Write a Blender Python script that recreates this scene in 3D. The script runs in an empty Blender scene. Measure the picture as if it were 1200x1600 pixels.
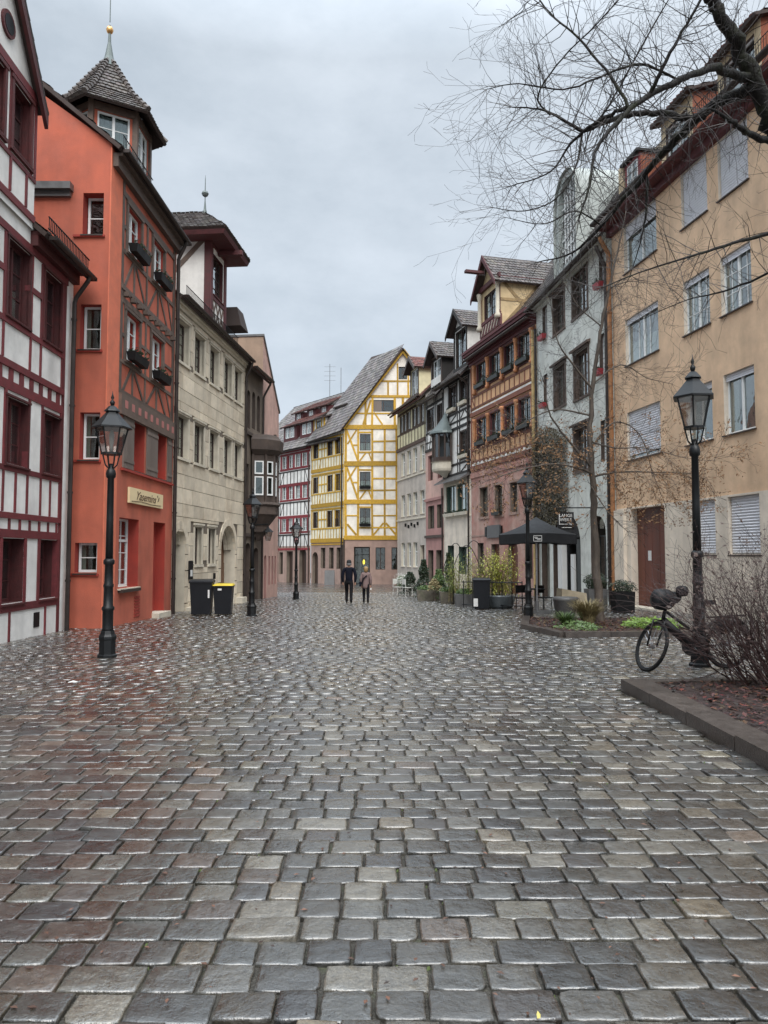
import bpy, bmesh, math, random
import numpy as np
from mathutils import Vector, Matrix, Euler
random.seed(7)
rng = np.random.default_rng(7)
scene = bpy.context.scene
COL = scene.collection
pi = math.pi

# ---------------------------------------------------------------- camera, sky, light
cd = bpy.data.cameras.new('camera'); cam = bpy.data.objects.new('camera', cd); COL.objects.link(cam)
cd.sensor_fit = 'VERTICAL'; cd.sensor_height = 36.0; cd.lens = 36.0*1155/1600
cd.clip_start = 0.05; cd.clip_end = 600
cam.location = (0, 0, 1.6)
cam.rotation_euler = (pi/2 + math.atan(66/1155), 0, 0)
scene.camera = cam

SUN_EL, SUN_AZ = math.radians(50), math.radians(172)      # overcast: a broad bright patch high behind the camera
world = bpy.data.worlds.new('World'); scene.world = world; world.use_nodes = True
wn = world.node_tree; wn.nodes.clear()
def N(nt, t, **kw):
    n = nt.nodes.new(t)
    for k, v in kw.items(): setattr(n, k, v)
    return n
wo = N(wn, 'ShaderNodeOutputWorld'); bg = N(wn, 'ShaderNodeBackground'); bg.inputs['Strength'].default_value = 0.1
sky = N(wn, 'ShaderNodeTexSky', sky_type='NISHITA'); sky.sun_disc = False
sky.sun_elevation = SUN_EL; sky.sun_rotation = SUN_AZ
tc = N(wn, 'ShaderNodeTexCoord')
mp = N(wn, 'ShaderNodeMapping'); mp.inputs['Scale'].default_value = (1.0, 1.0, 1.9); mp.inputs['Location'].default_value = (.35, .1, .45)
nz = N(wn, 'ShaderNodeTexNoise'); nz.inputs['Scale'].default_value = 2.9; nz.inputs['Detail'].default_value = 7; nz.inputs['Roughness'].default_value = .6
cr = N(wn, 'ShaderNodeValToRGB')
cr.color_ramp.elements[0].position = .32; cr.color_ramp.elements[0].color = (.49, .555, .62, 1)
cr.color_ramp.elements[1].position = .68; cr.color_ramp.elements[1].color = (.70, .765, .835, 1)
sep = N(wn, 'ShaderNodeSeparateXYZ')
mr = N(wn, 'ShaderNodeMapRange'); mr.inputs[1].default_value = 0.57; mr.inputs[2].default_value = 1.0; mr.inputs[3].default_value = 4.85; mr.inputs[4].default_value = 21.0
sc = N(wn, 'ShaderNodeVectorMath', operation='SCALE')
mx = N(wn, 'ShaderNodeMix', data_type='RGBA'); mx.inputs[0].default_value = .93
L = wn.links.new
L(tc.outputs['Generated'], mp.inputs[0]); L(mp.outputs[0], nz.inputs['Vector']); L(nz.outputs[0], cr.inputs[0])
L(tc.outputs['Generated'], sep.inputs[0]); L(sep.outputs[2], mr.inputs[0])
L(cr.outputs[0], sc.inputs[0]); L(mr.outputs[0], sc.inputs['Scale'])
L(sky.outputs[0], mx.inputs[6]); L(sc.outputs[0], mx.inputs[7]); L(mx.outputs[2], bg.inputs[0]); L(bg.outputs[0], wo.inputs[0])

sd = bpy.data.lights.new('sun', 'SUN'); so = bpy.data.objects.new('sun', sd); COL.objects.link(so)
sd.energy = 1.5; sd.angle = math.radians(50); sd.color = (1, .97, .93)
so.rotation_euler = Vector((math.sin(SUN_AZ)*math.cos(SUN_EL), math.cos(SUN_AZ)*math.cos(SUN_EL), math.sin(SUN_EL))).to_track_quat('Z', 'Y').to_euler()
scene.view_settings.view_transform = 'Standard'; scene.view_settings.look = 'None'
scene.view_settings.gamma = 1; scene.view_settings.exposure = 1.2
try:
    scene.cycles.use_denoising = True; scene.cycles.max_bounces = 7; scene.cycles.transparent_max_bounces = 10
except Exception: pass

# ---------------------------------------------------------------- materials
def lin(c):
    return tuple((x/255/12.92 if x/255 <= .04045 else ((x/255+.055)/1.055)**2.4) for x in c)
MATS = {}
def mat(name, c, rough=.8, var=.18, scale=3.0, bump=.0, bscale=60, spec=.5, metal=0, stretch=None, c2=None, c2t=.62, emis=0, tone=0, objvar=0, streak=0):
    """c: base colour (linear). var: broad noise wear; c2: a second colour in noise patches; stretch: grain direction."""
    if name in MATS: return MATS[name]
    m = bpy.data.materials.new(name); m.use_nodes = True; nt = m.node_tree
    b = nt.nodes['Principled BSDF']; lk = nt.links.new
    geo = N(nt, 'ShaderNodeNewGeometry')
    vec = geo.outputs['Position']
    if stretch:
        mm = N(nt, 'ShaderNodeMapping'); mm.inputs['Scale'].default_value = stretch; lk(vec, mm.inputs[0]); vec = mm.outputs[0]
    n1 = N(nt, 'ShaderNodeTexNoise'); n1.inputs['Scale'].default_value = scale; n1.inputs['Detail'].default_value = 7; n1.inputs['Roughness'].default_value = .62
    lk(vec, n1.inputs['Vector'])
    r1 = N(nt, 'ShaderNodeMapRange'); r1.inputs[1].default_value = .3; r1.inputs[2].default_value = .7
    r1.inputs[3].default_value = 1-var; r1.inputs[4].default_value = 1+var*.6
    lk(n1.outputs[0], r1.inputs[0])
    col = None
    rgb = N(nt, 'ShaderNodeRGB'); rgb.outputs[0].default_value = (*c, 1); col = rgb.outputs[0]
    if c2 is not None:
        n2 = N(nt, 'ShaderNodeTexNoise'); n2.inputs['Scale'].default_value = scale*.37; n2.inputs['Detail'].default_value = 8; n2.inputs['Roughness'].default_value = .7
        lk(vec, n2.inputs['Vector'])
        r2 = N(nt, 'ShaderNodeMapRange'); r2.inputs[1].default_value = c2t-.12; r2.inputs[2].default_value = c2t+.12; lk(n2.outputs[0], r2.inputs[0])
        mxx = N(nt, 'ShaderNodeMix', data_type='RGBA'); lk(r2.outputs[0], mxx.inputs[0]); lk(col, mxx.inputs[6]); mxx.inputs[7].default_value = (*c2, 1); col = mxx.outputs[2]
    if streak:
        m3 = N(nt, 'ShaderNodeMapping'); m3.inputs['Scale'].default_value = (2.1, 2.1, .3); lk(geo.outputs['Position'], m3.inputs[0])
        n3 = N(nt, 'ShaderNodeTexNoise'); n3.inputs['Scale'].default_value = .8; n3.inputs['Detail'].default_value = 6; lk(m3.outputs[0], n3.inputs['Vector'])
        r3 = N(nt, 'ShaderNodeMapRange'); r3.inputs[1].default_value = .45; r3.inputs[2].default_value = .8; r3.inputs[3].default_value = 1; r3.inputs[4].default_value = 1-streak; lk(n3.outputs[0], r3.inputs[0])
        v3 = N(nt, 'ShaderNodeVectorMath', operation='SCALE'); lk(col, v3.inputs[0]); lk(r3.outputs[0], v3.inputs['Scale']); col = v3.outputs[0]
    v = N(nt, 'ShaderNodeVectorMath', operation='SCALE'); lk(col, v.inputs[0]); lk(r1.outputs[0], v.inputs['Scale']); col = v.outputs[0]
    if tone:
        at = N(nt, 'ShaderNodeAttribute'); at.attribute_name = 'tone'
        vm = N(nt, 'ShaderNodeVectorMath', operation='MULTIPLY'); lk(col, vm.inputs[0]); lk(at.outputs['Color'], vm.inputs[1]); col = vm.outputs[0]
    if objvar:
        oi = N(nt, 'ShaderNodeObjectInfo'); r4 = N(nt, 'ShaderNodeMapRange'); r4.inputs[3].default_value = 1-objvar; r4.inputs[4].default_value = 1+objvar*.5; lk(oi.outputs['Random'], r4.inputs[0])
        v4 = N(nt, 'ShaderNodeVectorMath', operation='SCALE'); lk(col, v4.inputs[0]); lk(r4.outputs[0], v4.inputs['Scale']); col = v4.outputs[0]
    lk(col, b.inputs['Base Color'])
    b.inputs['Roughness'].default_value = rough; b.inputs['Metallic'].default_value = metal
    b.inputs['Specular IOR Level'].default_value = spec
    rr = N(nt, 'ShaderNodeMapRange'); rr.inputs[1].default_value = .3; rr.inputs[2].default_value = .7; rr.inputs[3].default_value = max(.03, rough*.8); rr.inputs[4].default_value = min(1, rough*1.15)
    lk(n1.outputs[0], rr.inputs[0]); lk(rr.outputs[0], b.inputs['Roughness'])
    if bump:
        nb = N(nt, 'ShaderNodeTexNoise'); nb.inputs['Scale'].default_value = bscale; nb.inputs['Detail'].default_value = 4; lk(vec, nb.inputs['Vector'])
        bp = N(nt, 'ShaderNodeBump'); bp.inputs['Strength'].default_value = bump; bp.inputs['Distance'].default_value = .02
        lk(nb.outputs[0], bp.inputs['Height']); lk(bp.outputs[0], b.inputs['Normal'])
    if emis:
        b.inputs['Emission Color'].default_value = (*c, 1); b.inputs['Emission Strength'].default_value = emis
    MATS[name] = m; return m

def plaster(name, rgb, **k):
    k.setdefault('c2', tuple(x*.72 for x in rgb)); k.setdefault('streak', .26)
    return mat(name, rgb, rough=.88, var=.17, scale=1.6, bump=.25, bscale=45, **k)
def timber(name, rgb, **k): return mat(name, rgb, rough=.7, var=.35, scale=6, bump=.3, bscale=25, objvar=.3, **k)

M = dict(
 white=plaster('white_plaster', (.80,.78,.74), c2=(.68,.66,.62)), red_beam=timber('oxblood_timber', (.16,.026,.03)),
 redw=timber('oxblood_window_wood', (.085,.016,.016)),
 brick=plaster('brick_red_roughcast', (.50,.13,.078), c2=(.38,.10,.06), c2t=.6), brick_deep=plaster('deep_red_roughcast', (.36,.045,.03)),
 gbrown=timber('grey_brown_timber', (.135,.095,.075)),
 stone=mat('sandstone', (.70,.61,.475), rough=.85, var=.16, scale=2.5, bump=.5, bscale=30, c2=(.54,.44,.32), c2t=.6, objvar=.2),
 stone_joint=mat('sandstone_joint', (.16,.13,.10), rough=.9),
 stone_light=mat('pale_sandstone_trim', (.63,.57,.46), rough=.8, var=.15, scale=3, bump=.3, bscale=40, streak=.2),
 brownstone=mat('weathered_brown_stone', (.20,.16,.125), rough=.85, var=.3, scale=1.5, bump=.5, bscale=20, c2=(.10,.08,.065), streak=.3),
 darkstone=mat('sooty_oriel_stone', (.075,.055,.045), rough=.8, var=.4, scale=3, bump=.5, bscale=25),
 pink=plaster('pink_plaster', (.62,.40,.335)), pink_deep=plaster('dusty_pink_stone', (.44,.235,.21)),
 tan=plaster('tan_side_plaster', (.36,.26,.19)),
 crimson=timber('crimson_timber', (.22,.022,.028)), black_beam=timber('black_timber', (.022,.018,.016)),
 cream=plaster('cream_infill', (.80,.75,.67)), ochre=timber('ochre_timber', (.52,.30,.025)),
 lemon=plaster('lemon_infill', (.80,.76,.60)), rose=plaster('rose_sandstone', (.37,.25,.205), ),
 grey_plaster=plaster('grey_beige_plaster', (.52,.46,.40)), yel_panel=plaster('pale_yellow_infill', (.68,.62,.40)),
 apricot=plaster('apricot_infill', (.72,.43,.235)), rust_beam=timber('rust_timber', (.21,.075,.042)),
 orange_col=timber('orange_painted_post', (.55,.24,.11)), maroon=timber('maroon_cornice_wood', (.10,.026,.028)),
 rose_red=plaster('rose_red_stone', (.41,.185,.15), c2=(.50,.34,.28), c2t=.52),
 mint=plaster('mint_white_plaster', (.70,.72,.67), c2=(.52,.53,.48), c2t=.56, ),
 orange=plaster('warm_orange_plaster', (.73,.515,.34), c2=(.62,.42,.27), c2t=.6), base_cream=plaster('cream_base_plaster', (.74,.65,.54)),
 attic=plaster('pale_attic_plaster', (.60,.48,.31)), cheek=plaster('terracotta_cheek', (.30,.10,.055)),
 wframe=mat('white_window_paint', (.78,.79,.78), rough=.45, var=.08), bframe=mat('brown_window_paint', (.05,.03,.022), rough=.5),
 dframe=mat('dark_green_black_paint', (.018,.022,.02), rough=.45), gframe=mat('green_shop_paint', (.06,.10,.075), rough=.5),
 shutter=mat('grey_brown_shutter_boards', (.17,.135,.115), rough=.65, var=.2, stretch=(3,3,.4), objvar=.15),
 blind=mat('grey_white_roller_slats', (.68,.69,.73), rough=.5, var=.08),
 curtain=mat('pale_curtain_cloth', (.55,.53,.49), rough=.9, var=.15),
 sheer=mat('grey_blind_cloth', (.55,.57,.60), rough=.8, var=.1, scale=9),
 sill=mat('dark_sheet_metal_sill', (.05,.035,.03), rough=.45), red_sill=mat('crimson_window_box', (.35,.03,.04), rough=.5),
 zinc=mat('dull_zinc', (.17,.17,.17), rough=.42, metal=.5, var=.25), copper=mat('dark_gutter_copper', (.045,.034,.03), rough=.4, metal=.4, var=.4),
 rustpipe=mat('rust_stained_pipe', (.33,.15,.06), rough=.6, var=.4, scale=5),
 tile=mat('mossy_grey_roof_tile', (.085,.072,.066), rough=.55, var=.35, scale=5, c2=(.15,.125,.105), objvar=.1, tone=1),
 tile_red=mat('aged_red_roof_tile', (.145,.05,.038), rough=.62, var=.35, scale=4, c2=(.07,.045,.04), tone=1),
 tile_grey=mat('lichen_grey_roof_tile', (.20,.185,.18), rough=.55, var=.3, scale=2, c2=(.10,.08,.08), tone=1),
 roofbase=mat('roof_underlay_wood', (.05,.033,.028), rough=.8),
 iron=mat('black_cast_iron', (.007,.008,.009), rough=.42, spec=.35, var=.3, bump=.12, bscale=80), 
 gold=mat('gilded_ball', (.75,.42,.16), rough=.3, metal=.9), green_patina=mat('green_grey_lead', (.13,.155,.15), rough=.5, metal=.3),
 leaf_dark=mat('dark_evergreen_leaf', (.02,.035,.014), rough=.5, var=.5, scale=14), leaf_mid=mat('green_leaf', (.07,.12,.03), rough=.5, var=.5, scale=14),
 leaf_yel=mat('yellow_green_bamboo_leaf', (.36,.38,.06), rough=.5, var=.4, scale=12), leaf_lime=mat('lime_ground_leaf', (.13,.22,.03), rough=.5, var=.4, scale=12),
 grass_dry=mat('dry_ornamental_grass', (.22,.18,.085), rough=.7, var=.4, scale=12), leaf_brown=mat('withered_brown_seed_leaf', (.15,.075,.028), rough=.8, var=.5, scale=20),
 bark=mat('wet_black_bark', (.011,.009,.008), rough=.75, var=.6, scale=9, bump=1.0, bscale=28, spec=.25, c2=(.022,.026,.01), c2t=.62), bark2=mat('grey_brown_bark', (.075,.058,.045), rough=.75, var=.45, scale=14, bump=.9, bscale=30, stretch=(1,1,.3)),
 twig=mat('dark_twig_bark', (.022,.016,.014), rough=.6, var=.3), redtwig=mat('reddish_shrub_bark', (.038,.017,.015), rough=.55, var=.4, scale=8),
 black=mat('matt_black_paint', (.006,.006,.007), rough=.55, spec=.25), blackcloth=mat('wet_black_canvas', (.007,.0075,.009), rough=.5, var=.3, bump=.2, bscale=20, spec=.3),
 plastic=mat('black_bin_plastic', (.006,.007,.010), rough=.42, var=.2, spec=.35), yellow=mat('yellow_lid_plastic', (.70,.52,.03), rough=.4), label=mat('white_printed_paper', (.68,.68,.66), rough=.6, var=.05),
 door=mat('chestnut_door_boards', (.14,.042,.025), rough=.55, var=.3, stretch=(6,6,.5), objvar=.2), wood_door=mat('brown_oak_door', (.17,.085,.045), rough=.6, var=.3, stretch=(5,5,.5)),
 signboard=mat('pale_yellow_sign_board', (.80,.64,.38), rough=.5, var=.06), signink=mat('brown_sign_lettering', (.12,.07,.04), rough=.6),
 whiteink=mat('white_sign_lettering', (.75,.75,.73), rough=.6), rubber=mat('black_tyre_rubber', (.006,.006,.006), rough=.6, spec=.25), chrome=mat('dull_steel', (.35,.35,.36), rough=.3, metal=1),
 mulch=mat('wet_red_brown_mulch', (.03,.016,.013), rough=.7, var=.5, scale=9, bump=1, bscale=40), mulch_leaf=mat('fallen_brown_leaf', (.07,.034,.024), rough=.55, var=.6, scale=30, tone=1),
 kerb=mat('wet_kerb_granite', (.062,.050,.043), rough=.36, var=.35, scale=8, bump=.4, bscale=60, objvar=.25, c2=(.028,.022,.019)),
 pot=mat('grey_planter_stone', (.10,.10,.10), rough=.5, var=.3), trough=mat('mossy_stone_trough', (.13,.115,.09), rough=.8, var=.4, scale=6, bump=.6, bscale=25, c2=(.06,.07,.035)),
 sandbox=mat('pale_sandstone_block', (.45,.38,.27), rough=.8, var=.25, bump=.4, bscale=30), greyglass=mat('grey_glazed_tub', (.14,.16,.17), rough=.25),
 coat=mat('navy_black_coat_cloth', (.006,.007,.014), rough=.9, spec=.15), coat2=mat('taupe_coat_cloth', (.17,.115,.11), rough=.85), trousers=mat('charcoal_trouser_cloth', (.009,.009,.011), rough=.9, spec=.15),
 skin=mat('skin', (.45,.26,.19), rough=.6), hair=mat('dark_blond_hair', (.28,.17,.07), rough=.6), hat=mat('black_knit_hat', (.012,.012,.014), rough=.9), greyband=mat('grey_wool', (.13,.13,.135), rough=.9), shoe=mat('black_shoe', (.012,.012,.012), rough=.4),
 lit=mat('lit_yellow_display', (1.0,.62,.03), rough=.5, emis=1.6), whiteflower=mat('white_petals', (.6,.6,.56), rough=.6),
 graffiti=mat('white_sprayed_mark', (.6,.6,.62), rough=.6),
)
def glass(name, tint, refl):
    m = bpy.data.materials.new(name); m.use_nodes = True; nt = m.node_tree; nt.nodes.clear(); lk = nt.links.new
    o = N(nt, 'ShaderNodeOutputMaterial'); tr = N(nt, 'ShaderNodeBsdfTransparent'); gl = N(nt, 'ShaderNodeBsdfGlossy'); mxs = N(nt, 'ShaderNodeMixShader')
    tr.inputs[0].default_value = (*tint, 1); gl.inputs['Roughness'].default_value = .03; gl.inputs[0].default_value = (.9, .93, .95, 1)
    lw = N(nt, 'ShaderNodeLayerWeight'); lw.inputs[0].default_value = .5
    r = N(nt, 'ShaderNodeMapRange'); r.inputs[3].default_value = refl; r.inputs[4].default_value = min(1, refl+.75)
    pw = N(nt, 'ShaderNodeMath', operation='POWER'); pw.inputs[1].default_value = 2.2
    lk(lw.outputs['Facing'], pw.inputs[0]); lk(pw.outputs[0], r.inputs[0])
    g = N(nt, 'ShaderNodeNewGeometry'); n1 = N(nt, 'ShaderNodeTexNoise'); n1.inputs['Scale'].default_value = 1.6; lk(g.outputs['Position'], n1.inputs['Vector'])
    bp = N(nt, 'ShaderNodeBump'); bp.inputs['Strength'].default_value = .35; bp.inputs['Distance'].default_value = .04; lk(n1.outputs[0], bp.inputs['Height']); lk(bp.outputs[0], gl.inputs['Normal'])
    lk(r.outputs[0], mxs.inputs[0]); lk(tr.outputs[0], mxs.inputs[1]); lk(gl.outputs[0], mxs.inputs[2]); lk(mxs.outputs[0], o.inputs[0])
    MATS[name] = m; return m
M['glass'] = glass('window_glass', (.75, .8, .78), .10)
M['lampglass'] = glass('frosted_lamp_glass', (.62, .60, .58), .20)
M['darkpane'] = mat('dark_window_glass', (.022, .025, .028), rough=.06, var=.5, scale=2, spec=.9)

# ---------------------------------------------------------------- helpers
def gz(y):
    return 0. if y < 3 else (-.0175*(y-3)**2/12 if y < 9 else -.0175*(y-6))
class MB:
    def __init__(s): s.v = []; s.f = []; s.m = []
    def add(s, vs, fs, mi=0):
        k = len(s.v); s.v += [tuple(p) for p in vs]; s.f += [tuple(i+k for i in f) for f in fs]; s.m += [mi]*len(fs)
    def quad(s, a, b, c, d, mi=0): s.add([a, b, c, d], [(0, 1, 2, 3)], mi)
    def box(s, x0, x1, y0, y1, z0, z1, mi=0):
        s.add([(x0,y0,z0),(x1,y0,z0),(x1,y1,z0),(x0,y1,z0),(x0,y0,z1),(x1,y0,z1),(x1,y1,z1),(x0,y1,z1)],
              [(0,3,2,1),(4,5,6,7),(0,1,5,4),(1,2,6,5),(2,3,7,6),(3,0,4,7)], mi)
    def hexa(s, P, mi=0):      # 8 corners, bottom ring then top ring
        s.add(P, [(0,3,2,1),(4,5,6,7),(0,1,5,4),(1,2,6,5),(2,3,7,6),(3,0,4,7)], mi)
    def ring(s, prof, n=12, c=(0,0), mi=0, rot=0, cap=True):   # lathe: prof [(r,z)...] about c
        vs = [(c[0]+r*math.cos(rot+2*pi*k/n), c[1]+r*math.sin(rot+2*pi*k/n), z) for r, z in prof for k in range(n)]
        fs = [(i*n+k, i*n+(k+1) % n, (i+1)*n+(k+1) % n, (i+1)*n+k) for i in range(len(prof)-1) for k in range(n)]
        if cap: fs += [tuple(range(n-1, -1, -1)), tuple((len(prof)-1)*n+k for k in range(n))]
        s.add(vs, fs, mi)
    def tube(s, pts, rad, n=6, mi=0, caps=True):
        pts = [Vector(p) for p in pts]
        if not hasattr(rad, '__len__'): rad = [rad]*len(pts)
        vs = []; a = None
        for i, p in enumerate(pts):
            t = (pts[min(i+1, len(pts)-1)]-pts[max(i-1, 0)])
            if t.length < 1e-7: t = Vector((0, 0, 1))
            t.normalize()
            if a is None: a = t.orthogonal().normalized()
            a = (a - t*a.dot(t))
            if a.length < 1e-5: a = t.orthogonal()
            a.normalize(); b = t.cross(a)
            for k in range(n):
                an = 2*pi*k/n; vs.append(p+(a*math.cos(an)+b*math.sin(an))*rad[i])
        fs = [(i*n+k, i*n+(k+1) % n, (i+1)*n+(k+1) % n, (i+1)*n+k) for i in range(len(pts)-1) for k in range(n)]
        if caps: fs += [tuple(range(n-1, -1, -1)), tuple((len(pts)-1)*n+k for k in range(n))]
        s.add(vs, fs, mi)
    def mesh(s, name, mats, smooth=False, off=(0,0,0), tone=None):
        me = bpy.data.meshes.new(name)
        me.from_pydata([(x-off[0], y-off[1], z-off[2]) for x, y, z in s.v], [], s.f)
        for m in (mats if isinstance(mats, (list, tuple)) else [mats]): me.materials.append(m)
        if any(s.m): me.polygons.foreach_set('material_index', s.m)
        if smooth: me.polygons.foreach_set('use_smooth', [True]*len(me.polygons))
        if tone is not None:
            at = me.attributes.new('tone', 'FLOAT_COLOR', 'FACE'); at.data.foreach_set('color', np.asarray(tone, dtype=np.float32).ravel())
        me.update(); return me
    def build(s, name, mats, parent=None, smooth=False, kind=None, tone=None):
        off = worldloc(parent) if parent else (0, 0, 0)
        o = bpy.data.objects.new(name, s.mesh(name, mats, smooth, off, tone)); COL.objects.link(o)
        if parent: o.parent = parent
        if kind: o['kind'] = kind
        return o
def worldloc(o):     # parents never rotate while parts are built in world metres
    v = Vector(o.location)
    while o.parent: o = o.parent; v = v+o.location
    return v
def thing(name, label, cat, loc=(0,0,0), group=None, kind=None):
    o = bpy.data.objects.new(name, None); COL.objects.link(o); o.location = loc; o['label'] = label; o['category'] = cat
    o.empty_display_size = .2
    if group: o['group'] = group
    if kind: o['kind'] = kind
    return o
def tag(o, label, cat, group=None):
    o['label'] = label; o['category'] = cat
    if group: o['group'] = group
    return o
def link(name, me, parent, loc, rot=(0,0,0), scale=(1,1,1)):
    o = bpy.data.objects.new(name, me); COL.objects.link(o); o.parent = parent; o.location = loc; o.rotation_euler = rot; o.scale = scale
    return o
def copy_tree(o, parent=None):
    c = o.copy(); COL.objects.link(c); c.parent = parent
    for ch in o.children: copy_tree(ch, c)
    return c
_cube = {}
def cube(m, name='beam'):
    k = (m.name, name)
    if k not in _cube:
        b = MB(); b.box(-.5, .5, -.5, .5, -.5, .5); _cube[k] = b.mesh(name, m)
    return _cube[k]

class Fr:
    """A facade: runs from p0 to p1 with the street on its right-hand side; u along, n outwards, z up."""
    def __init__(s, p0, p1):
        s.o = Vector((p0[0], p0[1], 0)); d = Vector((p1[0]-p0[0], p1[1]-p0[1], 0)); s.len = d.length; s.d = d.normalized()
        s.n = Vector((s.d.y, -s.d.x, 0)); s.th = math.atan2(s.d.y, s.d.x)
    def P(s, u, n, z): return s.o+s.d*u+s.n*n+Vector((0, 0, z))
    def box(s, mb, u0, u1, n0, n1, z0, z1, mi=0):     # n0 < n1 outwards
        mb.hexa([s.P(u0,n1,z0), s.P(u1,n1,z0), s.P(u1,n0,z0), s.P(u0,n0,z0), s.P(u0,n1,z1), s.P(u1,n1,z1), s.P(u1,n0,z1), s.P(u0,n0,z1)], mi)
class Face(Fr):
    """A facade with its house: adds beams, walls and windows as parts of the house."""
    def __init__(s, p0, p1, root):
        super().__init__(p0, p1); s.root = root; s.rl = Vector(root.location); s.k = 0
    def piece(s, name, m, u, n, z, L, D, W, phi=0, tilt=0):
        return link(name, cube(m, name), s.root, s.P(u, n, z)-s.rl, (tilt, -phi, s.th), (L, D, W))
    def beam(s, m, u0, z0, u1, z1, w=.14, proud=.03, name='beam'):
        s.k += 1; j = (s.k % 5)*.0011
        L = math.hypot(u1-u0, z1-z0); ph = math.atan2(z1-z0, u1-u0)
        base = random.uniform(-.005, .005) if abs(u1-u0) > 1e-6 and abs(z1-z0) < 1e-6 else (-.004 if abs(u1-u0) < 1e-6 else -.008)
        D = .12
        return s.piece(name, m, (u0+u1)/2, proud+base+j-D/2, (z0+z1)/2, L, D, w*random.uniform(.9, 1.12), ph+random.gauss(0, .0025 if L > 3 else .009))
    def H(s, m, z, u0, u1, w=.14, **k): return s.beam(m, u0, z, u1, z, w, **k)
    def V(s, m, u, z0, z1, w=.13, **k):
        return s.beam(m, u, z0, u, z1, w, **k)
    def wall(s, m, u0, u1, z0, z1, holes=(), rec=.3, name='wall', top=None, mb=None):
        """front with real openings; holes: (ua, ub, za, zb[, arch]) ; m = [front, reveal]"""
        own = mb is None; mb = mb or MB(); P = s.P
        us = sorted({u0, u1, *[h[0] for h in holes], *[h[1] for h in holes]}); zs = sorted({z0, z1, *[h[2] for h in holes], *[h[3] for h in holes]})
        us = [u for u in us if u0 <= u <= u1]; zs = [z for z in zs if z0 <= z <= z1]
        for a, b in zip(us, us[1:]):
            for c, d in zip(zs, zs[1:]):
                um, zm = (a+b)/2, (c+d)/2
                if any(h[0] < um < h[1] and h[2] < zm < h[3] for h in holes): continue
                mb.quad(P(a,0,c), P(b,0,c), P(b,0,d), P(a,0,d))
        for h in holes:
            a, b, c, d = h[:4]; arch = len(h) > 4 and h[4]
            if not arch:
                mb.quad(P(a,0,d), P(b,0,d), P(b,-rec,d), P(a,-rec,d), 1)
                zt = d
            else:
                r = (b-a)/2; cz = d-r*arch; zt = cz; K = 14; uc = (a+b)/2
                arc = [(uc-r*math.cos(pi*i/K), cz+r*arch*math.sin(pi*i/K)) for i in range(K+1)]
                for (x0, y0), (x1, y1) in zip(arc, arc[1:]):
                    mb.quad(P(x0,0,y0), P(x1,0,y1), P(x1,0,d), P(x0,0,d)) if max(y0, y1) < d-1e-6 else mb.quad(P(x0,0,y0), P(x1,0,y1), P(x1,0,d+1e-4), P(x0,0,d+1e-4))
                    mb.quad(P(x0,0,y0), P(x0,-rec,y0), P(x1,-rec,y1), P(x1,0,y1), 1)
            mb.quad(P(a,0,c), P(a,0,zt), P(a,-rec,zt), P(a,-rec,c), 1)
            mb.quad(P(b,0,c), P(b,-rec,c), P(b,-rec,zt), P(b,0,zt), 1)
            mb.quad(P(a,0,c), P(a,-rec,c), P(b,-rec,c), P(b,0,c), 1)
        if own: return mb.build(name, m, s.root)
        return mb
    def window(s, u0, u1, z0, z1, rec=.22, fm='wframe', cols=2, rows=3, mull=True, transom=0, curtain=None, sill=None, box=None, casing=None, cw=.1, blind=None, name='window', fb=.055, shut=None, plant='leaf_dark', backing=True):
        w, h = round(u1-u0, 2), round(z1-z0, 2)
        loc = s.P(u0, -rec, z0)-s.rl; rot = (0, 0, s.th)
        key = ('win', w, h, fm, cols, rows, mull, transom, fb)
        if key not in _cube:
            b = MB(); t = .05
            b.box(0, fb, 0, t, 0, h); b.box(w-fb, w, 0, t, 0, h); b.box(fb, w-fb, .001, t, 0, fb*1.2); b.box(fb, w-fb, .001, t, h-fb, h)
            if mull: b.box(w/2-.035, w/2+.035, -.012, t-.005, fb, h-fb)
            if transom: b.box(fb, w-fb, -.008, t-.004, h*transom-.035, h*transom+.035)
            fr = b.mesh('window', M[fm])
            b = MB(); b.box(.02, w-.02, .03, .036, .02, h-.02); pa = b.mesh('pane', M['glass'])
            gb = None
            if cols*rows > (2 if mull else 1):
                b = MB(); g = .012
                for i in range(1, cols):
                    if mull and abs(i/cols-.5) < .01: continue
                    b.box(w*i/cols-g, w*i/cols+g, .012, .028, fb, h-fb)
                for j in range(1, rows): b.box(fb, w-fb, .013, .027, h*j/rows-g, h*j/rows+g)
                if b.v: gb = b.mesh('glazing_bar', M[fm])
            _cube[key] = (fr, pa, gb)
        fr, pa, gb = _cube[key]
        W = link(name, fr, s.root, loc, rot)
        link('pane', pa, W, (0, 0, 0))
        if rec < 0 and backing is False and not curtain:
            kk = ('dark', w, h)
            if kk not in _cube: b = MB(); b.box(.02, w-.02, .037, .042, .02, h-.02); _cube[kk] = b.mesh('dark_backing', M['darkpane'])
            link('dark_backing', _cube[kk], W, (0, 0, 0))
        if gb: link('glazing_bar', gb, W, (0, 0, 0))
        kk = ('room', w, h)
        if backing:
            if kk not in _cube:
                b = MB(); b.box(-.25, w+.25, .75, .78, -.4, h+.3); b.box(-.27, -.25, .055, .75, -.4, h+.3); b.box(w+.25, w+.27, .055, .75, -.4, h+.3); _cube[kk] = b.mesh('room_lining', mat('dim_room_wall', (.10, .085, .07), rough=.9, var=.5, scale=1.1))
            link('room_lining', _cube[kk], W, (0, 0, 0))
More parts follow.
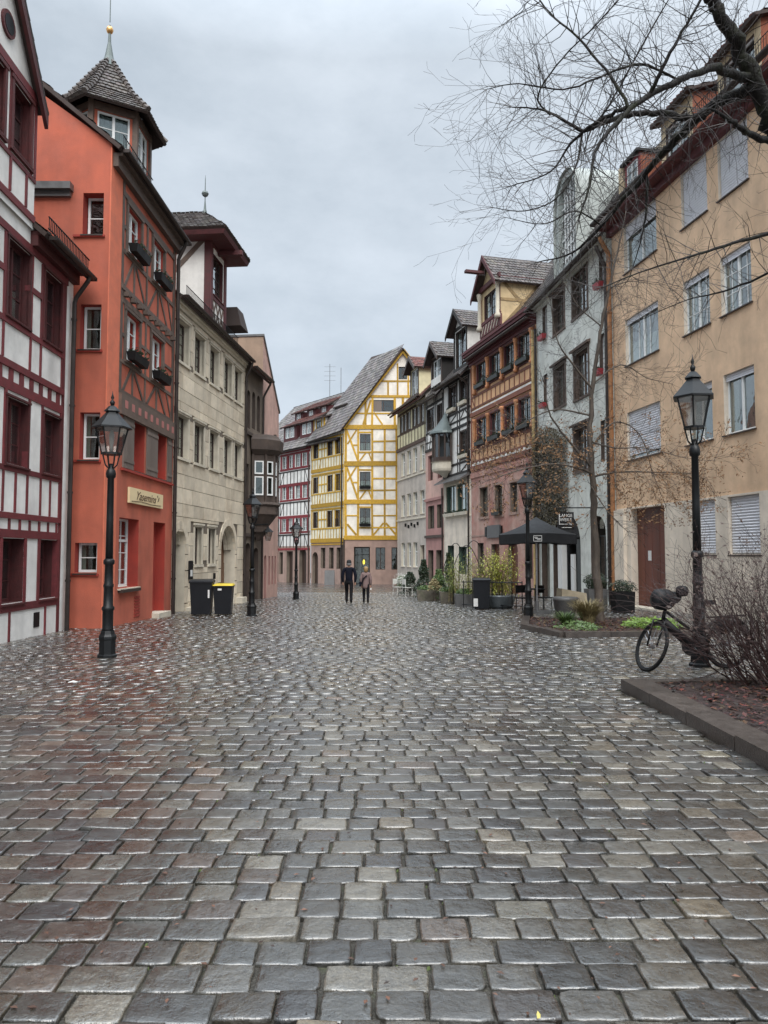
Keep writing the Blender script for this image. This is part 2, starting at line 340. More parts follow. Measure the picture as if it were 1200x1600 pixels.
        if curtain:
            kk = ('cur', w, h, curtain)
            if kk not in _cube:
                b = MB()
                def drape(a, c, za, zb, y=.14):
                    n = max(4, int((c-a)/.045)); xs = [a+(c-a)*i/n for i in range(n+1)]; ys = [y+.022*math.sin(i*2.1) for i in range(n+1)]
                    for i in range(n): b.quad((xs[i], ys[i], za), (xs[i+1], ys[i+1], za), (xs[i+1], ys[i+1], zb), (xs[i], ys[i], zb))
                if curtain == 'side': drape(.03, w*.24, .03, h-.03); drape(w*.77, w-.03, .03, h-.03)
                elif curtain == 'full': drape(.03, w-.03, .03, h-.03)
                elif curtain == 'half': drape(.03, w-.03, .03, h*.48)
                elif curtain == 'top': drape(.03, w-.03, h*.55, h-.03)
                _cube[kk] = b.mesh('curtain', M['sheer'] if curtain in ('full', 'top') else M['curtain'])
            link('curtain', _cube[kk], W, (0, 0, 0))
        if blind:
            kk = ('bl', w, h, blind)
            if kk not in _cube:
                b = MB(); n = int((h*blind)/.085); y = -.05
                for i in range(n):
                    zt = h-.005-i*.085; b.add([(.02,y,zt-.008),(w-.02,y,zt-.008),(w-.02,y-.016,zt-.04),(.02,y-.016,zt-.04),(.02,y,zt-.078),(w-.02,y,zt-.078)], [(0,1,2,3)[::-1], (3,2,5,4)[::-1]])
                b.box(.02, w-.02, y-.012, y+.008, h-n*.085-.04, h-n*.085)
                b.box(.025, w-.025, y+.009, y+.011, h-n*.085, h, 0)
                _cube[kk] = b.mesh('roller_blind', M['blind'])
            o = link('roller_blind', _cube[kk], W, (0, 0, 0)); o['kind'] = 'stuff'
        if sill:
            kk = ('sill', w, sill, rec)
            if kk not in _cube:
                b = MB(); b.hexa([(-.05, -rec-.07, -.055), (w+.05, -rec-.07, -.055), (w+.05, .0, -.045), (-.05, .0, -.045), (-.05, -rec-.07, -.02), (w+.05, -rec-.07, -.02), (w+.05, 0, .004), (-.05, 0, .004)]); _cube[kk] = b.mesh('sill', M[sill])
            link('sill', _cube[kk], W, (0, 0, 0))
        if casing:
            kk = ('cas', w, h, casing, rec, cw)
            if kk not in _cube:
                b = MB(); y0, y1 = -rec-.045, -rec+.04
                b.box(-cw, 0, y0, y1, -.02, h+cw*.2); b.box(w, w+cw, y0, y1, -.02, h+cw*.2); b.box(-cw-.03, w+cw+.03, y0-.012, y1, h+cw*.2, h+cw*1.1); b.box(-cw-.03, w+cw+.03, y0-.02, y1, -cw*.9-.02, -.02)
                _cube[kk] = b.mesh('casing', M[casing])
            link('casing', _cube[kk], W, (0, 0, 0))
        if box:
            kk = ('box', w, box, rec, plant, s.k % 3)
            if kk not in _cube:
                b = MB(); y0 = -rec-.3; b.hexa([(.0, y0+.03, -.02), (w, y0+.03, -.02), (w, y0+.22, -.02), (.0, y0+.22, -.02), (-.03, y0, .2), (w+.03, y0, .2), (w+.03, y0+.25, .2), (-.03, y0+.25, .2)])
                bx = b.mesh('flower_box', M[box]); b = MB(); R = random.Random(int(w*100)+s.k)
                for i in range(int(60*w)):
                    x, y, z = R.uniform(0, w), y0+R.uniform(-.03, .25), .2+abs(R.gauss(0, .07)); r = R.uniform(.03, .06); a = R.uniform(0, pi); q = R.uniform(-.5, .5)
                    b.quad((x-r*math.cos(a), y-r*math.sin(a), z-r*q), (x, y+r*.5, z-r*.6), (x+r*math.cos(a), y+r*math.sin(a), z+r*q), (x, y-r*.3, z+r*.8))
                _cube[kk] = (bx, b.mesh('box_plants', M[plant]))
            bx, pl = _cube[kk]; link('flower_box', bx, W, (0, 0, 0)); o = link('box_plants', pl, W, (0, 0, 0)); o['kind'] = 'stuff'
        s.k += 1
        return W
    def board_shutter(s, u0, u1, z0, z1, m, nb=3, n=.03):
        w = (u1-u0)/nb
        for i in range(nb): s.piece('shutter', m, u0+w*(i+.5), n+.02+(i % 2)*.003, (z0+z1)/2, w*.96, .035, z1-z0)
        for q in (.14, .84): s.piece('shutter_batten', m, (u0+u1)/2, n+.045, z0+(z1-z0)*q, u1-u0-.03, .02, .09)
    def cornice(s, m, u0, u1, z, steps=((.0,.12),(.12,.22)), h=.1, name='cornice'):
        b = MB()
        for i, (a, nn) in enumerate(steps): s.box(b, u0, u1, -.05, nn+.001*i, z+i*h, z+(i+1)*h-.0005)
        return b.build(name, m, s.root)
    def gutter(s, u0, u1, z, n, r=.085, m=None):
        b = MB(); K = 8
        for i in range(K):
            a0, a1 = pi+pi*i/K, pi+pi*(i+1)/K
            b.quad(s.P(u0, n+r*math.cos(a0), z+r*math.sin(a0)), s.P(u1, n+r*math.cos(a0), z+r*math.sin(a0)), s.P(u1, n+r*math.cos(a1), z+r*math.sin(a1)), s.P(u0, n+r*math.cos(a1), z+r*math.sin(a1)))
            b.quad(s.P(u0, n+r*.9*math.cos(a0), z+r*.9*math.sin(a0)), s.P(u1, n+r*.9*math.cos(a0), z+r*.9*math.sin(a0)), s.P(u1, n+r*.9*math.cos(a1), z+r*.9*math.sin(a1)), s.P(u0, n+r*.9*math.cos(a1), z+r*.9*math.sin(a1)))
        s.box(b, u0-.005, u0, n-r, n+r, z-r, z); s.box(b, u1, u1+.005, n-r, n+r, z-r, z)
        return b.build('gutter', m or M['copper'], s.root)
    def pipe(s, u, z0, z1, n=.09, r=.05, m=None, top=None, topz=0):
        b = MB(); pts = [s.P(u, n, z0), s.P(u, n, z1)]
        if top: pts += [s.P(u, n+.04, z1+.12), s.P(u, top-.03, z1+topz-.12), s.P(u, top, z1+topz)]
        b.tube(pts, r, 10)
        for z in np.arange(z0+1.2, z1, 2.1): b.tube([s.P(u, n, z), s.P(u, n, z+.05)], r*1.28, 10)
        return b.build('downpipe', m or M['copper'], s.root, smooth=False)

def tiles(mb, tone, A, Bp, up, h, wdt=.2, hgt=.28, clip=None, base=1.0, lo=0., hi=1.):
    """rows of plain tiles: eave line A->Bp, unit vector up the slope, slope length h; each tile a tilted shield."""
    A, Bp, up = Vector(A), Vector(Bp), Vector(up).normalized(); d = (Bp-A); L_ = d.length; d.normalize(); nn = d.cross(up)
    if nn.z < 0: nn = -nn
    rows = int(h/hgt)+1
    R = random.Random(int(L_*1000)+rows)
    for r in range(rows):
        y = r*hgt
        n = int(L_/wdt)+2
        for c in range(int(lo*n)-1, int(hi*n)+1):
            x = (c+(.5 if r % 2 else 0))*wdt; xm, ym = x+wdt/2, y+hgt/2
            if xm < lo*L_+wdt*.2 or xm > hi*L_-wdt*.2 or ym > h: continue
            if clip and not clip(xm/L_, ym/h): continue
            e = .03+R.uniform(0, .012); sft = R.uniform(-.012, .012)
            def Q(a, b_, k): return A+d*(x+a*wdt)+up*(y+b_*hgt+sft)+nn*k
            b0 = len(mb.v)
            mb.add([Q(.03, .12, e), Q(.5, -.06, e+.006), Q(.97, .12, e), Q(.97, 1.08, .008), Q(.03, 1.08, .008), Q(.03, .12, 0), Q(.5, -.06, 0), Q(.97, .12, 0)],
                   [(0,1,2,3,4), (5,6,1,0), (6,7,2,1)])
            t = base*R.choice([.75, .9, 1, 1.1, 1.3])*R.uniform(.85, 1.15); tone += [(t, t*R.uniform(.93, 1.03), t*R.uniform(.9, 1.02), 1)]*3
def roof(root, name, quads, tm, base='roofbase', thick=.1, wdt=.2, hgt=.24, clip=None, tilename='roof_tiles', tonebase=1.0, doclip=None):
    """quads: list of (eaveA, eaveB, ridgeB, ridgeA). Each becomes a slab with tiles on it; trapezoids and triangles are clipped."""
    b = MB(); t = MB(); tone = []
    for q in quads:
        A, B_, C_, D_ = [Vector(p) for p in q]
        n = (B_-A).cross(D_-A if (D_-A).length > .01 else C_-A)
        if n.z < 0: n = -n
        n.normalize(); dn = n*thick
        b.hexa([A-dn, B_-dn, C_-dn, D_-dn, A, B_, C_, D_])
        d = (B_-A).normalized(); up = ((C_+D_)/2-A); up = up-d*up.dot(d); h = up.length; L_ = (B_-A).length
        a = (D_-A).dot(d)/L_; c = (C_-A).dot(d)/L_
        tiles(t, tone, A+n*.004, B_+n*.004, up, h, wdt, hgt, (lambda x, y, a=a, c=c: x > a*y-.01 and x < 1+(c-1)*y+.01), tonebase, min(0., a), max(1., c))
    r = b.build(name, M[base], root)
    o = t.build(tilename, M[tm], r, tone=tone); o['kind'] = 'stuff'
    return r
def body(F, u0, u1, depth, z0, zt, m, ridge=None, nridge=None, zb=None, name='side_wall'):
    """side and back walls behind a facade; ridge: height of gable apex at nridge inwards."""
    b = MB(); P = F.P
    for u in (u0, u1):
        pts = [P(u, 0, z0), P(u, -depth, z0), P(u, -depth, zb or zt)]
        if ridge: pts.append(P(u, -(nridge or depth/2), ridge))
        pts.append(P(u, 0, zt)); b.add(pts, [tuple(range(len(pts)))])
    b.quad(P(u0, -depth, z0), P(u1, -depth, z0), P(u1, -depth, zb or zt), P(u0, -depth, zb or zt))
    return b.build(name, m, F.root)
def gable_roof(F, u0, u1, ze, depth, pitch, tm, ov=.45, ovs=.1, nridge=None, **k):
    n_r = nridge or depth/2; zr = ze+math.tan(pitch)*(n_r); s = math.tan(pitch); P = F.P
    ze2 = ze-s*ov; zback = zr-s*(depth+ov-n_r)
    return roof(F.root, 'roof', [(P(u0-ovs, ov, ze2), P(u1+ovs, ov, ze2), P(u1+ovs, -n_r, zr), P(u0-ovs, -n_r, zr)),
                                 (P(u1+ovs, -depth-ov, zback), P(u0-ovs, -depth-ov, zback), P(u0-ovs, -n_r+.001, zr), P(u1+ovs, -n_r+.001, zr))], tm, **k), zr
def gable_front(F, root, uc, hw, z0, zt, nf, m, apex, hole=None, inward=3.0, name='dormer_wall'):
    """a dormer box: front at n=nf, cheeks going inwards, triangular gable up to apex"""
    b = MB(); P = F.P
    fr = Face.__new__(Face); fr.__dict__.update(F.__dict__); fr.o = F.o+F.n*nf
    fr.wall(None, uc-hw, uc+hw, z0, zt, [hole] if hole else [], rec=.15, mb=b)
    b.add([P(uc-hw, nf, zt), P(uc+hw, nf, zt), P(uc, nf, apex)], [(0,1,2)])
    for s_ in (-1, 1):
        b.quad(P(uc+s_*hw, nf, z0), P(uc+s_*hw, nf-inward, z0), P(uc+s_*hw, nf-inward, zt), P(uc+s_*hw, nf, zt), 0 if True else 1)
    return fr, b
# ---------------------------------------------------------------- ground
b = MB(); xs = [-90, -20, -9, 0, 12, 25, 90]; ys = [-30, 0, 3, 4.5, 6, 7.5, 9, 15, 30, 60, 90, 200]
for i in range(len(xs)-1):
    for j in range(len(ys)-1):
        b.quad(*[(x, y, gz(y)-.014) for x, y in ((xs[i], ys[j]), (xs[i+1], ys[j]), (xs[i+1], ys[j+1]), (xs[i], ys[j+1]))])
def cobble_mat(name, far=False):
    m = bpy.data.materials.new(name); m.use_nodes = True; nt = m.node_tree; lk = nt.links.new; B = nt.nodes['Principled BSDF']
    g = N(nt, 'ShaderNodeNewGeometry'); P = g.outputs['Position']
    n1 = N(nt, 'ShaderNodeTexNoise'); n1.inputs['Scale'].default_value = 55; n1.inputs['Detail'].default_value = 6; n1.inputs['Roughness'].default_value = .7; lk(P, n1.inputs['Vector'])
    n2 = N(nt, 'ShaderNodeTexNoise'); n2.inputs['Scale'].default_value = .55; n2.inputs['Detail'].default_value = 4; lk(P, n2.inputs['Vector'])
    n3 = N(nt, 'ShaderNodeTexNoise'); n3.inputs['Scale'].default_value = 9; n3.inputs['Detail'].default_value = 5; n3.inputs['Roughness'].default_value = .65; lk(P, n3.inputs['Vector'])
    r1 = N(nt, 'ShaderNodeMapRange'); r1.inputs[1].default_value = .25; r1.inputs[2].default_value = .75; r1.inputs[3].default_value = .45; r1.inputs[4].default_value = 1.6; lk(n1.outputs[0], r1.inputs[0])
    r3 = N(nt, 'ShaderNodeMapRange'); r3.inputs[1].default_value = .3; r3.inputs[2].default_value = .7; r3.inputs[3].default_value = .75; r3.inputs[4].default_value = 1.25; lk(n3.outputs[0], r3.inputs[0])
    mm = N(nt, 'ShaderNodeMath', operation='MULTIPLY'); lk(r1.outputs[0], mm.inputs[0]); lk(r3.outputs[0], mm.inputs[1])
    if far:
        bt = N(nt, 'ShaderNodeTexBrick'); bt.inputs['Scale'].default_value = 1; bt.inputs['Brick Width'].default_value = .2; bt.inputs['Row Height'].default_value = .178; bt.inputs['Mortar Size'].default_value = .014
        bt.inputs['Color1'].default_value = (.022, .02, .018, 1); bt.inputs['Color2'].default_value = (.048, .043, .038, 1); bt.inputs['Mortar'].default_value = (.03, .027, .022, 1); lk(P, bt.inputs['Vector']); c = bt.outputs[0]
    else:
        a = N(nt, 'ShaderNodeAttribute'); a.attribute_name = 'tone'; c = a.outputs['Color']
    v = N(nt, 'ShaderNodeVectorMath', operation='SCALE'); lk(c, v.inputs[0]); lk(mm.outputs[0], v.inputs['Scale']); lk(v.outputs[0], B.inputs['Base Color'])
    if not far:
        vo = N(nt, 'ShaderNodeTexVoronoi'); vo.inputs['Scale'].default_value = 260; lk(P, vo.inputs['Vector'])
        rv = N(nt, 'ShaderNodeMapRange'); rv.inputs[3].default_value = .62; rv.inputs[4].default_value = 1.5; lk(vo.outputs['Color'], rv.inputs[0])
        v2 = N(nt, 'ShaderNodeVectorMath', operation='SCALE'); lk(v.outputs[0], v2.inputs[0]); lk(rv.outputs[0], v2.inputs['Scale']); lk(v2.outputs[0], B.inputs['Base Color'])
    # wetness: pools of water film give a lower roughness
    a1 = N(nt, 'ShaderNodeMath', operation='ADD'); lk(n2.outputs[0], a1.inputs[0]); lk(n3.outputs[0], a1.inputs[1])
    rr = N(nt, 'ShaderNodeMapRange'); rr.inputs[1].default_value = .8; rr.inputs[2].default_value = 1.2; rr.inputs[3].default_value = .20; rr.inputs[4].default_value = .46; lk(a1.outputs[0], rr.inputs[0]); lk(rr.outputs[0], B.inputs['Roughness'])
    B.inputs['Specular IOR Level'].default_value = .6; B.inputs['Coat Weight'].default_value = 1; B.inputs['Coat IOR'].default_value = 1.85
    rc = N(nt, 'ShaderNodeMapRange'); rc.inputs[1].default_value = .8; rc.inputs[2].default_value = 1.2; rc.inputs[3].default_value = .12; rc.inputs[4].default_value = .32; lk(a1.outputs[0], rc.inputs[0]); rd = N(nt, 'ShaderNodeMath', operation='MULTIPLY_ADD'); rd.inputs[1].default_value = .2; rd.inputs[2].default_value = -.05; rd.use_clamp = True
    if far: lk(rc.outputs[0], B.inputs['Coat Roughness'])
    else:
        lk(a.outputs['Alpha'], rd.inputs[0]); ra = N(nt, 'ShaderNodeMath', operation='ADD'); lk(rc.outputs[0], ra.inputs[0]); lk(rd.outputs[0], ra.inputs[1]); lk(ra.outputs[0], B.inputs['Coat Roughness'])
    bp = N(nt, 'ShaderNodeBump'); bp.inputs['Strength'].default_value = .7; bp.inputs['Distance'].default_value = .006; lk(n1.outputs[0], bp.inputs['Height'])
    b2 = N(nt, 'ShaderNodeBump'); b2.inputs['Strength'].default_value = .6; b2.inputs['Distance'].default_value = .02; lk(n3.outputs[0], b2.inputs['Height']); lk(b2.outputs[0], bp.inputs['Normal'])
    if far:
        b3 = N(nt, 'ShaderNodeBump'); b3.inputs['Strength'].default_value = .8; b3.inputs['Distance'].default_value = .02; b3.invert = True; lk(bt.outputs['Fac'], b3.inputs['Height']); lk(b3.outputs[0], b2.inputs['Normal'])
    lk(bp.outputs[0], B.inputs['Normal']); lk(b2.outputs[0], B.inputs['Coat Normal']); return m
MC = cobble_mat('wet_granite_cobble')
street = b.build('street', mat('wet_joint_sand', (.045,.04,.031), rough=.6, var=.5, scale=12, bump=.8, bscale=70, c2=(.05,.062,.02), c2t=.66)); street['kind'] = 'structure'

# planting beds as polygons (world metres); cobbles stop at their kerbs
BED1 = [(2.85, 3.2), (2.87, 9.25), (8.8, 9.9), (8.8, 3.2)]
BED2 = [(3.35, 18.1), (3.78, 15.8), (6.9, 16.2), (7.4, 20.9), (4.0, 21.2)]
def inside(poly, x, y):
    c = False; j = len(poly)-1
    for i in range(len(poly)):
        (a, b_), (p, q) = poly[i], poly[j]
        if (b_ > y) != (q > y) and x < (p-a)*(y-b_)/(q-b_)+a: c = not c
        j = i
    return c
ROW = .178
def stone(x0, x1, y0, y1, R, hi):
    """one set: outline rings with worn uneven edges, domed and tilted top"""
    cx, cy = (x0+x1)/2, (y0+y1)/2; hx, hy = (x1-x0)/2, (y1-y0)/2
    zc = gz(cy)+R.gauss(0, .0034)+.004; tx, ty = R.gauss(0, .016), R.gauss(0, .016)-(.0175 if cy > 9 else .0175*max(0, cy-3)/6)
    k = 4 if hi else 2
    base = []
    for (sx, sy), (ex, ey) in (((-1,-1),(1,-1)), ((1,-1),(1,1)), ((1,1),(-1,1)), ((-1,1),(-1,-1))):
        for i in range(k):
            t = (i+.0)/k; px, py = sx+(ex-sx)*t, sy+(ey-sy)*t
            if i == 0:
                ch = .82 if R.random() < .08 else .95; px *= R.uniform(ch, 1.0); py *= R.uniform(ch-.02, 1.0)
            else: px *= R.uniform(.97, 1.035); py *= R.uniform(.97, 1.045)
            base.append((px*hx, py*hy))
    n = len(base); vs = []
    rings = ((1.0, -.032), (.992, -.006), (.972, .0002), (.9, .0018), (.5, .0024)) if hi else ((1.0, -.026), (.98, -.001), (.75, .0018))
    for s_, dz in rings:
        for px, py in base:
            qx, qy = px*s_, py*s_; j = R.uniform(-.0016, .0016) if hi and s_ < .97 else 0
            vs.append((cx+qx, cy+qy, zc+dz+j+tx*qx+ty*qy))
    fs = [(r*n+i, r*n+(i+1) % n, (r+1)*n+(i+1) % n, (r+1)*n+i) for r in range(len(rings)-1) for i in range(n)]
    fs.append(tuple((len(rings)-1)*n+i for i in range(n)))
    return vs, fs
def stone_tone(R, x, y):
    t = R.random(); w = .68+.32*R.random()
    if t < .56: c = (.165, .16, .148)
    elif t < .72: c = (.115, .118, .115)
    elif t < .83: c = (.07, .066, .066)
    elif t < .93: c = (.17, .15, .12)
    elif t < .975: c = (.135, .105, .088)
    else: c = (.25, .24, .20)
    if x < -.9-.1*y+R.gauss(0, .5) and R.random() < .5: c = (.15, .105, .08)        # reflection of the red house painted into the colour of left-hand setts
    t2 = R.random(); q = R.uniform(.18, .42) if t2 < .7 else (R.uniform(.08, .18) if t2 < .82 else R.uniform(.45, .85))
    q *= .86; return (c[0]*w*q*1.12, c[1]*w*q*1.02, c[2]*w*q*.84, R.random()**1.5)
R = random.Random(11); far = MB(); ftone = []; near = []
y = 1.9
while y < 44:
    half = .58*y+1.4; xa, xb = max(-8.3, -half), min(10.5, half)
    x = xa-R.random()*.2
    wav = R.uniform(-.004, .004)
    while x < xb:
        w = R.choice([.15, .17, .185, .195, .2, .205, .215, .235, .26]) if R.random() > .04 else .31
        gx, gy = R.uniform(.002, .0085), R.uniform(.0015, .005)
        yy = y+.02*math.sin(x*.6+y*.35)+wav
        xm, ym = x+w/2, yy+ROW/2
        if not inside(BED1, xm, ym) and not inside(BED2, xm, ym):
            hi = y < 8
            vs, fs = stone(x+gx, x+w-gx, yy+gy+R.uniform(0, .004), yy+ROW-gy, R, hi); tn = stone_tone(R, xm, ym)
            if y < 5.6 and abs(xm) < .56*ym+.1 and ym > 2.25 and len(near) < 300: near.append((vs, fs, tn, (xm, ym)))
            else: far.add(vs, fs); ftone += [tn]*len(fs)
        x += w
    y += ROW
for vs, fs, tn, (cx_, cy_) in near:
    m_ = MB(); m_.add(vs, fs); me = m_.mesh('cobblestone', MC, True, (cx_, cy_, gz(cy_)), [tn]*len(fs))
    link('cobblestone', me, street, (cx_, cy_, gz(cy_)))
fo = far.build('cobblestones_beyond', MC, street, smooth=True, kind='stuff', tone=ftone)
b = MB()
for j in range(8):
    y0, y1 = 44+j*7, 51+j*7; b.quad(*[(x, y, gz(y)-.002) for x, y in ((-30, y0), (30, y0), (30, y1), (-30, y1))])
for x0, x1 in ((-30, -8.2), (10.4, 30)): b.quad(*[(x, y, gz(y)-.002) for x, y in ((x0, 9), (x1, 9), (x1, 44), (x0, 44))])
b.build('cobbles_far_off', cobble_mat('wet_far_cobble', True), street, kind='stuff')
# moss tufts in the joints near the camera, and small pale scraps
b = MB()
for i in range(900):
    y = 2.3+R.random()**1.5*3.5; x = R.gauss(.9, .9) if R.random() < .7 else R.uniform(-2, 3)
    row = round((y-1.9)/ROW)*ROW+1.9+R.gauss(0, .006); a = R.uniform(0, pi); r = R.uniform(.003, .008)
    if (math.sin(x*5.1)+math.sin(x*2.3+row*7)) < .7: continue
    b.quad((x-r, row-r, -.014), (x+r, row, -.012), (x+r*.5, row+r, -.002), (x-r, row+r, -.006))
b.build('joint_moss', mat('joint_moss_green', (.06, .085, .018), rough=.8, var=.4, scale=30), street, kind='stuff')

# ---------------------------------------------------------------- house 1: white and oxblood half timbering, left edge
def house(name, label, p, cat='house'):
    return thing(name, label, cat, (p[0], p[1], gz(p[1])))
def between(F, m, z0, z1, us, w=.12): 
    for u in us: F.V(m, u, z0, z1, w)
r = house('timbered_house', 'white half-timbered house with oxblood beams and gabled upper storey at the left edge', (-7.5, 14))
F = Face((-7.5, 14), (-7.62, 18.0), r); A = -7.5; E_ = 3.78
cols = [(2.25, 3.15), (.55, 1.5), (-1.5, -.55), (-3.3, -2.35), (-5.1, -4.15)]
w1 = [(a, b_, .62, 1.92) for a, b_ in cols]; w2 = [(a, b_, 3.42, 4.75) for a, b_ in cols]; w3 = [(a-.12, b_-.1, 6.38, 7.95) for a, b_ in cols]
F.wall([M['white'], M['redw']], A, E_, -.6, 8.75, w1+w2+w3, rec=.26)
for i, (a, b_, c, d) in enumerate(w1): F.window(a, b_, c, d, rec=.26, fm='redw', cols=1, rows=3, mull=False, sill='redw', casing=None, curtain='side' if i % 2 else None)
for i, (a, b_, c, d) in enumerate(w2+w3): F.window(a, b_, c, d, rec=.14, fm='redw', cols=2, rows=3, sill='redw', casing='redw', cw=.05, curtain='side' if i % 3 else 'half')
rb = M['red_beam']
F.H(rb, .52, A, 3.28, .17); F.H(rb, 2.02, A, 3.28, .17); F.H(rb, 2.37, A, 3.28, .12, proud=.05)
F.H(rb, 3.32, A, 3.28, .12); F.H(rb, 4.98, A, 3.28, .18); F.H(rb, 5.4, A, 3.28, .13, proud=.05); F.H(rb, 6.26, A, 3.28, .12); F.H(rb, 8.1, A, 3.4, .16)
for k in range(24):
    u = 3.1-k*.46
    if u > A: F.V(rb, u, 2.1, 2.31, .07); F.V(rb, u-.1, 5.08, 5.33, .16)
for a, b_ in cols:
    F.V(rb, a-.05, .6, 1.93, .1); F.V(rb, b_+.05, .6, 1.93, .1)
    for u in (a-.05, b_+.05): F.V(rb, u, 2.45, 3.26, .06); F.V(rb, u, 3.38, 4.9, .09)
    F.V(rb, (a+b_)/2, 2.45, 3.26, .06)
    for u in (a-.22, b_+.02): F.V(rb, u, 5.5, 6.2, .06); F.V(rb, u, 6.32, 8.0, .09)
    F.H(rb, 7.25, a-.86, a-.24, .12); F.V(rb, (a+b_)/2-.1, -.3, .44, .05)
F.V(rb, 3.28, -.35, 8.1, .13)
b = MB(); F.box(b, 2.05, 2.32, -.02, .015, .02, .34); b.build('vent_opening', M['black'], r)
# eaves, soffit, main roof
b = MB(); F.box(b, 1.42, 3.8, -.05, .33, 8.42, 8.5); F.box(b, 1.42, 3.76, -.02, .16, 8.18, 8.415); b.build('soffit', M['redw'], r)
gable_roof(F, 1.45, 3.8, 8.75, 8, math.radians(40), 'tile', ov=.38)
gable_roof(F, A, -3.6, 8.75, 8, math.radians(40), 'tile', ov=.7)
F.gutter(1.45, 3.86, 8.4, .46)
F.pipe(3.62, -.25, 7.7, n=.1, r=.055, top=.44, topz=.65)
body(F, A, 3.75, 8, -.6, 8.75, M['white'], ridge=12)
b = MB()
for k in range(26): F.box(b, 1.5+k*.09, 1.515+k*.09, .34, .355, 8.55, 8.85)
for z in (8.57, 8.83): F.box(b, 1.48, 3.85, .335, .36, z, z+.02)
b.build('snow_rail', M['black'], r)
# street gable above the eaves
gu0, gu1, ga, gz_ = -3.75, 1.4, -1.17, 11.35
F2 = Face((-7.5, 14), (-7.62, 18.0), r); F2.o = F2.o+F2.n*.06
gw = [(.33, 1.12, 9.75, 11.1), (-.75, -.05, 9.75, 11.1), (-2.3, -1.5, 9.75, 11.1)]
b = MB(); F2.wall(None, gu0, gu1, 8.5, gz_, gw, rec=.2, mb=b); b.add([F2.P(gu0, 0, gz_), F2.P(gu1, 0, gz_), F2.P(ga, 0, 14.6)], [(0,1,2)])
for u in (gu0, gu1): b.quad(F2.P(u, 0, 8.5), F2.P(u, -4, 8.5), F2.P(u, -4, gz_), F2.P(u, 0, gz_))
b.build('gable_wall', [M['white'], M['redw']], r)
for a, b_, c, d in gw: F2.window(a, b_, c, d, rec=.16, fm='redw', cols=2, rows=3, sill='redw', casing='redw', cw=.09, curtain='side')
F2.H(rb, 8.72, gu0, gu1, .16); F2.H(rb, 9.55, gu0, gu1, .1); F2.H(rb, 11.32, gu0, gu1+.05, .18, proud=.05)
for u in (1.2, .24, -.83, 1.36, -1.38, -2.42): F2.V(rb, u, 9.62, 11.25, .08)
for u in (1.0, .3, -.7): F2.V(rb, u, 8.82, 9.5, .07)
b = MB(); b.tube([F2.P(.02, -.02, 12.05), F2.P(.02, .05, 12.05)], .26, 18); o = b.build('oval_window', M['redw'], r); b = MB(); b.tube([F2.P(.02, .0, 12.05), F2.P(.02, .058, 12.05)], .19, 18); b.build('oval_pane', M['black'], o)
zz = gz_-.35
b = MB(); P = F2.P
for (ua, za, ub, zb) in ((gu1+.14, zz+.16, ga, 14.85), (gu0-.14, zz+.16, ga, 14.85)):
    d = 1 if ua > ub else -1
    b.hexa([P(ua, .12, za-.35), P(ua, .2, za-.35), P(ub, .2, zb-.42), P(ub, .12, zb-.42), P(ua, .12, za), P(ua, .2, za), P(ub, .2, zb), P(ub, .12, zb)])
b.build('barge_board', M['redw'], r)
roof(r, 'gable_roof', [(P(gu1+.17, .2, zz+.14), P(gu1+.17, -4, zz+.14), P(ga, -4, 14.9), P(ga, .2, 14.9)), (P(gu0-.17, -4, zz+.14), P(gu0-.17, .2, zz+.14), P(ga, .2, 14.9), P(ga, -4, 14.9))], 'tile_red', hgt=.17)

# ---------------------------------------------------------------- house 2: brick-red corner house with turret
r = house('turret_house', 'brick-red house with a six-sided roof turret and gilded ball, beside the white timbered house', (-6.9, 18.2))
F = Face((-6.9, 18.2), (-6.8, 23.7), r); S = Face((-10.9, 18.2), (-6.9, 18.2), r)
wa = [(1.15, 2.2, 9.72, 10.95), (3.2, 4.25, 9.72, 10.95)]; wb = [(1.15, 2.2, 6.78, 8.08), (3.2, 4.25, 6.78, 8.08)]
wc = [(1.95, 2.8, 3.9, 5.3), (3.95, 4.75, 3.9, 5.3)]; wd = [(1.0, 2.45, .72, 2.56)]; we = [(3.72, 4.8, -.6, 2.56)]
F.wall([M['brick'], M['brick_deep']], 0, 5.5, -.7, 12.05, wa+wb+wc+wd+we, rec=.34)
for a, b_, c, d in wa+wb: F.window(a, b_, c, d, rec=.1, fm='wframe', cols=2, rows=3, casing='gbrown', cw=.09, box='black', curtain='side')
for a, b_, c, d in wc: F.window(a, b_, c, d, rec=.3, fm='wframe', cols=2, rows=2, curtain='half', sill='sill')
for a, b_, c, d in wd: F.window(a, b_, c, d, rec=.3, fm='wframe', cols=3, rows=4, mull=False, transom=.68, curtain='half', sill='stone_light', plant='leaf_dark')
F.piece('door', M['brick_deep'], 4.26, -.32, 1.0, 1.08, .06, 3.1)
b = MB(); F.box(b, 3.68, 4.84, -.3, .22, -.5, -.14); b.build('doorstep', M['stone_light'], r)
b = MB(); F.box(b, 1.0, 2.4, .0, .12, .6, .68); b.build('sill_ledge', M['sill'], r)
gb = M['gbrown']
F.H(gb, 5.52, .75, 5.32, .5, proud=.09); F.H(gb, 5.85, .75, 5.3, .1)
b = MB()
for k in range(9):
    u = 1.1+k*.5; F.box(b, u-.1, u+.1, .085, .102, 5.44, 5.64)
b.build('carved_heart', mat('faded_pink_paint', (.42,.16,.14), rough=.8), r)['kind'] = 'stuff'
F.H(gb, 6.66, .75, 5.3, .11); F.H(gb, 8.3, .75, 5.3, .16); F.H(gb, 8.62, .75, 5.3, .12, proud=.05); F.H(gb, 9.6, .75, 5.3, .11); F.H(gb, 11.15, .75, 5.3, .16)
for u in (.82, 5.24): F.V(gb, u, 5.8, 11.6, .16)
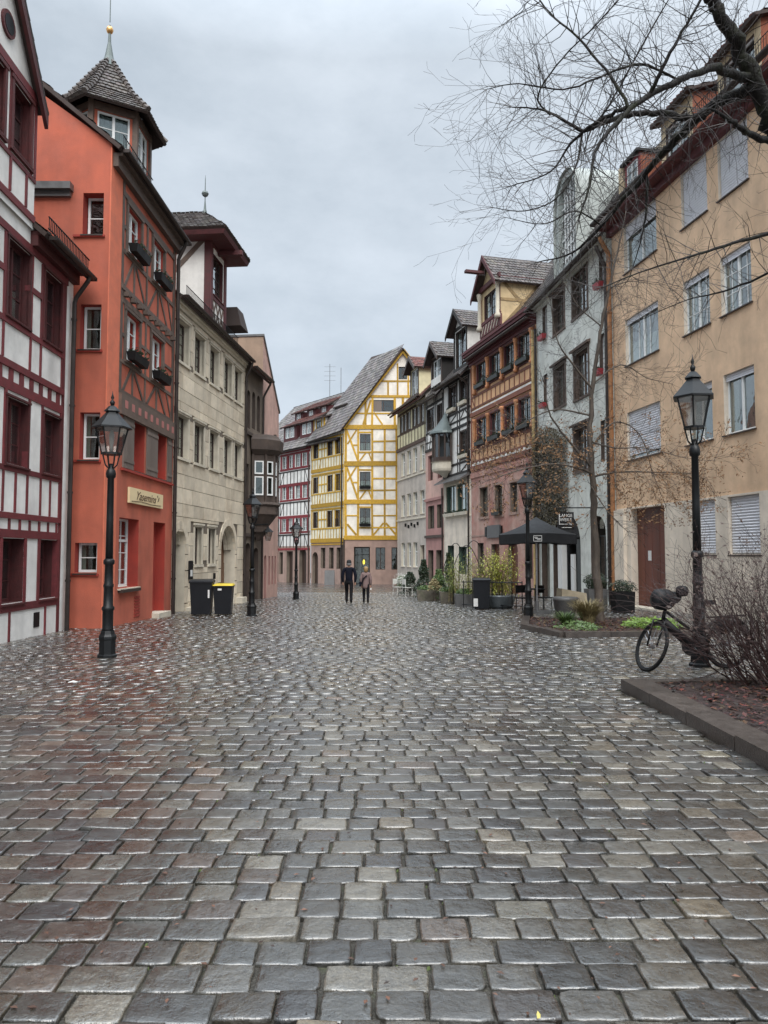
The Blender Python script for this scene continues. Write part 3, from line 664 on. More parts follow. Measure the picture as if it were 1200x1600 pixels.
for zl, zh in ((6.72, 8.22), (9.66, 11.07)):
    for u in (1.08, 2.28, 3.12, 4.33, 2.7): F.V(gb, u, zl, zh, .1)
    F.H(gb, (zl+zh)/2, 2.32, 3.08, .09); F.H(gb, (zl+zh)/2-.1, .9, 1.04, .09); F.H(gb, (zl+zh)/2, 4.37, 5.18, .09)
for zl, zh in ((5.9, 6.6), (8.7, 9.55)):
    for u in (1.7, 3.7, 2.7): F.V(gb, u, zl, zh, .1)
    F.beam(gb, 1.0, zl, 1.6, zh, .1); F.beam(gb, 2.6, zl, 1.8, zh, .1); F.beam(gb, 2.85, zl, 3.6, zh, .1); F.beam(gb, 4.6, zl, 3.8, zh, .1); F.beam(gb, 4.65, zh, 5.15, zl, .1)
for k in range(9): F.piece('rafter_end', gb, 1.0+k*.5, .08, 8.46, .14, .14, .12)
for (a, b_) in ((1.1, 1.88), (2.92, 3.88), (4.84, 5.28)): F.board_shutter(a, b_, 3.88, 5.32, M['shutter'], n=.0)
F.H(M['brick_deep'], 3.82, 1.0, 5.35, .06, proud=.08, name='string_course')
# hanging sign
sg = house('shop_sign', 'pale yellow shop sign with curly brown lettering on the brick-red wall', (-6.75, 20.6), 'sign'); sg.location = F.P(2.9, .05, 3.18)
b = MB(); F.box(b, 1.5, 4.3, .02, .08, 2.98, 3.4); b.build('sign_board', M['signboard'], sg)
def text(body_, size, F, u, n, z, m, parent, name='lettering', shear=0, ext=.004, al='CENTER', sx=1):
    c = bpy.data.curves.new('txt', 'FONT'); c.body = body_; c.size = size; c.align_x = al; c.extrude = ext; c.shear = shear
    o = bpy.data.objects.new('txt', c); COL.objects.link(o); bpy.context.view_layer.update()
    me = bpy.data.meshes.new_from_object(o.evaluated_get(bpy.context.evaluated_depsgraph_get())); COL.objects.unlink(o); bpy.data.objects.remove(o)
    me.materials.clear(); me.materials.append(m)
    return link(name, me, parent, F.P(u, n, z)-worldloc(parent), (pi/2, 0, F.th), (sx, 1, 1))
text('Yasemins', .33, F, 2.75, .087, 3.1, M['signink'], sg, shear=.5, sx=1.35)
b = MB(); b.tube([F.P(1.65, .087, 3.03), F.P(2.4, .087, 3.06), F.P(3.2, .087, 3.035), F.P(4.1, .087, 3.05)], .008, 5); R = random.Random(3)
for k in range(7): u = 3.85+R.uniform(-.1, .12); z = 3.15+k*.025; b.quad(F.P(u, .087, z), F.P(u+.05, .088, z+.03), F.P(u+.02, .088, z+.05), F.P(u-.03, .087, z+.02))
b.build('sprig_ornament', M['signink'], sg)
b = MB()
for k in range(7): F.box(b, 2.2, 2.62, -.01, .02, -.12+k*.085, -.07+k*.085)
b.build('vent_grille', M['brick_deep'], r)
# side wall towards the camera with its own windows
sw = [(3.3, 3.82, 9.65, 10.72), (3.3, 3.82, 6.72, 7.85), (3.35, 3.85, 3.95, 5.12), (3.3, 3.85, 1.15, 1.88)]
b = MB(); S.wall(None, 0, 4, -.7, 11.6, sw, rec=.3, mb=b)
b.add([S.P(4, 0, 11.6), S.P(4, 0, 12.0), S.P(0, 0, 14.9), S.P(0, 0, 11.6)], [(0,1,2,3)])
b.build('side_wall', [M['brick'], M['brick_deep']], r)
for i, (a, b_, c, d) in enumerate(sw):
    S.window(a+.02, b_-.04, c, d, rec=.2 if i else .28, fm='wframe', cols=1, rows=2, mull=False, curtain='side' if i else None, sill='sill', backing=False)
    S.H(M['brick_deep'], c-.05, a-.22, b_+.05, .06, proud=.05, name='sill_ledge')
b = MB(); S.box(b, .6, 3.05, -.02, .22, 10.74, 10.92); S.box(b, .6, 3.0, -.02, .1, 10.6, 10.739); b.build('stone_ledge', M['zinc'], r)
b = MB(); F.box(b, -.02, .75, -.02, .012, -.6, 11.9); b.build('corner_plaster', mat('lighter_corner_roughcast', (.66,.18,.10), rough=.9, bump=.25, bscale=45), r)
b = MB(); P = F.P; b.add([P(5.5,0,-.7), P(5.5,-8,-.7), P(5.5,-8,12), P(5.5,-4,15.4), P(5.5,0,12.05)], [(0,1,2,3,4)]); b.quad(P(0,-8,-.7), P(5.5,-8,-.7), P(5.5,-8,12), P(0,-8,12)); b.build('back_wall', M['brick'], r)
gable_roof(F, 0, 5.5, 12.12, 8, math.radians(40), 'tile', ov=.28, ovs=.12)
b = MB(); F.box(b, .05, 5.6, -.02, .26, 11.72, 11.8); F.box(b, .05, 5.6, -.02, .15, 11.45, 11.719); b.build('soffit', M['gbrown'], r)
F.gutter(0, 5.7, 11.86, .36); F.pipe(5.42, -.4, 11.2, n=.1, r=.06, top=.34, topz=.6)
# turret
tc_ = Vector((-8.2, 21.25, 0)); 
def ngon(c, rad, n, rot): return [Vector((c.x+rad*math.cos(rot+2*pi*k/n), c.y+rad*math.sin(rot+2*pi*k/n), 0)) for k in range(n)]
rot0 = math.radians(-90+22.5+18)
rot0 = math.radians(-30)
pts = ngon(tc_, 1.2, 6, rot0)
b = MB()
for i in range(6):
    a_, c_ = pts[i], pts[(i+1) % 6]
    ff = Face((a_.x, a_.y), (c_.x, c_.y), r)
    if ff.n.dot((a_+c_)/2-tc_) < 0: ff = Face((c_.x, c_.y), (a_.x, a_.y), r)
    ff.wall(None, 0, ff.len, 11.5, 14.35, [(.16, ff.len-.16, 12.75, 14.08)], rec=.1, mb=b)
tw = b.build('turret', [M['brick'], M['gbrown']], r)
for i in range(6):
    a_, c_ = pts[i], pts[(i+1) % 6]
    b = MB(); b.hexa([a_+(a_-tc_).normalized()*q+Vector((0,0,z)) for z in (12.0, 14.3) for q in ()] or [Vector((a_.x+dx*.07, a_.y+dy*.07, z)) for z in (12.0, 14.34) for dx, dy in ((-1,-1),(1,-1),(1,1),(-1,1))]); b.build('corner_post', M['gbrown'], tw)
    f = Face((c_.x, c_.y), (a_.x, a_.y), tw); f.rl = worldloc(tw)
    if i in (3, 4, 5, 0, 1):
        g_ = Face((a_.x, a_.y), (c_.x, c_.y), tw); g_.rl = worldloc(tw)
        if g_.n.dot(((a_+c_)/2-tc_)) < 0: g_ = f
        g_.window(.16, g_.len-.16, 12.75, 14.08, rec=.02, fm='wframe', cols=2, rows=3, curtain='full', fb=.05, backing=False)
        g_.H(M['gbrown'], 14.2, 0, g_.len, .18, proud=.07); g_.H(M['gbrown'], 12.62, 0, g_.len, .16, proud=.07)
e1 = ngon(tc_, 1.72, 6, rot0); e2 = ngon(tc_, 1.05, 6, rot0); e3 = ngon(tc_, .12, 6, rot0); q = []
for i in range(6):
    j = (i+1) % 6
    q.append((e1[i]+Vector((0,0,14.2)), e1[j]+Vector((0,0,14.2)), e2[j]+Vector((0,0,14.85)), e2[i]+Vector((0,0,14.85))))
    q.append((e2[i]+Vector((0,0,14.86)), e2[j]+Vector((0,0,14.86)), e3[j]+Vector((0,0,16.2)), e3[i]+Vector((0,0,16.2))))
roof(r, 'turret_roof', q, 'tile', thick=.07, wdt=.15, hgt=.17, tonebase=1.0)
b = MB()
for i in range(6): 
    for k in range(9):
        for (pa, pb, za, zb) in ((e1[i], e2[i], 14.25, 14.92), (e2[i], e3[i], 14.92, 16.25)):
            if pa is e1[i] and k > 3: continue
            n_ = 4 if pa is e1[i] else 9
            A_ = pa.lerp(pb, k/n_)+Vector((0,0,za+(zb-za)*k/n_)); B_ = pa.lerp(pb, (k+1.15)/n_)+Vector((0,0,za+(zb-za)*(k+1.15)/n_))
            b.tube([A_+Vector((0,0,.03)), B_], [.085, .06], 6)
o = b.build('hip_tiles', M['tile'], r, tone=[(1.15,1.12,1.1,1)]*len(b.f)); o['kind'] = 'stuff'
b = MB(); b.ring([(.24, 16.05), (.13, 16.4), (.05, 16.85), (.025, 17.4)], 10, (tc_.x, tc_.y)); b.ring([(.016, 17.5), (.012, 19.6)], 6, (tc_.x, tc_.y)); b.build('spire', M['green_patina'], r)
b = MB(); b.ring([(.02, 17.13), (.08, 17.17), (.108, 17.25), (.08, 17.33), (.02, 17.37)], 14, (tc_.x, tc_.y)); b.build('gilded_ball', M['gold'], r, smooth=True)
b = MB()
for k in range(22): F.box(b, .1+k*.1, .112+k*.1, .25, .262, 11.95, 12.28)
F.box(b, .08, 2.35, .247, .265, 12.26, 12.28); b.build('snow_rail', M['black'], r)

# ---------------------------------------------------------------- house 3: sandstone house
r = house('sandstone_house', 'pale sandstone block house with arched doorways and a tiled oriel dormer, left of the street', (-6.85, 23.75))
F = Face((-6.85, 23.75), (-6.1, 32), r)
us = [.3, 1.9, 3.55, 5.3, 6.72]; wr1 = [(u, u+1.05, 8.02, 9.42) for u in us]; wr2 = [(u+.1, u+1.12, 4.82, 6.24) for u in us]
wg = [(2.2, 2.95, 1.24, 2.55), (3.65, 4.42, 1.24, 2.55)]; ar = [(5.15, 7.1, -.8, 2.75, 1.0), (.25, 1.3, -.8, 2.45, 1.0)]
holes = wr1+wr2+wg+ar
F.wall([M['stone_joint'], M['stone_light']], 0, 8.28, -.8, 10.25, holes, rec=.5)
R = random.Random(5); z = -.55; row = 0
crs = []
while z < 9.72:
    h = [.52, .46, .5, .44][row % 4]; h = min(h, 9.72-z); u = -(R.random()*.5); 
    edges = [u]
    while u < 8.28: u += R.uniform(.62, 1.15); edges.append(u)
    for a, c in zip(edges, edges[1:]):
        a, c = max(a, 0), min(c, 8.28)
        segs = [(a, c)]
        for hh in holes:
            if hh[2] < z+h*.5 < hh[3]+.0:
                ns = []
                for s0, s1 in segs:
                    ha, hb = hh[0]-.14, hh[1]+.14
                    if len(hh) > 4: ha, hb = hh[0]-.3, hh[1]+.3
                    if hb <= s0 or ha >= s1: ns.append((s0, s1)); continue
                    if ha-s0 > .08: ns.append((s0, ha))
                    if s1-hb > .08: ns.append((hb, s1))
                segs = ns
        for s0, s1 in segs: crs.append((s0, s1, z, z+h))
    z += h; row += 1
def clipz(s0, s1, a, c):     # trim block heights against window heads and sills
    for hh in holes:
        if len(hh) > 4: continue
        if s1 > hh[0]-.1 and s0 < hh[1]+.1:
            if a < hh[2]-.1 < c and hh[3] > c: c = hh[2]-.1
            if a < hh[3]+.18 < c and hh[2] < a: a = hh[3]+.18
    return a, c
for s0, s1, a, c in crs:
    a, c = clipz(s0, s1, a, c)
    if c-a < .08: continue
    pr = R.uniform(.0, .012)
    F.piece('stone_block', M['stone'], (s0+s1)/2, .005+pr-.03, (a+c)/2, s1-s0-.018, .09, c-a-.018)
for i, (a, b_, c, d) in enumerate(wr1+wr2+wg):
    F.window(a+.06, b_-.06, c+.02, d-.02, rec=.15, fm='bframe', cols=2, rows=4, curtain=['side', None, 'half'][i % 3])
    for k, (o1, z1) in enumerate(((.13, .18), (.06, .1))):
        F.piece('window_head', M['stone_light'], (a+b_)/2, .03+.03*(1-k)-.06, d+.05+.06*(1-k), b_-a+2*o1, .16, .07)
    F.piece('window_sill', M['stone_light'], (a+b_)/2, .0, c-.05, b_-a+.14, .16, .09)
    for u in (a-.05, b_+.05): F.piece('jamb_stone', M['stone_light'], u, -.03, (c+d)/2, .1, .12, d-c)
for a, b_, c, d, _ in ar:
    uc, rr_ = (a+b_)/2, (b_-a)/2; cz = d-rr_; K = 11
    for kk, (ri, ro, nn) in enumerate(((rr_, rr_+.26, .035), (rr_-.1, rr_-.003, -.16), (rr_-.2, rr_-.103, -.3))):
        for i in range(K):
            t0, t1 = pi*i/K+.006, pi*(i+1)/K-.006; b = MB()
            q = [(uc-ro*math.cos(t0), cz+ro*math.sin(t0)), (uc-ro*math.cos(t1), cz+ro*math.sin(t1)), (uc-ri*math.cos(t1), cz+ri*math.sin(t1)), (uc-ri*math.cos(t0), cz+ri*math.sin(t0))]
            b.hexa([F.P(x, nn-.12, y) for x, y in q]+[F.P(x, nn, y) for x, y in q])
            b.build('arch_stone', M['stone' if kk == 0 else 'stone_light'], r)
        if kk == 0:
            for z0_ in np.arange(-.6, cz-.1, .55):
                for u in (a-.13, b_+.13): F.piece('jamb_stone', M['stone'], u, .035-.06, min(z0_+.27, (z0_+cz)/2), .25, .12, min(.53, cz-z0_)-.015)
    F.piece('door', M['wood_door'] if b_-a > 1.5 else M['stone_joint'], uc, -.5, (c+d)/2, b_-a, .05, d-c)
    if b_-a > 1.5:
        for q in range(4): F.piece('door_panel', M['wood_door'], uc-.72+q*.48, -.455, .45, .4, .04, 1.6)
F.piece('notice_frame', M['black'], 1.75, .03, 1.05, .42, .06, .62); F.piece('notice', M['label'], 1.78, .062, .95, .2, .01, .22)
F.piece('cellar_grille', M['black'], 4.35, .02, .78, .3, .03, .22)
for u in (1.7, 7.5): F.piece('corner_stone', M['stone_light'], u, .15, -.45, .7, .35, .5)
F.cornice(M['stone_light'], 0, 8.28, 9.74, ((0, .08), (.1, .16), (.2, .26)), .12)
body(F, 0.002, 8.278, 9, -.8, 10.2, M['stone_light'], ridge=14)
gable_roof(F, 0, 8.28, 10.25, 9, math.radians(40), 'tile', ov=.3)
F.gutter(0, 8.36, 10.08, .38); F.pipe(8.2, -.5, 9.3, n=.1, r=.055, top=.36, topz=.65)
b = MB()
for k in range(60): F.box(b, .3+k*.1, .312+k*.1, .28, .292, 10.15, 10.5)
F.box(b, .28, 6.3, .277, .295, 10.48, 10.5); b.build('snow_rail', M['black'], r)
# lift dormer standing on the eaves
u0, u1 = 3.1, 5.0; dm = M['maroon']; nf = .12
G = Face((-6.85, 23.75), (-6.1, 32), r); G.o = G.o+G.n*nf
b = MB(); G.wall(None, u0, u1, 9.95, 13.8, [(u0+.35, u1-.35, 11.35, 12.9)], rec=.2, mb=b)
for u in (u0, u1): b.quad(G.P(u, 0, 9.95), G.P(u, -4, 9.95), G.P(u, -4, 13.8), G.P(u, 0, 13.8))
b.build('dormer_wall', [M['white'], dm], r)
G.window(u0+.35, u1-.35, 11.35, 12.9, rec=.12, fm='bframe', cols=3, rows=4, mull=False, sill='maroon')
for u in (u0+.12, u1-.12): G.V(dm, u, 10.0, 13.7, .24, proud=.05)
G.H(dm, 11.2, u0, u1, .16, proud=.04); G.H(dm, 10.2, u0, u1, .14); G.H(dm, 13.35, u0, u1, .5, proud=.05)
for k in range(3):
    a = u0+.28+k*.45; G.beam(M['gbrown'], a, 10.3, a+.42, 11.1, .08); G.beam(M['gbrown'], a, 11.1, a+.42, 10.3, .08)
C_ = Face(tuple(G.P(u0, -3.2, 0))[:2], tuple(G.P(u0, 0, 0))[:2], r)
C_.V(dm, 3.1, 9.9, 13.7, .2); C_.H(dm, 13.5, 0, 3.2, .28); C_.beam(M['gbrown'], 1.35, 11.6, 2.95, 13.3, .18); C_.V(dm, .75, 11.5, 13.5, .16)
P = G.P; ze, zr, ov = 13.45, 14.75, .7
um = (u0+u1)/2
a1, a2, a3, a4 = P(u0-ov, ov+.1, ze), P(u1+ov, ov+.1, ze), P(u1+ov, -5, ze), P(u0-ov, -5, ze); rf, rk = P(um, -.55, zr), P(um, -5, zr)
roof(r, 'dormer_roof', [(a1, a2, rf, rf+F.d*.001), (a4, a1, rf, rk), (a2, a3, rk, rf)], 'tile', wdt=.17, hgt=.18, tonebase=1.15)
b = MB(); b.hexa([P(u0-ov+.08, ov, ze-.24), P(u1+ov-.08, ov, ze-.24), P(u1+ov-.08, -4, ze-.24), P(u0-ov+.08, -4, ze-.24), P(u0-ov+.02, ov+.06, ze-.09), P(u1+ov-.02, ov+.06, ze-.09), P(u1+ov-.02, -4, ze-.09), P(u0-ov+.02, -4, ze-.09)])
b.hexa([P(um-.09, 0, ze-.42), P(um+.09, 0, ze-.42), P(um+.09, ov+.25, ze-.42), P(um-.09, ov+.25, ze-.42), P(um-.09, 0, ze-.25), P(um+.09, 0, ze-.25), P(um+.09, ov+.25, ze-.25), P(um-.09, ov+.25, ze-.25)]); b.build('eaves_box', dm, r)
b = MB(); b.ring([(.09, zr-.05), (.05, zr+.15), (.02, zr+.5), (.02, zr+.62), (.1, zr+.68), (.14, zr+.76), (.1, zr+.84), (.02, zr+.88), (.014, zr+1.35), (.004, zr+1.5)], 10, (rf.x, rf.y)); b.build('finial', M['green_patina'], r)
b = MB(); P = F.P; b.hexa([P(5.9, .5, 10.9), P(7.0, .5, 10.9), P(7.0, -2, 10.9), P(5.9, -2, 10.9), P(6.0, .3, 11.7), P(6.9, .3, 11.7), P(6.9, -2, 11.7), P(6.0, -2, 11.7)]); b.build('small_dormer', M['roofbase'], r)

# ---------------------------------------------------------------- house 4: brown stone house with stone oriel
p0, p1 = (-6.1, 32.03), (-5.79, 34.9)
r = house('brown_stone_house', 'narrow weathered brown stone house with a dark carved oriel, past the sandstone house', p0)
F = Face(p0, p1, r)
hs = [(.35, .85, 7.2, 8.9, .8), (1.15, 1.65, 7.3, 9.0, .8), (1.95, 2.45, 7.3, 9.0, .8), (.3, .75, 3.6, 5.6), (.35, 1.1, -.8, 2.1, .7), (1.6, 2.4, -.8, 1.9, .6)]
F.wall([M['brownstone'], M['darkstone']], 0, 2.88, -.8, 10.0, hs, rec=.3)
for h in hs[:4]: F.window(h[0]+.02, h[1]-.02, h[2]+.02, h[3]-(.2 if len(h) > 4 else .02), rec=.25, fm='bframe', cols=1, rows=3, mull=False)
for h in hs[4:]: F.piece('door', M['wood_door'], (h[0]+h[1])/2, -.28, .7, h[1]-h[0], .05, 2.9)
for z in (2.45, 6.95): F.piece('string_course', M['darkstone'], 1.44, .04, z, 2.8, .14, .14)
for z in np.arange(-.4, 9, .62): F.piece('quoin', M['brownstone'], .13 if int(z*10) % 2 else .18, .0, z+.3, .26, .06, .5)
body(F, 0.002, 2.876, 9, -.8, 10, M['brownstone'], ridge=13.6)
gable_roof(F, 0, 2.88, 10.1, 9, math.radians(40), 'tile_red', ov=.4); F.gutter(0, 2.95, 9.85, .48); F.pipe(2.7, -.5, 9.0, n=.1, r=.05, top=.45, topz=.75)
# oriel: half-octagon body on a stepped corbel under a heavy cornice
oc = F.P(1.85, .1, 0); ow = []
def orr(rad, z): 
    return [oc+F.d*(rad*math.cos(a))+F.n*(rad*1.05*math.sin(a))+Vector((0,0,z)) for a in [math.radians(q) for q in (0, 38, 72, 108, 142, 180)]]
def oprism(prof, name, m):
    b = MB(); n = 6; vs = []
    for rad, z in prof: vs += orr(rad, z)
    fs = [(i*n+k, i*n+k+1, (i+1)*n+k+1, (i+1)*n+k) for i in range(len(prof)-1) for k in range(n-1)]+[tuple(range(n)), tuple((len(prof)-1)*n+k for k in range(n))]
    b.add(vs, fs); return b.build(name, m, r)
orl = oprism([(.12, 2.2), (.35, 2.5), (.5, 2.62), (.48, 2.85), (.8, 3.3), (.92, 3.4), (.9, 3.75)], 'oriel_corbel', M['darkstone'])
oprism([(.8, 3.75), (.8, 6.15)], 'oriel_body', M['darkstone'])
oprism([(.92, 3.76), (1.0, 3.84), (.92, 3.95)], 'oriel_ledge', M['darkstone'])
oprism([(.86, 6.1), (1.08, 6.3), (1.12, 6.75), (1.0, 6.85), (.9, 7.0)], 'oriel_cornice', M['darkstone'])
pts = orr(.8, 0)
for a_, c_ in zip(pts, pts[1:]):
    f = Face((c_.x, c_.y), (a_.x, a_.y), r)
    if f.n.dot((a_+c_)/2-oc) < 0: f = Face((a_.x, a_.y), (c_.x, c_.y), r)
    f.window(.07, f.len-.07, 4.25, 5.1, rec=-.05, fm='wframe', cols=1, rows=1, mull=False, backing=False); f.window(.07, f.len-.07, 5.2, 5.8, rec=-.05, fm='wframe', cols=1, rows=1, mull=False, backing=False)
    f.V(M['darkstone'], .0, 3.9, 6.1, .1, proud=.08)
# ---------------------------------------------------------------- house 5: pink gabled house
p0, p1 = (-5.79, 34.93), (-5.47, 38.1)
r = house('pink_house', 'tall slim plain pink plastered house with a steep sloping parapet, after the brown oriel house', p0)
F = Face(p0, p1, r); L_ = F.len
hs = [(.5, .95, -.8, 1.55, .8), (1.35, 1.65, .1, 1.5), (1.95, 2.25, .1, 1.5), (2.55, 2.85, .1, 1.5)]
b = MB(); F.wall(None, 0, L_, -.9, 8.8, hs, rec=.25, mb=b); b.add([F.P(0, 0, 8.8), F.P(L_, 0, 8.8), F.P(L_-.05, 0, 9.0), F.P(0, 0, 12.1)], [(0,1,2,3)]); b.build('wall', [M['pink'], M['pink_deep']], r)
for h in hs[1:]: F.window(h[0], h[1], h[2], h[3], rec=.2, fm='wframe', cols=1, rows=2, mull=False)
F.piece('door', M['bframe'], .72, -.22, .4, .45, .05, 2.4)
for u, z in ((.9, 6.6), (1.2, 5.2), (2.2, 7.6), (2.3, 4.9), (2.0, 3.4)): F.piece('facade_bracket', M['sill'], u, .06, z, .12, .14, .07)
b = MB()
b.quad(F.P(0, 0, -.9), F.P(0, -8, -.9), F.P(0, -8, 12.1), F.P(0, 0, 12.1)); b.quad(F.P(L_, 0, -.9), F.P(L_, -8, -.9), F.P(L_, -8, 9), F.P(L_, 0, 9)); b.quad(F.P(0, -8, -.9), F.P(L_, -8, -.9), F.P(L_, -8, 9), F.P(0, -8, 12.1)); b.build('side_wall', M['tan'], r)
b = MB(); b.hexa([F.P(-.04, .06, 12.05), F.P(L_+.05, .06, 8.9), F.P(L_+.05, -8, 8.9), F.P(-.04, -8, 12.05), F.P(-.04, .06, 12.15), F.P(L_+.08, .06, 9.02), F.P(L_+.08, -8, 9.02), F.P(-.04, -8, 12.15)]); b.build('roof', M['zinc'], r)
# ---------------------------------------------------------------- house 6: crimson timbered house at the end of the street
p0, p1 = (-14.5, 79.74), (-6.95, 70.06)
r = house('crimson_timbered_house', 'distant white timbered house with crimson window bands, left of the yellow house', (-10.8, 75)); r.location.z = gz(75)
F = Face(p0, p1, r); K0 = F.len-6.34; T = lambda u: u+K0
ws = [(1.0, 1.8), (2.15, 2.95), (3.6, 4.4), (4.9, 5.65), (-1.4, -.6), (-3.0, -2.2)]
rows_ = [(10.15, 11.4), (7.05, 8.35), (3.85, 5.1)]
holes = [(T(a), T(b_), c, d) for c, d in rows_ for a, b_ in ws if T(a) > .2]
gr = [(T(.5), T(1.2), -.4, 1.8), (T(1.9), T(3.1), -1.6, 1.9), (T(4.3), T(5.6), -1.6, 2.2, 1.0)]
F.wall([M['white'], M['bframe']], 0, F.len, 2.4, 12.1, holes, rec=.2)
F.wall([M['rose'], M['brownstone']], 0, F.len, -2, 2.4, gr, rec=.4, name='base_wall')
for h in holes: F.window(*h[:4], rec=.1, fm='wframe', cols=2, rows=3, backing=True, curtain='side')
for h in gr[:1]: F.window(*h[:4], rec=.2, fm='bframe', cols=2, rows=2)
for h in gr[1:]: F.piece('door', M['bframe'], (h[0]+h[1])/2, -.38, .2, h[1]-h[0], .05, 3.9)
cb = M['crimson']; kb = M['black_beam']
for c, d in rows_:
    for u in (c-.12, d+.12): F.H(cb, u, T(.5), T(6.2), .2)
    us = [T(x) for x in (.75, 1.98, 3.2, 4.6, 5.85)]
    for u in us: F.V(cb, u, c, d, .32 if True else .2)
    for u in (T(1.0)-.08, T(1.8)+.05): pass
    F.H(kb, c-.36, T(0), T(6.2), .12)
    for k in range(9): F.V(kb, T(.6+k*.66), c-1.6, c-.42, .09)
    F.H(cb, c-1.75, T(0), T(6.2), .2)
    F.beam(kb, T(.7), c-1.55, T(1.2), c-.45, .08); F.beam(kb, T(5.8), c-1.55, T(5.3), c-.45, .08)
for z in np.arange(3, 11.6, 1.0): F.H(kb, z, T(-2), T(.2), .1)
for u in (-.9, .3, -.3): F.V(kb, T(u), 2.4, 11.9, .12)
F.H(cb, 11.9, 0, F.len, .4, proud=.1)
F.pipe(T(6.1), -1.2, 11.2, n=.1, r=.06, m=M['bframe']); F.pipe(T(.2), -1.2, 11.2, n=.1, r=.06)
# broad roof, with two rows of dormers and a timbered gable at its far right end
Lr = T(11.5); P = F.P
roof(r, 'roof', [(P(-1, .5, 11.9), P(Lr, .5, 11.9), P(Lr, -6, 18.4), P(-1, -6, 18.4)), (P(Lr, -12.5, 11.9), P(-1, -12.5, 11.9), P(-1, -6, 18.41), P(Lr, -6, 18.41))], 'tile_grey', wdt=.3, hgt=.42)
b = MB(); b.add([P(Lr-.3, 0, 2), P(Lr-.3, 0, 12.2), P(Lr-.3, -6, 18.2), P(Lr-.3, -12, 12.2), P(Lr-.3, -12, 2)], [(0,1,2,3,4)]); b.build('gable_wall', M['white'], r)
Gf = Face(tuple(P(Lr-.3, 0, 0))[:2], tuple(P(Lr-.3, -12, 0))[:2], r)
if Gf.n.dot(F.d) < 0: Gf = Face(tuple(P(Lr-.3, -12, 0))[:2], tuple(P(Lr-.3, 0, 0))[:2], r)
for z, a, c in ((12.6, .2, 11.8), (14.4, 2, 10), (16.2, 3.9, 8.1)): Gf.H(cb, z, a, c, .2)
for u in (3.2, 4.8, 6, 7.2, 8.8): Gf.V(cb, u, 12.6, 18-abs(u-6)*1.05-.1, .16)
Gf.beam(cb, 0, 12, 6, 18.2, .28, proud=.1); Gf.beam(cb, 6, 18.2, 12, 12, .28, proud=.1)
for zz_, n0_, us_, hw in ((13.35, -.6, (1.4, 4.6), 1.25), (15.6, -2.6, (-.2, 2.2, 4.6), .8)):
    for uc in us_:
        u = T(uc); b = MB(); h_ = 1.5 if hw > 1 else 1.1
        F.box(b, u-hw, u+hw, n0_-3, n0_, zz_-.3, zz_-.3+h_); b.build('dormer_wall', M['maroon'], r)
        F_ = Face(p0, p1, r); F_.o = F.o+F.n*n0_
        for q in ((-.8, -.1), (.1, .8)) if hw > 1 else ((-.35, .35),): F_.window(u+q[0], u+q[1], zz_, zz_-.3+h_-.15, rec=-.04, fm='wframe', cols=2, rows=2, backing=False)
        roof(r, 'dormer_roof', [(P(u-hw-.25, n0_+.35, zz_-.35+h_), P(u+hw+.25, n0_+.35, zz_-.35+h_), P(u+hw+.2, n0_-2.6, zz_+h_+1.2), P(u-hw-.2, n0_-2.6, zz_+h_+1.2))], 'tile_red', wdt=.3, hgt=.4)
b = MB(); F.box(b, T(6.2), T(7.6), -6.6, -5.6, 17.5, 19.2); F.box(b, T(6), T(7.8), -6.8, -5.4, 19.2, 19.35); b.build('chimney', M['white'], r)
b = MB(); a = P(T(.5), -6, 18); b.tube([a, a+Vector((0,0,4))], .03, 5)
for k in range(4): b.tube([a+Vector((-.6,0,2.2+k*.5)), a+Vector((.6,0,2.2+k*.5))], .015, 4)
b.tube([a+Vector((1.2,0,-.3)), a+Vector((1.2,0,3.6))], .03, 5); b.build('roof_aerial', M['zinc'], r)
F.gutter(-.5, F.len, 11.75, .6)
s_ = thing('round_sign', 'small round dark sign on a bracket low on the crimson timbered house', 'sign', tuple(P(T(4.6), .3, 2.9)))
b = MB(); a = P(T(4.6), .5, 2.9); b.tube([a-F.d*.0+F.n*-.03, a+F.n*.03], .42, 18); b.build('sign_disc', M['black'], s_); b = MB(); b.tube([P(T(4.6), 0, 3.4), P(T(4.6), .5, 3.4), P(T(4.6), .5, 3.25)], .025, 5); b.build('bracket', M['iron'], s_)
b = MB(); b.tube([a+F.n*.03, a+F.n*.04], .3, 18); b.build('sign_face', mat('red_white_sign_face', (.45,.2,.2), var=.5, scale=5), s_)

# ---------------------------------------------------------------- house 7: the yellow corner house
p0, pc, p1 = (-6.9, 70), (-3.54, 65.1), (6.9, 65.1)
r = house('yellow_timbered_house', 'yellow and white half-timbered corner house with steep gable, facing the end of the street', pc)
Y1 = Face(p0, pc, r); Y2 = Face(pc, p1, r); oc_ = M['ochre']
# left front
k1 = [(.4, 1.3), (3.05, 3.95), (4.45, 5.3)]; rz = [(10.6, 12.1), (7.3, 8.8), (4.05, 5.55)]
holes = [(a, b_, c, d) for c, d in rz for a, b_ in k1]; gh = [(1.85, 2.7, .3, 2.2), (3.35, 4.2, .3, 2.2), (4.7, 5.6, .3, 2.2), (.25, 1.35, -1.6, 1.8, 1.0)]
Y1.wall([M['lemon'], M['bframe']], 0, Y1.len, 2.7, 12.6, holes, rec=.2); Y1.wall([M['rose'], M['brownstone']], 0, Y1.len, -1.6, 2.7, gh, rec=.35, name='base_wall')
for h in holes: Y1.window(*h, rec=.12, fm='bframe', cols=2, rows=2, backing=True)
for h in gh[:3]: Y1.window(*h, rec=.25, fm='bframe', cols=2, rows=3, transom=.6)
Y1.piece('door', M['bframe'], .8, -.33, .1, 1.1, .05, 3.4)
lem = M['ochre']
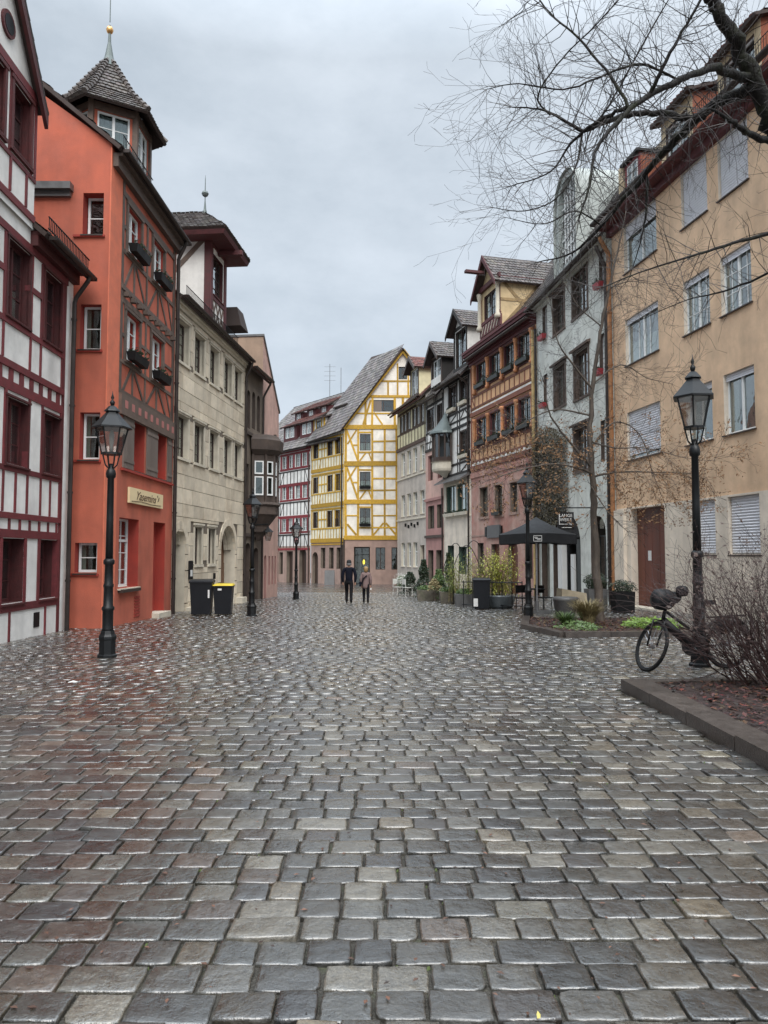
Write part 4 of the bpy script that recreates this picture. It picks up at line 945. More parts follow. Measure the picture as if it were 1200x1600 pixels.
for c, d in rz:
    Y1.H(lem, c-.1, 0, 5.9, .13); Y1.H(lem, (c+d)/2, 1.3, 3.0, .12); Y1.H(lem, d+.13, 0, 5.9, .13); Y1.H(lem, c-1.2, 0, 5.9, .34, proud=.07); Y1.H(lem, c-1.55, 0, 5.9, .1, proud=.05)
    for u in (.06, .32, 1.38, 2.0, 2.5, 2.98, 4.02, 4.4, 5.38, 5.85): Y1.V(lem, u, c, d+.1, .11)
    for k in range(12): Y1.V(lem, .2+k*.5, c-1.05, c-.15, .08)
    Y1.beam(lem, 1.5, c-1.0, 1.8, c-.2, .08)
# gable front
k2 = [(1.4, 2.35, 10.78, 12.25), (1.4, 2.35, 7.38, 8.88), (1.4, 2.35, 4.08, 5.65), (2.6, 4.4, 14.25, 15.3), (4.85, 5.6, 17.15, 18.3)]
b = MB(); Y2.wall(None, 0, 10.44, 3.0, 12.9, k2[:3]+[(6.2, 7.1, z, z+1.5) for z in (10.78, 7.38, 4.08)], rec=.18, mb=b)
def gab(zlo, zhi, ua, ub, hs):
    Y2.wall(None, ua, ub, zlo, zhi, hs, rec=.18, mb=b)
    sl = 6.95/5.22
    la, lb = (zlo-12.9)/sl, (zhi-12.9)/sl
    b.add([Y2.P(la, 0, zlo), Y2.P(ua, 0, zlo), Y2.P(ua, 0, zhi), Y2.P(lb, 0, zhi)], [(0,1,2,3)]); b.add([Y2.P(ub, 0, zlo), Y2.P(10.44-la, 0, zlo), Y2.P(10.44-lb, 0, zhi), Y2.P(ub, 0, zhi)], [(0,1,2,3)])
gab(12.9, 16.0, 2.5, 8.0, [k2[3]]); gab(16.0, 18.5, 4.4, 6.0, [k2[4]]); b.add([Y2.P(4.2, 0, 18.5), Y2.P(6.24, 0, 18.5), Y2.P(5.22, 0, 19.85)], [(0,1,2)])
b.build('gable_wall', [M['cream'], M['bframe']], r)
gh = [(.9, 2.3, -1.6, 2.25), (2.8, 3.65, .25, 2.2), (4.2, 5.1, .25, 2.2)]
Y2.wall([M['rose'], M['brownstone']], 0, 10.44, -1.6, 3.0, gh, rec=.35, name='base_wall')
for h in k2: Y2.window(*h, rec=.1, fm='bframe', cols=3, rows=2, curtain='half' if h[0] < 2 else None, box='black' if h[0] < 2 and h[2] < 9 else None)
Y2.piece('shutter', M['shutter'], 2.98, -.02, 14.75, .7, .05, .95)
Y2.window(2.8, 3.65, .25, 2.2, rec=.25, fm='bframe', cols=2, rows=3); Y2.window(4.2, 5.1, .25, 2.2, rec=.25, fm='bframe', cols=2, rows=3)
# shop door with the lit yellow display behind its glass
Y2.window(.95, 2.25, -1.0, 2.2, rec=.28, fm='dframe', cols=2, rows=1, transom=.8, name='shop_door')
for z in (3.0+.05, 6.23, 9.63, 12.88): Y2.H(oc_, z, 0, 10.4, .38, proud=.08)
Y2.H(oc_, 15.62, 2.2, 8.2, .24, proud=.05); Y2.H(oc_, 17.0, 3.3, 7.1, .16)
for zl, zh, wz in ((3.25, 6.05, (3.95, 5.7)), (6.42, 9.45, (7.25, 9.0)), (9.82, 12.7, (10.65, 12.35))):
    for u in (.15, 1.25, 2.5, 3.6, 4.65): Y2.V(oc_, u, zl, zh, .22 if u < 1 else .18)
    Y2.H(oc_, wz[0], 2.55, 4.65, .13); Y2.H(oc_, (zl+zh)/2+.35, 2.55, 4.65, .13); Y2.H(oc_, wz[0]-.03, 1.3, 2.45, .13); Y2.H(oc_, wz[1]+.05, 1.3, 2.45, .13)
    if zl > 4:
        Y2.beam(oc_, .25, zh-.1, 1.2, zl+.1, .18); Y2.beam(oc_, .3, (zl+zh)/2+.1, 1.1, zh-.1, .14); Y2.H(oc_, (zl+zh)/2, .7, 1.2, .13)
        Y2.beam(oc_, 1.4, zl+.05, 1.9, wz[0]-.1, .13); Y2.beam(oc_, 2.45, zl+.05, 2.2, wz[0]-.1, .12)
    else:
        Y2.beam(oc_, .3, zl+1.0, 1.1, zl+.05, .17); Y2.beam(oc_, 2.6, zl+.05, 3.5, zl+1.1, .16); Y2.beam(oc_, 4.6, zl+.05, 3.7, zl+1.1, .16); Y2.H(oc_, 5.0, .2, 1.2, .13)
for u in (1.9, 2.5, 4.5, 5.22, 6.5, 8): Y2.V(oc_, u, 13.05, min(15.5, 12.9+1.33*min(u, 10.44-u)-.2), .2)
Y2.beam(oc_, 1.7, 13.1, 2.35, 15.3, .18); Y2.beam(oc_, 3.4, 13.1, 2.65, 14.2, .14); Y2.H(oc_, 14.1, 1.0, 4.4, .13)
for u in (3.9, 4.75, 5.7): Y2.V(oc_, u, 15.7, 17.0, .15)
for u in (4.75, 5.7): Y2.V(oc_, u, 17.05, 18.6, .14)
Y2.beam(oc_, -.1, 12.75, 5.22, 19.75, .36, proud=.3); Y2.beam(oc_, 5.22, 19.75, 10.5, 12.75, .36, proud=.3)
Y2.V(oc_, 4.8, 3, 12.8, .16); Y1.V(M['darkstone'], 5.86, -1, 3.0, .35, proud=.05, name='corner_post')
Y1.pipe(5.75, -1.0, 12.0, n=.14, r=.06)
A_, B_ = Y2.P(-.35, .5, 12.45), Y1.P(-.3, .5, 12.2)
Rf = Y2.P(5.22, .5, 19.9); Rb = Vector((-1.2, 69.8, 19.9)); nn_ = (A_-B_).cross(Rf-B_); Rb.z = B_.z-(nn_.x*(Rb.x-B_.x)+nn_.y*(Rb.y-B_.y))/nn_.z
roof(r, 'roof', [(B_, A_, Rf, Rb)], 'tile_grey', wdt=.3, hgt=.38, tonebase=.9)
b = MB(); b.hexa([Y2.P(5.22, .5, 19.8), Y2.P(10.8, .5, 12.3), Y2.P(10.8, -8, 12.3), Rb-Vector((0,0,.1)), Y2.P(5.22, .5, 19.9), Y2.P(10.8, .5, 12.45), Y2.P(10.8, -8, 12.45), Rb]); b.build('far_roof_slope', M['tile_grey'], r)
# dormers on the left slope
for uc, z0_, sc_ in ((.9, 12.9, 1.0), (3.2, 14.2, .8)):
    hw, n0_ = .95*sc_, -.3-(z0_-12.9)*1.0
    b = MB(); Y1.box(b, uc-hw, uc+hw, n0_-4, n0_, z0_-.5, z0_+1.5*sc_); b.build('dormer_wall', M['cream'], r)
    F_ = Face(p0, pc, r); F_.o = Y1.o+Y1.n*n0_
    F_.window(uc-.4*sc_, uc+.4*sc_, z0_+.1, z0_+1.3*sc_, rec=-.04, fm='bframe', cols=2, rows=2, backing=False)
    for u in (uc-hw, uc-.5*sc_, uc+.5*sc_, uc+hw): F_.V(oc_, u, z0_-.4, z0_+1.5*sc_, .14)
    Pn = Y1.P; b = MB()
    roof(r, 'dormer_roof', [(Pn(uc-hw-.4, n0_+.5, z0_+1.45*sc_), Pn(uc+hw+.4, n0_+.5, z0_+1.45*sc_), Pn(uc+hw+.4, n0_-4, z0_+3.0*sc_), Pn(uc-hw-.4, n0_-4, z0_+3.0*sc_))], 'tile_grey', wdt=.3, hgt=.38)
Y1.gutter(-.2, 6.2, 12.2, .6)
d_ = thing('lit_display', 'glowing yellow display behind the glass shop door of the yellow house', 'display', tuple(Y2.P(1.7, -.6, .2)))
b = MB(); q = Y2.P(1.75, -.62, 0); b.ring([(.03, .7), (.08, .78), (.1, .92), (.07, 1.05), (.02, 1.14)], 10, (q.x, q.y)); b.build('lit_shade', M['lit'], d_, smooth=True); b = MB(); b.ring([(.06, -1.0), (.05, .55)], 8, (q.x, q.y)); b.ring([(.2, -1.0), (.2, -.95)], 12, (q.x, q.y)); b.build('stand', M['iron'], d_)

# ---------------------------------------------------------------- houses 8-10 share one bent row on the right
q0, q1 = Vector((1.15, 63.5, 0)), Vector((5.6, 47.5, 0)); dq = (q1-q0).normalized()
def sub(u0, u1): return tuple((q0+dq*u0))[:2], tuple((q0+dq*u1))[:2]
# 8 cream
p0, p1 = sub(0, 7.58)
r = house('cream_house', 'cream-topped house with grey plaster below, directly right of the yellow house', p0)
F = Face(p0, p1, r)
wt = [(1.0, 1.75), (1.95, 2.7), (3.0, 3.75), (4.45, 5.2), (5.4, 6.15), (6.55, 7.3)]
hT = [(a, b_, 11.85, 13.3) for a, b_ in wt]; u4 = [(1.15, 2.2), (2.8, 3.85), (4.4, 5.5), (6.2, 7.3)]
h3 = [(a, b_, 8.15, 10.1) for a, b_ in u4]; h2 = [(a, b_, 4.75, 6.55) for a, b_ in u4]; h1 = [(a, b_, .6, 2.55) for a, b_ in u4[:3]]+[(6.2, 7.2, -1.5, 2.3)]
F.wall([M['yel_panel'], M['bframe']], 0, 7.58, 10.4, 13.9, hT, rec=.2); F.wall([M['grey_plaster'], M['stone_light']], 0, 7.58, -1.5, 10.4, h3+h2+h1, rec=.3, name='lower_wall')
for i, h in enumerate(hT): F.window(*h, rec=.1, fm='wframe', cols=2, rows=3, curtain='half' if i % 2 else 'side', sill='bframe')
for i, h in enumerate(h3+h2+h1[:3]): F.window(*h, rec=.2, fm='wframe', cols=2, rows=2, transom=.62, curtain=['side', 'half', 'full'][i % 3], sill='stone_light')
F.piece('door', M['bframe'], 6.7, -.27, .4, 1.0, .05, 3.6)
kb = M['black_beam']; db = timber('umber_timber', (.07,.04,.03))
F.H(db, 10.45, 0, 7.55, .3, proud=.1); F.H(db, 11.7, .1, 7.5, .16); F.H(db, 13.45, .1, 7.5, .2)
for k in range(10): F.V(db, .15+k*.8, 10.6, 11.6, .1)
for a, b_ in wt: F.V(db, a-.08, 11.78, 13.35, .13); F.V(db, b_+.08, 11.78, 13.35, .13)
F.piece('string_course', M['stone_light'], 3.79, .03, 4.45, 7.5, .12, .14); F.piece('string_course', M['stone_light'], 3.79, .03, 7.9, 7.5, .12, .12)
for k in range(5): F.piece('wall_anchor', M['iron'], 2.6+k*.8, .08, 4.0-.15*(k % 2), .1, .14, .28)
body(F, .002, 7.578, 10, -1.5, 13.9, M['cream'], ridge=18)
gable_roof(F, 0, 7.6, 14.1, 10, math.radians(45), 'tile_red', ov=.7, wdt=.28, hgt=.36); F.gutter(-.1, 7.6, 13.62, .78)
b = MB(); F.box(b, 0, 7.6, -.02, .7, 13.72, 13.78); b.build('soffit', M['bframe'], r)
def eave_dormer(F, uc, hw, z0_, zt, apex, fm, wm, bm, roofm='tile_red', n0=-.1, win=None, inward=3.6, ovd=.35, wallm=None):
    b = MB(); n_ = n0; P = F.P
    D_ = Face(tuple(F.o)[:2], tuple(F.o+F.d*F.len)[:2], F.root); D_.o = F.o+F.n*n_
    win = win or (uc-hw+.3, uc+hw-.3, z0_+.6, zt-.2)
    D_.wall(None, uc-hw, uc+hw, z0_, zt, [win], rec=.15, mb=b); b.add([D_.P(uc-hw, 0, zt), D_.P(uc+hw, 0, zt), D_.P(uc, 0, apex-.1)], [(0,1,2)])
    for s_ in (-1, 1): b.quad(D_.P(uc+s_*hw, 0, z0_), D_.P(uc+s_*hw, -inward, z0_), D_.P(uc+s_*hw, -inward, zt), D_.P(uc+s_*hw, 0, zt))
    b.build('dormer_wall', [wm, bm], F.root)
    D_.window(*win, rec=.08, fm=fm, cols=3, rows=3, curtain='side')
    for u in (uc-hw+.09, uc+hw-.09): D_.V(bm, u, z0_, zt, .18, proud=.05)
    D_.H(bm, win[2]-.13, uc-hw, uc+hw, .18, proud=.07); D_.H(bm, zt-.02, uc-hw, uc+hw, .2, proud=.08)
    sl = (apex-zt)/hw; zo = zt-sl*ovd
    roof(F.root, 'dormer_roof', [(D_.P(uc+hw+ovd, .5, zo), D_.P(uc+hw+ovd, -inward-1.5, zo), D_.P(uc, -inward-1.5, apex), D_.P(uc, .5, apex)), (D_.P(uc-hw-ovd, -inward-1.5, zo), D_.P(uc-hw-ovd, .5, zo), D_.P(uc, .5, apex), D_.P(uc, -inward-1.5, apex))], roofm, wdt=.24, hgt=.3)
    b = MB()
    for s_ in (-1, 1): b.hexa([D_.P(uc+s_*(hw+ovd+.03), .5, zo-.28), D_.P(uc+s_*(hw+ovd+.03), .56, zo-.28), D_.P(uc, .56, apex-.34), D_.P(uc, .5, apex-.34), D_.P(uc+s_*(hw+ovd+.03), .5, zo), D_.P(uc+s_*(hw+ovd+.03), .56, zo), D_.P(uc, .56, apex+.02), D_.P(uc, .5, apex+.02)])
    b.build('barge_board', bm, F.root)
    return D_
eave_dormer(F, 4.6, 1.1, 13.9, 16.7, 17.6, 'wframe', M['yel_panel'], M['bframe'], 'tile_red')
# 9 rose-pink narrow
p0, p1 = sub(7.6, 11.5)
r = house('rose_house', 'narrow rose pink house with black and white timbered top floor', p0)
F = Face(p0, p1, r); L_ = F.len
hs = [(.45, 1.9, 10.95, 12.55), (2.7, 3.65, 10.9, 12.5)]; lo = [(.55, 1.65, 7.1, 9.0), (2.7, 3.6, 7.1, 9.0), (.5, 1.9, 3.5, 5.2), (2.5, 3.7, 3.5, 5.2), (.5, 1.7, -1.3, 1.9), (2.3, 3.5, -1.3, 1.9)]
F.wall([M['white'], M['bframe']], 0, L_, 9.3, 13.4, hs, rec=.18); F.wall([M['pink'], M['pink_deep']], 0, L_, 5.6, 9.3, lo[:2], rec=.25, name='pink_wall'); F.wall([M['pink_deep'], M['brownstone']], 0, L_, -1.3, 5.6, lo[2:], rec=.3, name='base_wall')
for h in hs: F.window(*h, rec=.08, fm='bframe', cols=3, rows=3, sill='bframe')
for h in lo[:4]: F.window(*h, rec=.2, fm='bframe', cols=2, rows=3, curtain='side')
for h in lo[4:]: F.window(*h, rec=.28, fm='bframe', cols=2, rows=3, transom=.75)
F.H(kb, 9.4, 0, L_, .2, proud=.06); F.H(kb, 10.7, 0, L_, .16); F.H(kb, 12.75, 0, L_, .2); F.H(kb, 10.0, 0, L_, .09)
for u in (.08, .38, 1.98, 2.3, 2.62, 3.78): F.V(kb, u, 9.5, 13.2, .12)
F.beam(kb, .9, 9.5, 1.4, 10.6, .09); F.beam(kb, 1.9, 9.5, 1.5, 10.6, .09); F.beam(kb, 2.7, 10.6, 3.6, 9.5, .09)
F.piece('string_course', M['pink_deep'], L_/2, .05, 5.65, L_, .14, .2); F.piece('string_course', M['darkstone'], L_/2, .06, 2.9, L_, .14, .2)
body(F, .002, L_-.002, 10, -1.3, 13.4, M['pink'], ridge=18); gable_roof(F, 0, L_, 13.6, 10, math.radians(48), 'tile', ov=.6, ovs=.0, wdt=.28, hgt=.36); F.gutter(0, L_, 13.05, .7)
eave_dormer(F, 2.3, 1.15, 13.3, 16.2, 17.3, 'wframe', M['black_beam'], M['bframe'], 'tile')
F.H(M['white'], 14.35, 1.3, 3.3, .5, proud=.0, name='dormer_panel')
# 10 black and white with oriel
p0, p1 = sub(11.52, 16.55)
r = house('oriel_timbered_house', 'white house with black timbers and a round dark-roofed oriel, right of the rose house', p0)
F = Face(p0, p1, r); L_ = F.len
hs = [(1.3, 2.6, 11.4, 13.2), (3.45, 4.75, 11.5, 13.2), (3.4, 4.85, 7.95, 9.75)]; lo = [(.6, 2.5, 4.2, 6.3), (2.7, 4.85, 4.2, 6.3)]; g0 = [(.8, 2.0, -.8, 2.2), (2.9, 4.3, .3, 2.1)]
F.wall([M['white'], M['bframe']], 0, L_, 6.9, 13.9, hs, rec=.18); F.wall([M['base_cream'], M['gframe']], 0, L_, -1.2, 6.9, lo+g0, rec=.3, name='base_wall')
for h in hs: F.window(*h, rec=.06, fm='bframe', cols=3, rows=3, box='stone_light', casing='bframe', cw=.08)
for h in lo: F.window(*h, rec=.15, fm='gframe', cols=2, rows=1, casing='stone_light', cw=.12, curtain='full', box='stone_light')
for h in g0: F.window(*h, rec=.25, fm='gframe', cols=2, rows=2)
for z, w_ in ((6.95, .3), (7.7, .14), (10.15, .2), (10.6, .12), (11.2, .14), (13.5, .25)): F.H(kb, z, 0, L_, w_, proud=.03 if w_ < .2 else .06)
for u in (.1, 2.8, 3.2, L_-.1, 1.1): F.V(kb, u, 7.05, 13.4, .15)
F.beam(kb, 3.4, 7.1, 4.85, 7.65, .1); F.beam(kb, 3.4, 10.7, 4.0, 11.1, .1); F.beam(kb, 4.85, 10.7, 4.2, 11.1, .1); F.beam(kb, 1.5, 10.7, 2.6, 11.1, .1)
b = MB(); b.hexa([F.P(-.1, .7, 6.45), F.P(L_, .7, 6.45), F.P(L_, 0, 6.75), F.P(-.1, 0, 6.75), F.P(-.1, .7, 6.52), F.P(L_, .7, 6.52), F.P(L_, 0, 6.98), F.P(-.1, 0, 6.98)]); b.build('pent_roof', M['zinc'], r)
body(F, .002, L_-.002, 10, -1.2, 13.9, M['white'], ridge=18); gable_roof(F, 0, L_, 14.0, 10, math.radians(48), 'tile', ov=.7, ovs=.0, wdt=.28, hgt=.36); F.gutter(0, L_, 13.3, .8); F.pipe(L_-.12, -.6, 12.6, n=.12, r=.06, top=.75, topz=.7); F.pipe(.0, -.6, 6.3, n=.12, r=.06)
eave_dormer(F, 3.2, 1.2, 13.7, 17.0, 18.2, 'bframe', M['white'], M['black_beam'], 'tile')
# round oriel
oc = F.P(.95, .15, 0)
def lathe_half(prof, name, m, n=12, smooth=False):
    b = MB(); vs = [oc+F.d*(rd*math.cos(pi*k/(n-1)))+F.n*(rd*math.sin(pi*k/(n-1)))+Vector((0,0,z)) for rd, z in prof for k in range(n)]
    b.add(vs, [(i*n+k, i*n+k+1, (i+1)*n+k+1, (i+1)*n+k) for i in range(len(prof)-1) for k in range(n-1)]+[tuple(range(n)), tuple((len(prof)-1)*n+k for k in range(n))]); return b.build(name, m, r, smooth=smooth)
lathe_half([(.15, 6.95), (.35, 7.1), (.5, 7.2), (.95, 7.35), (1.0, 7.5), (1.0, 7.95), (1.08, 8.0)], 'oriel_base', M['stone_light'])
lathe_half([(.85, 8.0), (.85, 10.05)], 'oriel_core', M['black']); lathe_half([(1.2, 9.95), (1.15, 10.1), (.7, 10.55), (.3, 11.1), (.05, 11.6)], 'oriel_roof', M['green_patina'])
lathe_half([(1.0, 8.0), (1.02, 8.3)], 'oriel_rail', M['bframe'])
for k in range(8):
    a = pi*k/7; p = oc+F.d*(.95*math.cos(a))+F.n*(.95*math.sin(a)); b = MB(); b.hexa([Vector((p.x+dx*.05, p.y+dy*.05, z)) for z in (8.1, 10.05) for dx, dy in ((-1,-1),(1,-1),(1,1),(-1,1))]); b.build('oriel_post', M['bframe'], r)
for k in range(7):
    a0, a1 = pi*k/7+.08, pi*(k+1)/7-.08; A_, B_ = [oc+F.d*(.92*math.cos(a))+F.n*(.92*math.sin(a)) for a in (a0, a1)]; b = MB(); b.quad(A_+Vector((0,0,8.3)), B_+Vector((0,0,8.3)), B_+Vector((0,0,9.95)), A_+Vector((0,0,9.95))); b.build('oriel_pane', M['glass'], r)

# ---------------------------------------------------------------- house 11: apricot timbered house
p0, p1 = (5.62, 47.42), (8.0, 38.32)
r = house('apricot_timbered_house', 'apricot half-timbered house with rust beams, maroon cornice and pedimented dormer above rose-red stone', p0)
F = Face(p0, p1, r); L_ = F.len; ru = M['rust_beam']; oc2 = M['orange_col']
c4 = [(1.2, 2.75), (3.3, 4.85), (5.45, 6.8), (7.35, 8.75)]
h3 = [(a, b_, 12.0, 13.6) for a, b_ in c4]; h2 = [(a, b_, 8.4, 10.05) for a, b_ in c4]; h1 = [(1.5, 2.8, 3.9, 5.7), (3.85, 4.95, 3.9, 5.65), (6.0, 7.0, 3.95, 5.6), (7.9, 8.8, 3.95, 5.6)]; h0 = [(1.0, 2.0, .4, 2.3), (3.2, 4.4, -.8, 2.2), (5.6, 6.9, -.8, 2.4, 1.0), (7.8, 8.7, .3, 2.2)]
F.wall([M['apricot'], M['maroon']], 0, L_, 6.9, 14.0, h3+h2, rec=.22); F.wall([M['rose_red'], M['brownstone']], 0, L_, -1, 6.9, h1+h0, rec=.3, name='lower_wall')
for i, h in enumerate(h3+h2): F.window(*h, rec=.08, fm='dframe', cols=3, rows=3, box='dframe', casing='maroon', cw=.09, curtain='side' if i % 2 else 'half')
for i, h in enumerate(h1): F.window(*h, rec=.2, fm='bframe', cols=2, rows=3, box='dframe' if i in (1,) else None, casing='rose', cw=.14, curtain='side')
for h in (h0[0], h0[3]): F.window(*h, rec=.2, fm='bframe', cols=2, rows=2)
for h in h0[1:3]: F.piece('door', M['door'], (h[0]+h[1])/2, -.27, .6, h[1]-h[0], .05, 3.4)
for z0_ in (6.95, 10.4):
    F.H(ru, z0_+.1, .1, L_-.1, .28, proud=.1); F.H(ru, z0_+.5, .1, L_-.1, .12, proud=.05); F.H(ru, z0_+1.25, .1, L_-.1, .16)
    F.H(M['white'], z0_+.32, .2, L_-.2, .1, proud=.02, name='pale_strip')
    F.H(ru, z0_+3.25, .1, L_-.1, .18)
    for k in range(13): F.V(ru, .75+k*.66, z0_+.56, z0_+1.18, .09)
    F.beam(ru, .25, z0_+1.15, .7, z0_+.6, .09); F.beam(ru, L_-.3, z0_+1.15, L_-.8, z0_+.6, .09)
    for u in (.12, L_-.12): F.V(ru, u, z0_+.2, z0_+3.2, .2)
    for a, b_ in c4:
        for u in (a-.1, b_+.1): F.V(ru, u, z0_+1.3, z0_+3.2, .13)
    for u in (.85, 3.02, 5.15, 7.08, 9.05):
        b = MB(); p = F.P(u, .1, 0); b.ring([(.15, z0_+1.3), (.15, z0_+1.45), (.1, z0_+1.5), (.085, z0_+2.1), (.1, z0_+2.2), (.085, z0_+2.3), (.1, z0_+2.95), (.15, z0_+3.05), (.15, z0_+3.2)], 10, (p.x, p.y)); b.build('painted_column', oc2, r, smooth=True)
for k in range(14): F.piece('frieze_block', M['white'], .9+k*.6, .11, 7.28, .22, .04, .16)
F.H(M['rose_red'], 6.6, 0, L_, .3, proud=.06, name='string_course')
F.cornice(M['maroon'], 0, L_, 13.72, ((0, .12), (0, .25), (0, .4), (0, .55), (0, .62)), .17)
for k in range(6): F.piece('stone_course', M['rose'], L_/2, .0, 2.75+k*.0, L_, .06, .1) if k == 0 else None
F.piece('wall_plaque', M['pot'], 3.7, .06, 2.95, 1.9, .1, .75)
for u in (2.6, 4.8): F.piece('plaque_scroll', M['iron'], u, .08, 2.95, .2, .12, .6)
body(F, .002, L_-.002, 10, -1, 14.2, M['apricot'], ridge=19); gable_roof(F, 0, L_, 14.72, 10, math.radians(50), 'tile', ov=.62, ovs=.0, wdt=.28, hgt=.36)
D_ = eave_dormer(F, 3.95, 1.5, 14.55, 17.75, 19.5, 'bframe', plaster('tan_dormer_infill', (.62,.47,.27)), M['maroon'], 'tile', n0=.25, win=(3.0, 4.9, 15.8, 17.3), ovd=.35)
for u in (2.55, 5.32):
    b = MB(); p = D_.P(u, .12, 0); b.ring([(.2, 15.3), (.2, 15.5), (.13, 15.6), (.12, 17.2), (.17, 17.35), (.2, 17.6)], 12, (p.x, p.y)); b.build('dormer_pilaster', M['stone_light'], r, smooth=True)
D_.H(M['maroon'], 17.75, 2.2, 5.7, .3, proud=.2); D_.H(M['maroon'], 15.2, 2.4, 5.5, .7, proud=.06)
for k in range(6): D_.beam(M['stone_light'], 2.7+k*.45, 14.95, 3.05+k*.45, 15.45, .07, proud=.09)
b = MB(); D_.box(b, 2.45, 5.4, -.02, .02, 17.9, 17.95); D_.box(b, 3.8, 4.1, .4, 1.6, 18.35, 18.5); b.build('hoist_beam', M['maroon'], r)
Ck = Face(tuple(D_.P(5.45, -3.6, 0))[:2], tuple(D_.P(5.45, 0, 0))[:2], r)
if Ck.n.dot(F.d) < 0: Ck = Face(tuple(D_.P(5.45, 0, 0))[:2], tuple(D_.P(5.45, -3.6, 0))[:2], r)
tm2 = timber('ochre_brown_timber', (.28,.19,.09)); Ck.H(tm2, 16.4, 0, 3.6, .18); Ck.beam(tm2, .2, 14.9, 2.6, 17.6, .18); Ck.beam(tm2, .2, 17.4, 2.6, 15.0, .18); Ck.H(M['maroon'], 17.65, 0, 3.6, .3)
F.pipe(L_-.12, -.6, 13.4, n=.14, r=.09, m=mat('ochre_stained_pipe', (.50,.36,.16), rough=.6, var=.3))

# ---------------------------------------------------------------- house 12: mint-white house
p0, p1 = (8.02, 38.28), (9.13, 29.12)
r = house('mint_white_house', 'tall mint-white plastered house with arched dormer window and black cafe front, behind the slender tree', p0)
F = Face(p0, p1, r); L_ = F.len
wd = [(2.6, 4.05, 12.3, 14.15), (5.1, 6.8, 12.3, 14.3), (2.6, 4.05, 8.65, 10.6), (5.2, 6.8, 8.55, 10.6), (5.05, 6.6, 5.3, 7.2)]
nw = [(.95, 1.65, 12.5, 14.2), (8.05, 8.6, 12.6, 14.2), (1.0, 1.6, 9.0, 10.7), (7.95, 8.45, 9.0, 10.7), (7.95, 8.45, 5.4, 7.1)]
ar = [(2.1, 5.6, -.8, 3.5, .85), (6.75, 8.3, -.8, 3.2, 1.0), (.4, 1.6, -.8, 2.6)]
F.wall([M['mint'], M['gbrown']], 0, L_, -.9, 14.4, wd+nw+ar, rec=.3)
for h in wd: F.window(*h, rec=.16, fm='gbrown', cols=4, rows=4, casing='gbrown', cw=.1, sill='gbrown', curtain='side')
for i, h in enumerate(nw): F.window(*h, rec=.16, fm='wframe', cols=1, rows=3, mull=False, box='red_sill' if i in (0, 1, 2, 3) else None, plant='leaf_dark')
for h in wd: 
    F.piece('window_hood', M['gbrown'], (h[0]+h[1])/2, .05, h[3]+.2, h[1]-h[0]+.5, .25, .1, tilt=.3)
for a, b_, c, d, *_ in ar[:2]:
    F.piece('shop_recess', M['black'], (a+b_)/2, -.75, (c+d)/2, b_-a+.6, .05, d-c+.5)
F.piece('cafe_pillar', M['label'], 3.2, -.05, .8, .55, .25, 3.1); F.piece('cafe_pillar', M['label'], 4.2, -.2, .4, .4, .1, 2.4); F.piece('cafe_door', M['dframe'], 4.9, -.3, .7, .9, .08, 3.2); F.piece('cafe_panel', M['black'], 2.5, -.28, .8, .6, .08, 3.2)
F.piece('cafe_transom', M['black'], 3.85, -.1, 2.7, 3.4, .12, .7)
F.window(6.9, 8.15, .5, 2.4, rec=.3, fm='dframe', cols=2, rows=2)
b = MB()
for k in range(9): q = random.Random(k); z = .3+k*.22; b.quad(F.P(8.5+q.uniform(-.05,.05), .012, z), F.P(8.62, .012, z+.02), F.P(8.66+q.uniform(-.05,.05), .012, z+.17), F.P(8.52, .012, z+.14))
F.piece('dark_post', M['black'], 8.58, -.02, 1.5, .3, .05, 3.6)
b.build('chalk_marks', M['graffiti'], r)
body(F, .002, L_-.002, 10, -.9, 14.4, M['mint'], ridge=19.5)
F.cornice(M['mint'], 0, L_, 14.3, ((0, .15), (0, .3)), .13)
P = F.P
roof(r, 'roof', [(P(-.05, .5, 14.35), P(L_, .5, 14.35), P(L_, -1.5, 17.6), P(-.05, -1.5, 17.6)), (P(-.05, -1.5, 17.61), P(L_, -1.5, 17.61), P(L_, -5, 20), P(-.05, -5, 20))], 'tile', wdt=.25, hgt=.33)
# arched dormer
ua, ub, zs, zt = 3.65, 6.35, 14.5, 17.9; uc, rr_ = 5.0, 1.35; b = MB(); K = 14; nf = .2
arc = [(uc-rr_*math.cos(pi*i/K), zt+rr_*math.sin(pi*i/K)) for i in range(K+1)]; arc2 = [(uc-(rr_-.3)*math.cos(pi*i/K), zt+(rr_-.3)*math.sin(pi*i/K)) for i in range(K+1)]
o_ = [(ua, zs)]+arc+[(ub, zs)]; i_ = [(ua+.3, zs+.5)]+arc2+[(ub-.3, zs+.5)]
for (x0, y0), (x1, y1), (x2, y2), (x3, y3) in zip(o_, o_[1:], i_[1:], i_): b.hexa([P(x0, nf-.35, y0), P(x1, nf-.35, y1), P(x2, nf-.35, y2), P(x3, nf-.35, y3), P(x0, nf, y0), P(x1, nf, y1), P(x2, nf, y2), P(x3, nf, y3)])
b.hexa([P(ua, nf-.35, zs), P(ub, nf-.35, zs), P(ub-.3, nf-.35, zs+.5), P(ua+.3, nf-.35, zs+.5), P(ua, nf, zs), P(ub, nf, zs), P(ub-.3, nf, zs+.5), P(ua+.3, nf, zs+.5)])
b.build('dormer_surround', mat('grey_green_dormer_paint', (.36,.39,.37), rough=.6), r)
b = MB(); b.add([P(x, nf-.25, y) for x, y in i_], [tuple(range(len(i_)))]); b.build('dormer_pane', M['glass'], r)
b = MB(); b.add([P(x, nf-.9, y) for x, y in i_], [tuple(range(len(i_)))]); b.build('dormer_curtain', M['sheer'], r)
b = MB()
